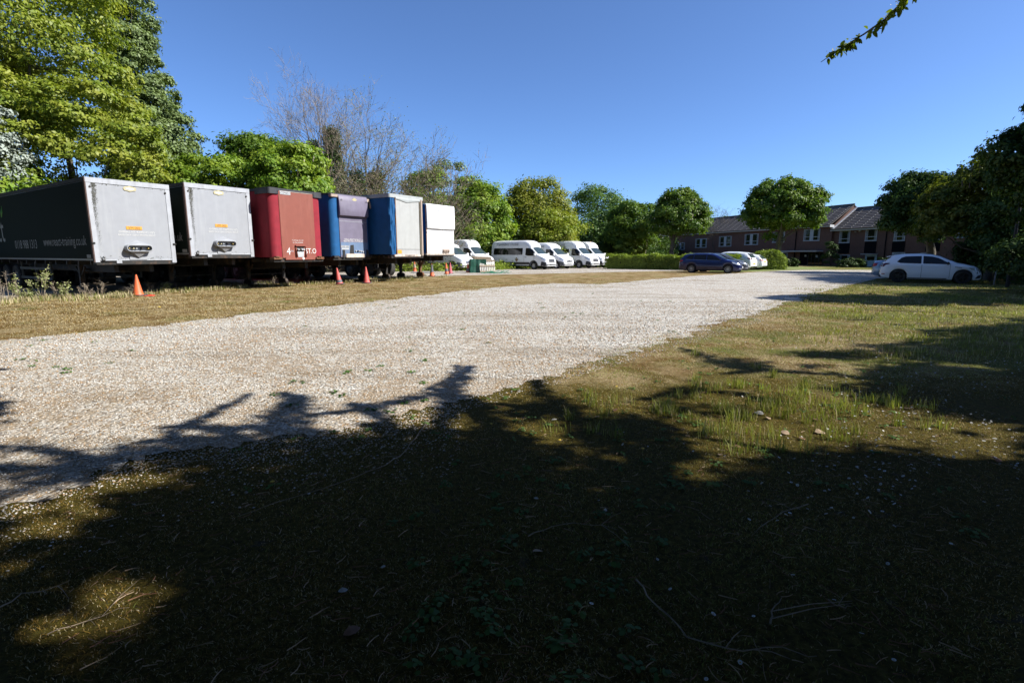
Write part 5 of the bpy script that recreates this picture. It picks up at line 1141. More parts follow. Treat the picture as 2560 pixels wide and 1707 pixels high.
b.box(.004,.06,W*.56,W*.80,z0+.10,z0+.26); b.build('couplings', M['cap_tan'], t)
for (y, z) in ((.09,z0+H-.16),(.07,z0+1.75),(.07,z0+1.2)): c = MB(); c.lathe([(.0001,.05),(.03,.05),(.035,.0)], 8, 'x', (0,y-.04,z)); c.build('hook', M['lettering_dark'], t)
b = MB(); rp = random.Random(6)
for k in range(6): y = .28+.12*(k%2)+rp.uniform(-.02,.02); z = z0+.42+.13*(k//2); b.box(.0035,.006,y,y+.07,z,z+.05)
b.build('faded_stickers', M['faint'], t)
undercarriage(t, 9, W, z0, legx=-2.5, rusty=True, wheels=2)

# ---------------------------------------------------------------- cones, slab, pallets
M['cone_orange'] = plain('cone_orange', (.75,.14,.04), .55, var=.15, scale=12, dirt=(.35,.12,.07), dirtamt=.3)
M['cone_red'] = plain('cone_faded_red', (.62,.10,.08), .6, var=.2, scale=12, dirt=(.3,.1,.08), dirtamt=.3)
M['cone_pink'] = plain('cone_pinkish', (.50,.10,.12), .6, var=.15)
M['cone_sleeve'] = plain('cone_grimy_sleeve', (.13,.13,.15), .7, var=.3, scale=15); M['cone_base'] = plain('cone_base', (.05,.055,.07), .7, var=.3)
def cone(px_, py_, label, mat='cone_orange', sleeve=None, lean=(0,0), s=1.0, ts=None, rot=0):
    g = G(px_, py_); h = .80*s; root = empty('traffic_cone', (g.x, g.y, 0), rot, label, 'traffic cone', 'traffic cones by the trailers')
    root.rotation_euler = (lean[1], lean[0], rot)
    b = MB(); b.prism(rrect(-.22,.22,-.22,.22,.06,4), 'xy', 0.0, .04); b.build('base', M['cone_base'], root, sm=40, bev=.008)
    b = MB(); b.lathe([(.175,.04),(.165,.06),(.15,.09),(.028,h-.03),(.022,h),(.0001,h)], 24); b.build('cone_body', M[mat], root, sm=50)
    if sleeve:
        r = lambda z: .155-(z-.09)*(.122)/(h-.12)+.003
        b = MB(); b.lathe([(r(sleeve[0]), sleeve[0]), (r(sleeve[1]), sleeve[1])], 24); b.build('sleeve', M[ts or 'cone_sleeve'], root, sm=50)
    return root
cone(346,739,'clean orange cone alone in front of the first grey trailer', s=.92)
cone(849,711,'red orange cone leaning left below the purple trailer', 'cone_red', (.10,.22), (R(-7),0), 1.0)
cone(917,708,'pale tipped orange cone below the gap of the purple and blue trailers', 'cone_red', None, (R(-1),0), 1.03)
cone(1037,681,'red cone with faded tan upper sleeve behind the landing legs', 'cone_orange', (.38,.66), (0,0), 1.05, 'cap_tan')
cone(1080,691,'cone with dark grimy middle nearest to the grass, right of the legs', 'cone_orange', (.28,.78), (0,0), 1.02)
cone(1117,686,'orange cone with one grimy band beside the pinkish cone', 'cone_orange', (.22,.42), (R(-3),0), 1.02)
cone(1126,684,'plain pinkish red cone close behind the orange banded one', 'cone_pink', None, (0,0), 1.05)
cone(1170,682,'cone with dark lower half just left of the green tarpaulin', 'cone_orange', (.10,.36), (0,0), .98)
a = G(1040,683); bq = G(1066,682); b = MB(); b.box(-.9,.9,-.25,.25,0,.12)
tag(b.build('concrete_slab', M['trl_white'], None, ((a.x+bq.x)/2+.2, (a.y+bq.y)/2-.3, 0), bev=.03, rz=.1), 'pale concrete slab lying beside the rusty landing leg', 'slab')
M['red_scrap'] = plain('red_scrap', (.7,.06,.03), .6); g = G(374,741); b = MB(); b.add([(-.2,-.05,.012),(.2,-.06,.02),(.17,.06,.04),(.02,.03,.07),(-.18,.07,.03)], [(0,1,3),(1,2,3),(0,3,4)])
tag(b.build('plastic_scrap', M['red_scrap'], None, (g.x, g.y, 0)), 'flat scrap of red plastic in front of the first cone', 'litter')
# green tarpaulin over a stack, pallet leaning against it, pallet on top, netting at its foot
M['tarp'] = plain('tarp_green', (.010,.085,.05), .5, var=.35, scale=5, bump=.5); M['net'] = plain('net_green', (.03,.28,.16), .7, var=.3)
M['pallet_wood'] = plain('pallet_wood', (.38,.30,.21), .85, var=.3, scale=9); M['pallet_pale'] = plain('pallet_pale_wood', (.68,.64,.57), .85, var=.15, scale=9)
g = G(1187,682); rp = random.Random(12); b = MB(); nx, nz = 14, 10
def tarp_pt(u, v, k):  # cloth hanging over a 1.35 x 1.3 x 1.0 stack
    w_ = 1.15; d_ = 1.3; hgt = 1.02
    per = [(-.1-w_/2+.1, -d_/2), (w_/2, -d_/2), (w_/2, d_/2), (-w_/2, d_/2)]
    s = u*4; i = int(s) % 4; t_ = s-int(s); p0, p1 = per[i], per[(i+1) % 4]; x = p0[0]+(p1[0]-p0[0])*t_; y = p0[1]+(p1[1]-p0[1])*t_
    f = .05*math.sin(u*60)+.035*math.sin(u*97+2)+.03*math.sin(v*9+u*20); q = 1+(1-v)*.12; return (x*q*(1+f*.6), y*q*(1+f*.6), hgt*v*(1+.03*math.sin(u*25)))
NU = 64
for j in range(9):
    for i in range(NU): b.v.append(tarp_pt(i/NU, j/8, 0))
for j in range(8):
    for i in range(NU): a_ = j*NU+i; c_ = j*NU+(i+1)%NU; b.f.append((a_, c_, c_+NU, a_+NU)); b.m.append(0)
b.v.append((0,0,1.05)); 
for i in range(NU): b.f.append((8*NU+i, 8*NU+(i+1)%NU, len(b.v)-1)); b.m.append(0)
tag(b.build('tarpaulin', M['tarp'], None, (g.x+.18, g.y+.55, 0), sm=60, rz=R(10)), 'creased dark green tarpaulin draped over a stack beside the cones', 'tarpaulin')
def pallet(name, label, loc, rot, mat_b, mat_s, w=1.2, d=1.0):
    root = empty(name, loc, 0, label, 'pallet', 'wooden pallets at the green tarpaulin'); root.rotation_euler = rot
    for i in range(9): x = -w/2+.05+i*(w-.1)/8; b = MB(); b.box(x-.045,x+.045,-d/2,d/2,.045,.065); b.build('board', M[mat_b], root)
    for y in (-d/2+.05, 0, d/2-.05): b = MB(); b.box(-w/2,w/2,y-.05,y+.05,.066,.10); b.build('stringer', M[mat_s], root)
    for y in (-d/2+.05, 0, d/2-.05): b = MB(); b.box(-w/2,w/2,y-.045,y+.045,-.045,.044); b.build('block_rail', M[mat_s], root)
g2 = G(1222,682); pallet('wooden_pallet', 'pale slatted pallet leaning upright against the right of the green tarpaulin', (g2.x-.12, g2.y+.02, .50), (R(68), 0, R(12)), 'pallet_pale', 'pallet_wood')
g3 = G(1205,682); pallet('wooden_pallet', 'brown pallet lying flat and tilted on top of the green tarpaulin', (g3.x-.05, g3.y+.55, 1.12), (R(3), R(1), R(14)), 'pallet_wood', 'pallet_wood', 1.35, 1.1)
b = MB(); rp = random.Random(2)
for k in range(46):
    p = Vector((rp.gauss(0,.42), rp.gauss(0,.10), .03)); P = [p]; a_ = rp.uniform(0, 6.28)
    for j in range(7): a_ += rp.gauss(0,.9); P.append(P[-1]+Vector((math.cos(a_)*.11, math.sin(a_)*.06, rp.gauss(0,.04)))); P[-1].z = max(.015, min(.20, P[-1].z))
    b.tube(P, .012, 4)
g4 = G(1238,683); tag(b.build('netting', M['net'], None, (g4.x, g4.y-.15, 0)), 'tangled bright green netting lying at the foot of the pale pallet', 'netting')
# ---------------------------------------------------------------- vehicles
def body_loft(name, L, W, top, wtop, belt, sill, arches, ra, za, wmax, nose=None, mat=None, parent=None, crown=.03):
    """top/wtop/belt/wmax: lists of (x, value); x=0 rear, L front; returns object and BVH in local space (origin at rear centre)"""
    I = lambda tab, x: float(np.interp(x, [p[0] for p in tab], [p[1] for p in tab]))
    xs = set(np.round(np.linspace(0, L, 40), 4)) | {p[0] for p in top}
    for xa in arches:
        for k in range(-8, 9): xs.add(round(xa+ra*math.sin(k/8*math.pi/2), 4))
    xs = sorted(x for x in xs if 0 <= x <= L); xs = [x for i, x in enumerate(xs) if i == 0 or x-xs[i-1] > .006]
    V = []; F = []; K = 13
    for x in xs:
        zt = I(top, x); zb_ = min(I(belt, x), zt-.02); w = I(wmax, x)*W/2; wt = I(wtop, x)*W/2; zl = sill if not nose else I(nose, x)
        ar = False
        for xa in arches:
            if abs(x-xa) < ra: zl = max(zl, za+math.sqrt(ra*ra-(x-xa)**2)); ar = True
        zl = min(zl, zb_-.06); zm = zl+(zb_-zl)*.45; gh = zt-zb_
        f = min(1, gh/.35)
        pts = [(0, zl), (w*.80, zl), (w*.965, zl), (w*.995, zl+min(.05, (zb_-zl)*.3)), (w, zm), (w*.992, zl+(zb_-zl)*.8), (w*.955, zb_)]
        a = w*.955; t = wt
        pts += [(a+(t-a)*.5*f-(1-f)*w*.02, zb_+gh*.5*(f)+(1-f)*gh*.55), (a+(t-a)*.90*f-(1-f)*w*.08, zb_+gh*(.84*f+.8*(1-f))), (t*.93 if f > .5 else a*(.86), zt-gh*.05), (t*.80 if f > .5 else a*.7, zt-.003+crown*.25), (t*.45, zt+crown*.8), (0, zt+crown)]
        V += [(x, p[0], p[1]) for p in pts] + [(x, -p[0], p[1]) for p in pts[1:-1]]
    n = 2*K-2
    def idx(i, k, s):  # k 0..K-1, s side
        if s > 0 or k in (0, K-1): return i*n+k
        return i*n+K+k-1
    for i in range(len(xs)-1):
        for k in range(K-1):
            F.append((idx(i,k,1), idx(i+1,k,1), idx(i+1,k+1,1), idx(i,k+1,1)))
            F.append((idx(i,k+1,-1), idx(i+1,k+1,-1), idx(i+1,k,-1), idx(i,k,-1)))
    for i in (0, len(xs)-1):
        ring = [idx(i,k,1) for k in range(K)]+[idx(i,k,-1) for k in range(K-2, 0, -1)]; F.append(tuple(ring if i == 0 else ring[::-1]))
    me = bpy.data.meshes.new(name); me.from_pydata(V, [], F); me.materials.append(mat)
    bm = bmesh.new(); bm.from_mesh(me); bmesh.ops.recalc_face_normals(bm, faces=bm.faces)
    cap = [e for f in bm.faces if len(f.verts) > 4 for e in f.edges if e.calc_length() > 0]
    bmesh.ops.bevel(bm, geom=list(set(cap)), offset=.035, segments=3, affect='EDGES', clamp_overlap=True)
    bvh = BVHTree.FromBMesh(bm); bm.to_mesh(me); bm.free(); smooth(me, 28); o = link(name, me, parent)
    return o, bvh
def decal(name, bvh, poly, axis, sign, mat, parent, eps=.006, n=16, rnd=0.0, off=0.0, thick=0):
    """project a convex outline onto the body; axis 'y' poly=(x,z), 'z' poly=(x,y), 'x' poly=(y,z)"""
    P = [Vector(p) for p in poly]
    if rnd:
        Q = []
        for i in range(len(P)):
            a, b_, c = P[i-1], P[i], P[(i+1) % len(P)]; u = (a-b_); v = (c-b_); r_ = min(rnd, u.length*.45, v.length*.45); p0 = b_+u.normalized()*r_; p1 = b_+v.normalized()*r_
            for t in (0,.33,.67,1): Q.append((p0.lerp(b_, t)).lerp(b_.lerp(p1, t), t))
        P = Q
    x0, x1 = min(p.x for p in P), max(p.x for p in P); y0, y1 = min(p.y for p in P), max(p.y for p in P); bm = bmesh.new(); nx = n; ny = max(3, int(n*(y1-y0)/max(.01, x1-x0))); ny = min(ny, 40)
    vv = [[bm.verts.new((x0+(x1-x0)*i/nx, y0+(y1-y0)*j/ny, 0)) for i in range(nx+1)] for j in range(ny+1)]
    for j in range(ny):
        for i in range(nx): bm.faces.new((vv[j][i], vv[j][i+1], vv[j+1][i+1], vv[j+1][i]))
    area = sum(P[i].x*P[(i+1) % len(P)].y-P[(i+1) % len(P)].x*P[i].y for i in range(len(P)))
    for i in range(len(P)):
        a, b_ = P[i], P[(i+1) % len(P)]; d = b_-a
        if d.length < 1e-5: continue
        nn = Vector((d.y, -d.x, 0))*(1 if area > 0 else -1)
        bmesh.ops.bisect_plane(bm, geom=bm.verts[:]+bm.edges[:]+bm.faces[:], plane_co=(a.x, a.y, 0), plane_no=nn, clear_outer=True)
    kill = []
    for v in bm.verts:
        u, w_ = v.co.x, v.co.y
        if axis == 'y': o, d = Vector((u, sign*6, w_)), Vector((0, -sign, 0))
        elif axis == 'z': o, d = Vector((u, w_, 8)), Vector((0,0,-1))
        else: o, d = Vector((sign*30, u, w_)), Vector((-sign, 0, 0))
        h, no, fi, di = bvh.ray_cast(o, d)
        if h is None: kill.append(v); continue
        no = no if no.dot(d) < 0 else -no; v.co = h-d*eps if eps > 0 else h
    if kill: bmesh.ops.delete(bm, geom=kill, context='VERTS')
    me = bpy.data.meshes.new(name); bm.to_mesh(me); bm.free(); me.materials.append(mat)
    for p in me.polygons: p.use_smooth = True
    return link(name, me, parent)
def wheel(parent, x, y, r, wd, rimr, style, mat_rim, side):
    s = side; b = MB(); b.lathe([(rimr-.01,-.5*wd),(r-.03,-.5*wd),(r,-.36*wd),(r,.36*wd),(r-.03,.5*wd),(rimr-.01,.5*wd)], 30, 'y', (x,y,r)); w_ = b.build('wheel', M['rubber'], parent, sm=40)
    q = MB(); q.lathe([(rimr+.012,.5*wd*s),(rimr-.012,.48*wd*s),(rimr-.03,.36*wd*s),(rimr-.03,-.2*wd*s)], 30, 'y', (x,y,r))
    ns = {'multi':15,'five':5,'steel':0,'hub':0}[style]
    for k in range(ns):
        a = 2*math.pi*k/ns; c_, s_ = math.cos(a), math.sin(a); t_ = .010 if style == 'multi' else .034
        p0 = Vector((x+.05*c_, y+.42*wd*s, r+.05*s_)); p1 = Vector((x+(rimr-.02)*c_, y+.40*wd*s, r+(rimr-.02)*s_)); q.bar(p0, p1, t_, .012)
    if style in ('steel','hub'): q.lathe([(rimr-.02,.34*wd*s),(rimr*.62,.26*wd*s),(rimr*.55,.40*wd*s),(.04,.46*wd*s),(.0001,.47*wd*s)], 24, 'y', (x,y,r))
    q.lathe([(.06,.38*wd*s),(.055,.47*wd*s),(.0001,.48*wd*s)], 14, 'y', (x,y,r)); q.build('rim', mat_rim, w_, sm=35)
    d = MB(); d.lathe([(rimr-.04,.05*wd*s),(.0001,.05*wd*s)], 24, 'y', (x,y,r)); d.build('brake_disc', M['black'], w_)
def carpaint(name, col, metal=0.0, rough=.28, coat=.6):
    m, nt = new_mat(name); v = coords(nt); n = noise(nt, v, 2, 4, .6); c = ramp(nt, [(.3, tuple(k*.96 for k in col)), (.7, col)]); nt.links.new(n, c.inputs[0]); n2 = noise(nt, v, 30, 4, .7)
    return finish(m, nt, c.outputs[0], rough, metal, coat=coat)
M['van_white'] = carpaint('van_white', (.78,.79,.80), 0, .35, .4); M['car_white'] = carpaint('car_white', (.76,.78,.80)); M['car_blue'] = carpaint('car_blue', (.003,.008,.065), .2)
M['car_grey'] = carpaint('car_grey', (.10,.105,.12), .5); M['car_silver'] = carpaint('car_silver_blue', (.22,.30,.40), .55); M['lamp_clear'] = plain('lamp_clear', (.75,.78,.82), .12, .4, var=.2, scale=25, spec=.8)
M['lamp_red'] = plain('lamp_red', (.42,.012,.015), .2, var=.2); M['lamp_dark'] = plain('lamp_dark_red', (.09,.012,.02), .2, var=.2); M['chrome'] = plain('chrome', (.6,.61,.63), .25, .9, var=.1)
M['alloy'] = plain('alloy', (.42,.43,.45), .35, .7, var=.1); M['alloy_dark'] = plain('dark_alloy', (.06,.06,.065), .35, .6, var=.2); M['trim'] = plain('dark_trim', (.028,.028,.032), .6); M['bumper_grey'] = plain('bumper_grey', (.10,.105,.115), .6)
M['plate_yellow'] = plain('plate_yellow', (.75,.48,.05), .5, var=.05); M['plate_front'] = plain('plate_front_white', (.75,.76,.78), .5, var=.04); M['lettering_maroon'] = plain('lettering_maroon', (.07,.05,.06), .6); M['crest_red'] = plain('crest_red', (.30,.05,.06), .6); M['crest_gold'] = plain('crest_gold', (.38,.27,.12), .6)
M['tint'] = glassmat('windscreen_tint', (.03,.045,.05), .05); M['visor'] = plain('interior_pale', (.30,.32,.32), .8)
def place_vehicle(root, L, anchor_local, anchor_world, heading):
    """root's local frame: x forward from the rear bumper, y left"""
    root.rotation_euler = (0,0,heading); c, s = math.cos(heading), math.sin(heading)
    root.location = (anchor_world[0]-(c*anchor_local[0]-s*anchor_local[1]), anchor_world[1]-(s*anchor_local[0]+c*anchor_local[1]), 0)
def mirrors(root, x, z, W, mat, s=1.0, armb=.12):
    for sd in (-1, 1):
        b = MB(); y = sd*(W/2+armb); b.box(x-.06*s, x+.05*s, min(y-sd*.10*s, y+sd*.06*s), max(y-sd*.10*s, y+sd*.06*s), z-.09*s, z+.10*s); b.bar((x, sd*(W/2-.08), z-.04), (x, y, z-.03), .02)
        b.build('wing_mirror', mat, root, bev=.02)

def make_van(label, L, H, wb_x, kind, windows, group, text=True, style='steel', rear_dual=False, sun=None):
    W = 2.03; root = empty('minibus' if windows != 'van' else 'van', (0,0,0), 0, label, 'minibus' if windows != 'van' else 'van', group)
    f = L; hoodz = 1.20 if kind == 'A' else 1.17; ws0, ws1 = (f-1.02, f-1.78) if kind == 'A' else (f-.88, f-1.62)
    wt_z = 2.06 if kind == 'A' else 1.98; wb_z = 1.42 if kind == 'A' else 1.36
    top = [(0, 1.2),(.02,H-.32),(.06,H-.16),(.16,H-.07),(.5,H-.03),(1.2,H),(ws1-1.05,H),(ws1-.65,H-.03),(ws1-.35,H-.14),(ws1-.12,(H-.14+wt_z)/2+.06),(ws1,wt_z),(ws0,wb_z),(ws0+.12,wb_z-.06),(f-.42,hoodz),(f-.20,hoodz-.13),(f-.06,hoodz-.30),(f,.62)]
    wtop = [(0,.80),(.2,.80),(ws1-.6,.80),(ws1,.74),(ws0,.84),(f-.3,.72),(f,.6)]; wmax = [(0,.95),(.1,.985),(.4,1),(ws0,1),(f-.55,.98),(f-.25,.90),(f-.08,.78),(f,.68)]
    belt = [(0,1.45),(ws1,1.42),(ws0,1.33),(f-.42,1.10),(f-.2,.98),(f-.06,.82),(f,.6)]
    ax = [wb_x[0], wb_x[1]]; bd, bvh = body_loft('body', L, W, top, wtop, belt, .36, ax, .43, .36, wmax, [(0,.45),(.2,.36),(f-.5,.36),(f-.2,.30),(f,.32)], M['van_white'], root, .05)
    b = MB(); b.box(.5, f-.5, -.62, .62, .28, .62); b.build('underbody', M['black'], root)
    # glass
    decal('windscreen', bvh, [(ws0-.02,-.80),(ws0+.03,0),(ws0-.02,.80),(ws1+.04,.70),(ws1+.02,0),(ws1+.04,-.70)], 'z', 1, M['tint'], root, .012, 14, .06)
    gz0 = 1.36
    for sd in (-1, 1):
        decal('door_window', bvh, [(ws0-.30,gz0-.08),(ws0-.10,gz0-.02),(ws1+.05,wt_z-.18),(ws1-.12,wt_z-.08),(ws1-.62,wt_z-.06),(ws1-.62,gz0-.02),(ws1-.35,gz0-.08)], 'y', sd, M['glass'], root, .010, 14, .06)
        if windows == 'bus': decal('side_window', bvh, [(.35,gz0+.0),(ws1-.98,gz0+.0),(ws1-.98,gz0+.64),(.35,gz0+.64)], 'y', sd, M['glass'], root, .010, 24, .09)
        elif windows == 'bus2':
            for (a, c) in ((.35,1.9),(2.0,ws1-.95)): decal('side_window', bvh, [(a,gz0),(c,gz0),(c,gz0+.60),(a,gz0+.60)], 'y', sd, M['glass'], root, .010, 14, .08)
        # lower dark band, panel gaps, handles
        decal('side_band', bvh, [(wb_x[0]+.46,.46),(wb_x[1]-.46,.46),(wb_x[1]-.46,.68),(wb_x[0]+.46,.68)], 'y', sd, M['lettering_maroon'], root, .010, 10)
        decal('side_band', bvh, [(.06,.50),(wb_x[0]-.46,.50),(wb_x[0]-.46,.70),(.06,.70)], 'y', sd, M['lettering_maroon'], root, .010, 6)
        for xg in (ws1-.78, ws1-.02+ .42): decal('door_gap', bvh, [(xg-.008,.5),(xg+.008,.5),(xg+.008,gz0-.06),(xg-.008,gz0-.06)], 'y', sd, M['trim'], root, .008, 1)
        decal('door_handle', bvh, [(ws1-.68,1.12),(ws1-.46,1.12),(ws1-.46,1.17),(ws1-.68,1.17)], 'y', sd, M['trim'], root, .02, 4)
        # arch trims
        for xa in ax:
            A = MB(); n_ = 20
            for k in range(n_+1): a = math.pi*k/n_; A.v += [(xa+.43*math.cos(a), sd*(W/2+.008), .36+.43*math.sin(a)), (xa+.50*math.cos(a), sd*(W/2+.008), .36+.50*math.sin(a)), (xa+.43*math.cos(a), sd*(W/2-.2), .36+.43*math.sin(a))]
            for k in range(n_): A.f += [(3*k,3*k+1,3*k+4,3*k+3),(3*k+2,3*k,3*k+3,3*k+5)]; A.m += [0,0]
            A.build('arch_trim', M['trim'], root, sm=40)
        # head lamps, tail lamps
        decal('headlight', bvh, [(f-.62,1.02),(f-.20,.86),(f-.12,.96),(f-.40,1.10),(f-.66,1.13)] if kind == 'A' else [(f-.55,1.0),(f-.16,.80),(f-.10,.92),(f-.34,1.06),(f-.58,1.10)], 'y', sd, M['lamp_clear'], root, .014, 10, .04)
        decal('headlight_front', bvh, [(sd*.60,.86),(sd*.86,.92),(sd*.90,1.04),(sd*.62,1.0)] if kind == 'A' else [(sd*.58,.80),(sd*.84,.88),(sd*.88,1.0),(sd*.60,.94)], 'x', 1, M['lamp_clear'], root, .014, 8, .04)
        decal('tail_light', bvh, [(sd*.84,.85),(sd*.94,.85),(sd*.94,1.5),(sd*.84,1.5)], 'x', -1, M['lamp_red'], root, .014, 4)
        decal('fog_lamp', bvh, [(sd*.56,.44),(sd*.76,.46),(sd*.76,.52),(sd*.56,.50)], 'x', 1, M['lamp_clear'], root, .022, 4)
    bmp = M['bumper_grey' if kind != 'A' else 'trim']
    decal('bumper', bvh, [(-.93,.30),(.93,.30),(.93,.66),(.6,.62),(-.6,.62),(-.93,.66)], 'x', 1, bmp, root, .010, 24, .03)
    for sd in (-1, 1): decal('bumper_corner', bvh, [(f-.62,.34),(f-.08,.32),(f-.10,.66),(f-.52,.76),(f-.58,.6)], 'y', sd, bmp, root, .012, 12, .03)
    g = decal('grille', bvh, [(-.50,.68),(.50,.68),(.44,1.0),(-.44,1.0)] if kind == 'A' else [(-.46,.66),(.46,.66),(.50,.82),(-.50,.82)], 'x', 1, M['trim'], root, .014, 14, .06)
    for zz in ((.74,.82,.90) if kind == 'A' else (.70,.76)): decal('grille_bar', bvh, [(-.42,zz),(.42,zz),(.42,zz+.022),(-.42,zz+.022)], 'x', 1, M['chrome'], g, .022, 8)
    decal('front_badge', bvh, [(-.10,.83),(.10,.83),(.10,.90),(-.10,.90)], 'x', 1, M['chrome'], root, .03, 4, .03)
    decal('number_plate', bvh, [(-.27,.50),(.27,.50),(.27,.62),(-.27,.62)], 'x', 1, M['plate_front'], root, .03, 2)
    decal('rear_window', bvh, [(-.75,1.45),(.75,1.45),(.70,2.0),(-.70,2.0)], 'x', -1, M['glass'], root, .012, 6, .06)
    decal('number_plate', bvh, [(-.27,.62),(.27,.62),(.27,.74),(-.27,.74)], 'x', -1, M['plate_yellow'], root, .014, 2)
    mirrors(root, ws0-.18, 1.42, W, M['white'], 1.25, .14)
    for i, xa in enumerate(ax):
        for sd in (-1, 1): wheel(root, xa, sd*(W/2-.14), .36, .24, .215, style, M['alloy'] if style != 'hub' else M['white'], sd)
    b = MB(); b.bar((ws1-.28,0,H-.02),(ws1-.34,0,H+.16),.008); b.build('aerial', M['trim'], root)
    if windows in ('bus', 'bus2') and text:
        text_obj('lettering', 'ST LAWRENCE COLLEGE', root, M['lettering_maroon'], 2.7, .22, on_rightside(2.05, -(W/2*.87+.02), H-.34).copy() @ Matrix.Rotation(R(-18), 4, 'X'))
    if windows != 'none':
        xc = ws1-1.65; b = MB(); y = -(W/2+.012)
        b.prism([(xc-.11,.98),(xc+.11,.98),(xc+.11,.84),(xc,.70),(xc-.11,.84)], 'xz', y, y+.004); cr = b.build('crest', M['crest_red'], root)
        b = MB(); b.prism([(xc-.09,1.0),(xc+.09,1.0),(xc+.07,1.08),(xc,1.14),(xc-.07,1.08)], 'xz', y-.001, y+.003); b.box(xc-.025,xc+.025,y-.003,y-.001,.76,.97); b.box(xc-.09,xc+.09,y-.003,y-.001,.88,.92)
        for sd in (-1, 1): b.prism([(xc+sd*.12,.80),(xc+sd*.17,.84),(xc+sd*.17,1.02),(xc+sd*.125,1.06)], 'xz', y-.001, y+.003)
        b.build('crest_ornament', M['crest_gold'], cr)
        if windows in ('bus', 'bus2'):
            text_obj('lettering', 'A leading independent day and boarding school', root, M['faint'], 1.9, .06, on_rightside(1.35, y, 1.02)); text_obj('lettering', 'www.slcuk.com', root, M['faint'], .75, .06, on_rightside(1.75, y, .92))
    return root
def van_at(root, wb, W, px_, Y, heading):
    q = at(px_, 660, Y); place_vehicle(root, 0, (wb, -W/2+.02), (q.x, Y), heading)
HV = R(-38); GV = 'white vans parked side by side'
M.setdefault('faint', plain('faint_grey', (.55,.56,.57), .6, var=.25, scale=30))
v = make_van('white minibus with full side window band and college name over it, left of the four', 6.7, 2.70, (1.45,5.28), 'A', 'bus', GV); van_at(v, 5.28, 2.03, 1334, 49.6, HV)
v = make_van('lower white minibus with dark wheel arches, second of the four', 5.9, 2.52, (1.2,5.0), 'B', 'bus2', GV, style='hub'); van_at(v, 5.0, 2.03, 1390, 51.6, R(-42))
v = make_van('white minibus with tall domed roof, third of the four', 6.7, 2.74, (1.45,5.28), 'A', 'bus2', GV); van_at(v, 5.28, 2.03, 1447, 53.8, R(-42))
v = make_van('white van with a small orange roof lamp mark, rightmost of the four', 5.98, 2.72, (1.2,4.9), 'A', 'van', GV, text=False); van_at(v, 4.9, 2.03, 1484, 56.4, R(-46))
b = MB(); b.lathe([(.05,0),(.05,.05),(.0001,.07)], 10); b.build('beacon', M['orange_plate'], v, (3.9, -.35, 2.72))
v = make_van('white panel van half hidden behind the rightmost trailer, dark grey bumper', 5.6, 2.42, (1.1,4.55), 'B', 'van', GV, text=False, style='hub'); van_at(v, 4.55, 2.03, 1131, 45.6, R(-34))
v = make_van('tall white van behind the grey bumpered van and the pallets', 5.98, 2.75, (1.2,4.9), 'A', 'van', GV, text=False); van_at(v, 4.9, 2.03, 1183, 48.2, R(-40))

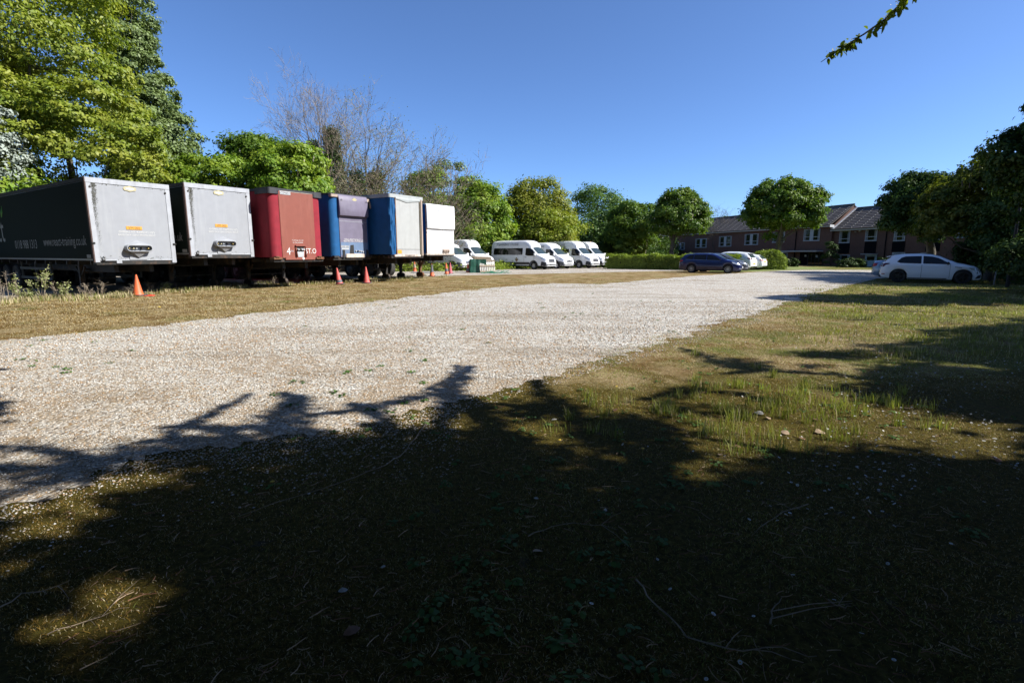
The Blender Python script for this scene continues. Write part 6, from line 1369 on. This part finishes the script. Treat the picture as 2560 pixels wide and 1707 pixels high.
def make_car(label, L, H, W, top, belt, wx, paint_, sidewins, rims, rimstyle, wr=.32, screen=None, rear=None, group='cars parked on the gravel', hl=None, tl=None, hat=True, wtop=None, nosez=.22, extra=None, rimr=.2):
    root = empty('parked_car', (0,0,0), 0, label, 'car', group)
    wtop = wtop or [(0,.72),(.4,.66),(1.2,.66),(L*.55,.66),(screen[0],.80),(L-.3,.7),(L,.55)]
    wmax = [(0,.80),(.06,.88),(.2,.95),(.6,.995),(1.2,1),(L-1.1,1),(L-.6,.97),(L-.3,.90),(L-.1,.76),(L,.62)]
    bd, bvh = body_loft('body', L, W, top, wtop, belt, .21, wx, wr+.045, wr+.01, wmax, [(0,.34),(.1,.27),(.5,.21),(L-.6,.20),(L-.15,.20),(L,.26)], M[paint_], root, .028)
    b = MB(); b.box(.35, L-.35, -W/2+.28, W/2-.28, .17, .52); b.build('underbody', M['black'], root)
    decal('windscreen', bvh, [(screen[0],-W*.38),(screen[0]+.04,0),(screen[0],W*.38),(screen[1],W*.315),(screen[1]-.02,0),(screen[1],-W*.315)], 'z', 1, M['tint'], root, .010, 12, .05)
    if rear: decal('rear_window', bvh, [(rear[0],-W*.33),(rear[0],W*.33),(rear[1],W*.30),(rear[1],-W*.30)], 'z', 1, M['tint'], root, .010, 10, .04)
    for sd in (-1, 1):
        for q in sidewins: decal('side_window', bvh, q, 'y', sd, M['glass'], root, .008, 14, .03)
        for xg in extra['gaps']: decal('door_gap', bvh, [(xg-.006,.28),(xg+.006,.28),(xg+.006,extra['bz']),(xg-.006,extra['bz'])], 'y', sd, M['trim'], root, .005, 1)
        for xh in extra['handles']: decal('door_handle', bvh, [(xh,extra['bz']-.11),(xh+.19,extra['bz']-.10),(xh+.19,extra['bz']-.07),(xh,extra['bz']-.08)], 'y', sd, M[extra.get('hm', paint_)], root, .028, 4, .01)
        decal('side_sill', bvh, [(wx[0]+wr+.06,.20),(wx[1]-wr-.06,.20),(wx[1]-wr-.06,.265),(wx[0]+wr+.06,.265)], 'y', sd, M['trim'], root, .008, 8)
        if hl:
            decal('headlight', bvh, hl[0], 'y', sd, M['lamp_clear'], root, .012, 10, .02)
            decal('headlight_front', bvh, [(sd*p[0], p[1]) for p in hl[1]], 'x', 1, M['lamp_clear'], root, .012, 10, .02)
            decal('fog_lamp', bvh, [(sd*.55,.33),(sd*.74,.36),(sd*.74,.40),(sd*.55,.37)], 'x', 1, M['lamp_clear'], root, .012, 4)
        if tl:
            decal('tail_light', bvh, tl[0], 'y', sd, M[extra.get('tm', 'lamp_red')], root, .012, 8, .02)
            decal('tail_light_rear', bvh, [(sd*p[0], p[1]) for p in tl[1]], 'x', -1, M[extra.get('tm', 'lamp_red')], root, .012, 8, .02)
        for xa in wx:
            wheel(root, xa, sd*(W/2-.115), wr, .21, rimr, rimstyle, M[rims], sd)
            A = MB(); n_ = 20
            for k in range(n_+1): a = math.pi*k/n_; rr_ = wr+.045; A.v += [(xa+rr_*math.cos(a), sd*(W/2-.02), wr+.01+rr_*math.sin(a)), (xa+rr_*math.cos(a), sd*(W/2-.28), wr+.01+rr_*math.sin(a)), (xa+.1*math.cos(a), sd*(W/2-.28), wr+.01+.1*math.sin(a))]
            for k in range(n_): A.f += [(3*k,3*k+1,3*k+4,3*k+3),(3*k+1,3*k+2,3*k+5,3*k+4)]; A.m += [0,0]
            A.build('wheel_arch_liner', M['black'], root, sm=40)
    g = decal('grille', bvh, [(-.50,.28),(.50,.28),(.56,.40),(.42,.50),(-.42,.50),(-.56,.40)], 'x', 1, M['trim'], root, .012, 12, .03)
    decal('front_badge', bvh, [(-.06,.60),(.06,.60),(.06,.66),(-.06,.66)], 'x', 1, M['chrome'], root, .02, 3, .02)
    decal('number_plate', bvh, [(-.26,.40),(.26,.40),(.26,.51),(-.26,.51)], 'x', 1, M['plate_front'], root, .03, 2)
    decal('number_plate', bvh, [(-.26,extra['pz']),(.26,extra['pz']),(.26,extra['pz']+.11),(-.26,extra['pz']+.11)], 'x', -1, M['plate_yellow'], root, .014, 2)
    decal('rear_bumper_trim', bvh, [(-.7,.28),(.7,.28),(.66,.40),(-.66,.40)], 'x', -1, M['trim'], root, .010, 8, .02)
    mirrors(root, screen[0]-.32, extra['bz']+.06, W, M[extra.get('mm', paint_)], .8, .09)
    if extra.get('rails'):
        for sd in (-1, 1): b = MB(); b.tube([(.5,sd*W*.31,H-.05),(.7,sd*W*.315,H+.035),(2.2,sd*W*.315,H+.035),(2.45,sd*W*.31,H-.03)], .014, 6); b.build('roof_rail', M['chrome'], root, sm=60)
    if extra.get('spoiler'): b = MB(); z = extra['spoiler']; b.prism([(.22,z-.02),(.62,z+.045),(.62,z+.02),(.26,z-.05)], 'xz', -W*.30, W*.30); b.build('roof_spoiler', M[paint_], root, bev=.01)
    return root, bvh
def car_at(root, la, px_, Y, heading): q = at(px_, 690, Y); place_vehicle(root, 0, la, (q.x, Y), heading)
# blue estate
W = 1.82; top = [(0,.62),(.03,.90),(.09,1.02),(.38,1.36),(.55,1.42),(1.2,1.475),(2.0,1.48),(2.5,1.45),(2.85,1.34),(3.50,1.02),(3.75,.97),(4.15,.86),(4.38,.74),(4.50,.60),(4.56,.48)]
belt = [(0,.58),(.06,.92),(.3,1.02),(1.5,.98),(3.3,.93),(3.8,.88),(4.2,.78),(4.45,.58),(4.56,.42)]
wins = [[(.50,1.06),(1.05,1.04),(1.10,1.36),(.95,1.37),(.72,1.33)],[(1.12,1.04),(2.02,1.00),(2.02,1.38),(1.16,1.37)],[(2.09,1.00),(3.02,.97),(2.98,1.08),(2.62,1.31),(2.35,1.37),(2.09,1.38)]]
ex = dict(gaps=[1.10,2.055,3.02], handles=[1.25,2.2], bz=.98, pz=.62, rails=True)
blue, _ = make_car('dark blue estate car parked side on in the middle distance', 4.56, 1.50, W, top, belt, (.98,3.63), 'car_blue', wins, 'alloy', 'multi', .325, (3.42,2.80), (.12,.40), hl=([(3.98,.74),(4.34,.62),(4.30,.72),(4.05,.84),(3.86,.86)],[(.42,.60),(.78,.66),(.80,.76),(.62,.74)]), tl=([(.04,.84),(.30,.90),(.34,1.00),(.08,.98)],[(.55,.82),(.84,.84),(.84,.98),(.60,.98)]), extra=ex, rimr=.225)
car_at(blue, (3.63, -W/2), 1818, 39.6, R(-29))
decal('window_chrome_strip', _, [(.5,1.025),(3.05,.945),(3.05,.958),(.5,1.042)], 'y', -1, M['chrome'], blue, .010, 20)
grey, _ = make_car('dark grey car hidden behind the blue estate, only its bright nose showing', 4.3, 1.46, 1.78, [(min(4.3, x*.943), z) for x, z in top], [(x*.943, z) for x, z in belt], (.90,3.50), 'car_grey', [[(x*.943, z) for x, z in q] for q in wins], 'alloy', 'five', .32, (3.22,2.64), (.12,.38), hl=([(3.75,.70),(4.10,.60),(4.06,.72),(3.82,.82),(3.62,.84)],[(.42,.60),(.76,.64),(.78,.76),(.60,.74)]), tl=([(.04,.84),(.28,.90),(.32,1.0),(.08,.98)],[(.55,.82),(.80,.84),(.80,.98),(.60,.98)]), extra=dict(gaps=[1.03,1.94,2.85], handles=[1.15,2.05], bz=.96, pz=.6))
ch = at(1818, 690, 39.6); hd = R(-29); c_, s_ = math.cos(hd), math.sin(hd); off = 2.55
place_vehicle(grey, 0, (3.50, -.89), (ch.x+off*(-s_)+.35*c_, 39.6+off*c_+.35*s_), hd)
# white SUV and small white hatch, tails to the right
ts = [(0,.70),(.03,1.0),(.10,1.10),(.42,1.48),(.60,1.55),(1.3,1.62),(2.2,1.63),(2.6,1.58),(2.9,1.46),(3.55,1.10),(3.8,1.05),(4.2,.95),(4.40,.78),(4.48,.55)]
bs = [(0,.66),(.06,.98),(.3,1.12),(.7,1.12),(1.5,1.04),(3.3,.99),(3.8,.95),(4.2,.84),(4.48,.5)]
ws_ = [[(.78,1.20),(1.25,1.08),(1.25,1.47),(1.05,1.44)],[(1.30,1.08),(2.1,1.05),(2.1,1.50),(1.30,1.48)],[(2.16,1.05),(3.05,1.03),(2.75,1.40),(2.5,1.48),(2.16,1.50)]]
suv, _ = make_car('white tall hatchback with dark side windows, tail towards the camera, behind the blue estate', 4.48, 1.65, 1.84, ts, bs, (.95,3.62), 'car_white', ws_, 'alloy', 'five', .345, (3.46,2.86), (.10,.44), hl=None, tl=([(.03,1.0),(.30,1.05),(.34,1.14),(.10,1.13)],[(.42,.98),(.86,.98),(.88,1.12),(.55,1.10)]), extra=dict(gaps=[1.28,2.13,3.05], handles=[1.4,2.25], bz=1.04, pz=.55, tm='lamp_dark', spoiler=1.50))
car_at(suv, (.06, -.72), 1889, 46.8, R(136))
th = [(0,.62),(.03,.90),(.10,.97),(.40,1.27),(.55,1.33),(1.0,1.40),(1.6,1.42),(2.1,1.38),(2.4,1.29),(3.0,.98),(3.3,.93),(3.7,.84),(3.9,.70),(3.97,.5)]
bh = [(0,.6),(.06,.88),(.3,.98),(1.4,.93),(2.9,.90),(3.4,.86),(3.7,.74),(3.97,.44)]
wh = [[(.62,1.02),(1.05,.96),(1.60,.95),(1.60,1.31),(1.0,1.29)],[(1.67,.95),(2.72,.94),(2.35,1.22),(2.1,1.29),(1.67,1.31)]]
hat_, _ = make_car('small white hatchback with red tail lamp, right of the tall white hatchback', 3.97, 1.42, 1.74, th, bh, (.78,3.25), 'car_white', wh, 'alloy', 'five', .315, (2.92,2.36), (.10,.42), hl=None, tl=([(.03,.86),(.22,.90),(.26,.98),(.08,.96)],[(.40,.84),(.82,.84),(.82,.96),(.46,.95)]), extra=dict(gaps=[1.63,2.72], handles=[1.75], bz=.92, pz=.72))
car_at(hat_, (.06, -.68), 1914, 48.6, R(138))
# white hatch on the right, black wheels
tp = [(0,.50),(.03,.80),(.07,.93),(.16,1.04),(.42,1.32),(.56,1.37),(1.0,1.43),(1.6,1.45),(2.1,1.41),(2.45,1.32),(3.10,.995),(3.35,.95),(3.75,.85),(3.93,.74),(4.03,.58),(4.07,.44)]
bp_ = [(0,.46),(.06,.84),(.2,.97),(.6,.99),(1.5,.96),(2.9,.92),(3.4,.87),(3.75,.78),(4.0,.54),(4.07,.40)]
wp = [[(.66,1.06),(.80,1.00),(1.66,.975),(1.66,1.35),(1.02,1.33),(.84,1.26)],[(1.73,.975),(2.82,.945),(2.76,1.0),(2.36,1.24),(2.1,1.32),(1.73,1.355)]]
polo, bvp = make_car('white five door hatchback with black wheels in the shade at the right', 4.07, 1.45, 1.75, tp, bp_, (.77,3.32), 'car_white', wp, 'alloy_dark', 'five', .325, (3.02,2.42), (.17,.42), hl=([(3.60,.70),(3.96,.60),(3.92,.70),(3.72,.79),(3.50,.80)],[(.36,.60),(.74,.64),(.76,.73),(.56,.71)]), tl=([(.05,.78),(.26,.92),(.40,.995),(.10,.99),(.05,.93)],[(.36,.82),(.80,.80),(.82,.97),(.44,.96)]), extra=dict(gaps=[1.69,2.80], handles=[.92,1.88], bz=.93, pz=.50, tm='lamp_dark', mm='trim', spoiler=1.34), rimr=.225)
car_at(polo, (.77, -.875), 2245, 26.9, R(-33))
b = MB(); b.prism([(1.78,.985),(2.30,1.0),(2.02,1.12),(1.78,1.22)], 'xz', -.735, -.730); b.build('seat_reflection_card', M['visor'], polo) if False else None
for k in range(5):
    for xa in (.77, 3.32): pass
decal('fender_vent', bvp, [(2.98,.80),(3.24,.78),(3.24,.80),(2.98,.83)], 'y', -1, M['trim'], polo, .012, 4)
decal('rear_reflector', bvp, [(.06,.42),(.20,.41),(.20,.45),(.06,.46)], 'y', -1, M['lamp_red'], polo, .012, 3)
decal('front_intake', bvp, [(3.78,.26),(4.00,.30),(4.02,.46),(3.90,.42)], 'y', -1, M['trim'], polo, .012, 6)
# silver blue saloon behind it
tsl = [(0,.55),(.03,.85),(.08,1.02),(.30,1.06),(.55,1.08),(1.15,1.36),(1.5,1.43),(2.1,1.46),(2.6,1.43),(2.95,1.33),(3.60,1.0),(3.9,.95),(4.3,.85),(4.6,.70),(4.7,.45)]
bsl = [(0,.5),(.06,.88),(.3,1.0),(1.5,.97),(3.3,.92),(3.9,.86),(4.4,.72),(4.7,.4)]
wsl = [[(.98,1.06),(1.25,1.02),(2.05,.99),(2.05,1.36),(1.5,1.34)],[(2.12,.99),(3.2,.95),(2.85,1.24),(2.6,1.33),(2.12,1.36)]]
sil, _ = make_car('silver blue saloon mostly hidden behind the white hatchback, round red tail lamp', 4.7, 1.46, 1.80, tsl, bsl, (1.0,3.75), 'car_silver', wsl, 'alloy', 'five', .32, (3.50,2.92), (.62,1.12), hl=([(4.1,.70),(4.55,.60),(4.50,.70),(4.2,.80)],[(.40,.58),(.76,.62),(.76,.72),(.5,.70)]), tl=([(.05,.78),(.19,.78),(.21,.92),(.07,.94)],[(.52,.76),(.82,.76),(.84,.94),(.54,.94)]), extra=dict(gaps=[1.35,2.09,3.2], handles=[1.45,2.2], bz=.96, pz=.60))
car_at(sil, (.10, -.80), 2184, 29.9, R(-33))
# ---------------------------------------------------------------- brick building on the right
A0 = Vector((42.0, 60.0, 0)); TV = Vector((-.2806,.9598,0)); NV = Vector((.9598,.2806,0)); BA = math.atan2(TV.y, TV.x)   # local x = along the front (away), local -y = outward... see frame
# local frame: x runs along the front from right to left (away), y runs outwards towards the camera
def facade(px_, py_, setback=0.0):
    d = ray(px_, py_); o = Vector((0,0,EYE)); P = A0+NV*setback; t = (P-o).dot(NV)/d.dot(NV); h = o+d*t; return (h-P).dot(TV), h.z
def brick_mat():
    m, nt = new_mat('brown_brick'); v = coords(nt); mp = N(nt, 'ShaderNodeMapping'); mp.inputs['Rotation'].default_value = (R(90), 0, 0); nt.links.new(v, mp.inputs[0])
    b = N(nt, 'ShaderNodeTexBrick'); b.inputs['Scale'].default_value = 1; b.inputs['Brick Width'].default_value = .225; b.inputs['Row Height'].default_value = .075; b.inputs['Mortar Size'].default_value = .010
    b.inputs['Color1'].default_value = (.095,.036,.021,1); b.inputs['Color2'].default_value = (.13,.053,.029,1); b.inputs['Mortar'].default_value = (.13,.10,.085,1); nt.links.new(mp.outputs[0], b.inputs[0])
    n = noise(nt, v, 1.2, 5, .6); c = mixc(nt, maprange(nt, n, .35, .75, 0, .6), b.outputs[0], (.085,.035,.024)); return finish(m, nt, c, .85, bump=b.outputs[1], bstr=-.3, bdist=.01)
M['brick'] = brick_mat()
def tile_mat():
    m, nt = new_mat('concrete_roof_tiles'); v = coords(nt); n = noise(nt, v, 1.6, 6, .7); n2 = noise(nt, v, 11, 5, .7)
    c = ramp(nt, [(.3, (.05,.040,.036)), (.7, (.12,.10,.09))]); nt.links.new(n, c.inputs[0]); c = mixc(nt, maprange(nt, n2, .52, .72, 0, .5), c.outputs[0], (.20,.19,.17)); return finish(m, nt, c, .85)
M['tiles'] = tile_mat(); M['tile_roll'] = plain('tile_edge_lichen', (.34,.32,.29), .9, var=.3, scale=8); M['frame_white'] = plain('window_frame_white', (.45,.48,.50), .5, var=.05); M['soffit'] = plain('fascia_white', (.50,.49,.47), .6, var=.1)
M['panel_black'] = plain('black_cladding', (.007,.007,.009), .9, var=.2, spec=.1); M['door_blue'] = plain('pale_blue_door', (.42,.58,.70), .5, var=.06); M['curtain_cloth'] = plain('curtain_cloth', (.30,.32,.32), .9, var=.2); M['ridge'] = plain('mossy_ridge', (.07,.085,.05), .9, var=.3)
def roof(bld, x0, x1, ze, zr, depth, over=.45, tile_w=.33, rows=13):
    """two slopes; local y outward, building body y in [-depth, 0]"""
    yr = -depth/2; y_e = over; sl = (zr-ze)/(y_e-yr); root = MB(); th = .10
    root.prism([(y_e, ze),(yr, zr),(-depth-over, ze),(-depth-over, ze-th),(yr, zr-th-.02),(y_e, ze-th)], 'yz', x0, x1); rf = root.build('roof', M['tiles'], bld)
    # raised tile courses and rolls
    L = math.hypot(y_e-yr, zr-ze); b = MB(); ux = Vector((0, (yr-y_e)/L, (zr-ze)/L)); un = Vector((0, (zr-ze)/L, (y_e-yr)/L))
    for r_ in range(rows):
        s0 = L*r_/rows; s1 = L*(r_+1)/rows+.02; p0 = Vector((0,y_e,ze))+ux*s0; p1 = Vector((0,y_e,ze))+ux*min(L, s1)
        a = p0+un*.045; c = p1+un*.008; d = p0+un*.002; b.add([(x0,d.y,d.z),(x1,d.y,d.z),(x1,a.y,a.z),(x0,a.y,a.z),(x0,c.y,c.z),(x1,c.y,c.z)], [(0,1,2,3),(3,2,5,4)])
    b.build('tile_courses', M['tiles'], rf)
    b = MB(); k = 0; x = x0+.3; col = 0
    while x < x1-.15:
        for r_ in range(rows):
            s = L*(r_+.5)/rows; p = Vector((x+(.0), y_e, ze))+ux*(L*r_/rows+.02)+un*.045; q = Vector((x, y_e, ze))+ux*(L*(r_+.62)/rows)+un*.035
            b.bar(p, q, .045, .022)
        x += 1.32
    b.build('tile_edge_lines', M['tile_roll'], rf)
    b = MB(); b.tube([(x0-.02,yr,zr+.02),(x1+.02,yr,zr+.02)], .11, 8); b.build('ridge_tiles', M['ridge'], rf, sm=40)
    b = MB(); b.box(x0, x1, y_e-.02, y_e+.03, ze-.24, ze-.015); b.box(x0, x1, .01, y_e-.03, ze-.245, ze-.20); b.build('fascia', M['soffit'], bld)
    b = MB(); b.tube([(x0, y_e+.09, ze-.03),(x1, y_e+.09, ze-.03)], .055, 8); b.build('gutter', M['steel_dark'], bld, sm=40)
def window(bld, xa, xb, za, zb, panes=2, curt=True):
    """frame with transom; xa<xb along the front"""
    w_ = xb-xa; root = MB(); t = .07
    root.box(xa, xa+t, .0, .05, za, zb); root.box(xb-t, xb, .0, .05, za, zb); root.box(xa, xb, .0, .052, zb-t, zb); root.box(xa, xb, .0, .052, za, za+t); root.box(xa-.03, xb+.03, .0, .10, za-.05, za-.002)
    tz = za+(zb-za)*.33; root.box(xa+t, xb-t, .0, .048, tz-.03, tz+.03)
    if panes == 2: m_ = (xa+xb)/2; root.box(m_-.28, m_+.28, .0, .046, za+t, zb-t)
    f = root.build('window', M['frame_white'], bld)
    g = MB(); g.box(xa+.02, xb-.02, .004, .012, za+.02, zb-.02); g.build('glass', M['glass'], f)
    if curt:
        c = MB(); 
        for k in range(5): c.box(xa+t+.02+k*.05, xa+t+.055+k*.05, .013, .02, za+t, zb-t); c.box(xb-t-.06-k*.05, xb-t-.02-k*.05, .013, .02, za+t, zb-t)
        c.build('curtain', M['curtain_cloth'], f)
    return f
def brick_wing(label, sx0, sx1, ze, zr, depth, setb, name='brick_building'):
    P = A0+NV*setb; ang = math.atan2(TV.y, TV.x)
    bld = empty(name, (P.x, P.y, 0), ang, label, 'building')
    b = MB(); b.box(sx0, sx1, -depth, 0, 0, ze-.2); b.build('wall', M['brick'], bld)
    for x in (sx0, sx1): g = MB(); a = x+(.002 if x == sx1 else -.002); g.prism([(.0,ze-.2),(-depth/2,zr-.16),(-depth,ze-.2)], 'yz', x-.12 if x == sx1 else x, x if x == sx1 else x+.12); g.build('gable', M['brick'], bld)
    return bld
# TV points away from the camera to the left; local y = rotate TV by +90deg = (-.9598,-.2806) = outward
J = facade(2082, 560)[0]; E1 = facade(1613, 600)[0]
DEP = 6.2; ze1, zr1, ze2, zr2 = 5.05, 7.6, 4.50, 7.12
w1 = brick_wing('long brown brick wing with tiled roof, left of the roof step', J, E1, ze1, zr1, DEP, 0)
roof(w1, J-.05, E1+.3, ze1, zr1, DEP)
SB = .35; J2 = facade(2082, 560, SB)[0]; E2 = -17.0
w2 = brick_wing('brown brick block with lower tiled roof and pale blue door, right of the roof step', E2, J2-.13, ze2, zr2, DEP, SB)
roof(w2, E2-.3, J2-.14, ze2, zr2, DEP)
b = MB(); L_ = math.hypot(.45+DEP/2, zr2-ze2); b.add([(J2-.62,.47,ze2+.02),(J2-.15,.47,ze2+.02),(J2-.15,-DEP/2,zr2+.10),(J2-.62,-DEP/2,zr2+.10),(J2-.62,.47,ze2+.07),(J2-.15,.47,ze2+.09),(J2-.15,-DEP/2,zr2+.17),(J2-.62,-DEP/2,zr2+.15)], [(0,1,2,3),(4,5,6,7),(0,1,5,4),(1,2,6,5),(2,3,7,6),(3,0,4,7)])
b.build('roof_flashing', M['white'], w2)
b = MB(); b.add([(J-.10,.50,ze1-.30),(J-.10,.50,ze1+.0),(J-.10,-.15,ze1+.0),(J-.10,-.15,ze1-.30),(J-.04,.50,ze1-.30),(J-.04,.50,ze1),(J-.04,-.15,ze1),(J-.04,-.15,ze1-.3)], [(0,1,2,3),(4,5,6,7),(0,1,5,4),(1,2,6,5),(2,3,7,6),(3,0,4,7)]); b.build('bargeboard_end', M['white'], w1)
def wpx(bld, x0, x1, y0, y1, setb=0, **k):
    a = facade(x1, (y0+y1)/2, setb)[0]; c = facade(x0, (y0+y1)/2, setb)[0]; xm = (x0+x1)/2; zt = facade(xm, y0, setb)[1]; zb = facade(xm, y1, setb)[1]; return window(bld, a, c, zb, zt, **k)
for q in [(1622,1657,611,628),(1690,1712,607,624),(1739,1767,597,619),(1798,1829,591,616),(1862,1896,585,612),(1932,1962,580,606),(2010,2050,573,602)]: wpx(w1, *q)
for q in [(1865,1896,636,660),(1932,1969,631,654),(1740,1770,634,652),(1798,1829,635,655)]: wpx(w1, *q, panes=1)
for q in [(2099,2125,577,607),(2164,2193,572,602),(2236,2264,570,602),(2316,2352,560,600),(2392,2428,552,594)]: wpx(w2, *q, setb=SB, panes=1)
for q in [(2097,2124,637,662),(2300,2336,632,664),(2388,2428,622,668)]: wpx(w2, *q, setb=SB, panes=1)
for (x0, x1, y0, y1) in [(2098,2125,608,634),(2163,2192,604,633),(2232,2264,603,630),(2316,2352,602,628)]:
    a = facade(x1, y0, SB)[0]; c = facade(x0, y0, SB)[0]; zt = facade((x0+x1)/2, y0, SB)[1]; zb = facade((x0+x1)/2, y1, SB)[1]; b = MB(); b.box(a, c, .003, .04, zb, zt); b.build('cladding_panel', M['panel_black'], w2)
# pale door with canopy
a = facade(2191, 655, SB)[0]; c = facade(2162, 655, SB)[0]; zt = facade(2176, 637, SB)[1]
b = MB(); b.box(a, c, .003, .05, 0, zt); dr = b.build('door', M['door_blue'], w2); b = MB(); b.box(a+.25, c-.25, .051, .06, zt*.52, zt*.85); b.build('pane', M['glass'], dr)
b = MB(); b.box(c-.30, c-.24, .06, .10, zt*.42, zt*.5); b.build('handle', M['chrome'], dr)
b = MB(); b.box(a-.1, c+.05, .02, .8, zt+.02, zt+.12); b.build('door_canopy', M['frame_white'], w2, bev=.02)
# sign over the window behind the white car
a = facade(2264, 633, SB)[0]; c = facade(2232, 633, SB)[0]; z0_, z1_ = facade(2248, 638.5, SB)[1], facade(2248, 631, SB)[1]
b = MB(); b.box(a, c, .05, .10, z0_, z1_); sg = b.build('name_sign', M['frame_white'], w2)
Ms = Matrix(((-1,0,0,(a+c)/2),(0,0,1,.102),(0,1,0,(z0_+z1_)/2),(0,0,0,1))); text_obj('lettering', 'LAWRENCE', sg, M['lettering_dark'], abs(c-a)*.85, (z1_-z0_)*.6, Ms)
# entrance recess with glazed doors and flat canopy
a = facade(2057, 650)[0]; c = facade(1999, 650)[0]; zt = facade(2028, 631)[1]
b = MB(); b.box(a, c, .003, .02, 0, zt); en = b.build('entrance', M['panel_black'], w1)
n_ = 4
for k in range(n_): x0_ = a+(c-a)*.62*k/n_; x1_ = a+(c-a)*.62*(k+1)/n_; b = MB(); b.box(x0_+.03, x1_-.03, .021, .05, .05, zt*.72); b.box(x0_+.03, x1_-.03, .021, .05, zt*.76, zt-.05); b.build('glazed_door', M['glass'], en)
for k in range(n_+1): x0_ = a+(c-a)*.62*k/n_; b = MB(); b.box(x0_-.03, x0_+.03, .021, .07, 0, zt); b.build('door_frame', M['trim'], en)
b = MB(); b.box(a+.8, a+1.1, .052, .056, 1.0, 1.3); b.box(a+2.6, a+2.9, .052, .056, 1.1, 1.35); b.build('notice', M['plate_white'], en)
ca = facade(2057, 627)[0]; cc = facade(1985, 627)[0]; b = MB(); b.box(ca-.1, cc+1.2, .02, 1.1, zt+.06, zt+.24); b.build('entrance_canopy', M['soffit'], w1, bev=.02)
for (px_, bld, sb_, ze_) in ((1989, w1, 0, ze1), (2214, w2, SB, ze2)):
    x = facade(px_, 620, sb_)[0]; b = MB(); b.tube([(x,.10,.1),(x,.10,ze_-.5),(x,.50,ze_-.12)], .055, 8); b.build('downpipe', M['panel_black'], bld, sm=40)
for (px_, py_, s) in ((2140,580,.10),(2151,577,.16)):
    x, z = facade(px_, py_, SB); b = MB(); b.box(x-s*.8, x+s*.8, .0, .12, z-s*.6, z+s*.6); b.bar((x,.1,z),(x,.25,z+.05),.03); b.build('wall_lamp', M['plate_white'], w2, bev=.02)
x, z = facade(2157, 517, SB); b = MB(); b.tube([(x,-DEP/2,zr2),(x,-DEP/2,zr2+1.5)], .022, 5); b.build('aerial', M['steel_grey'], w2)
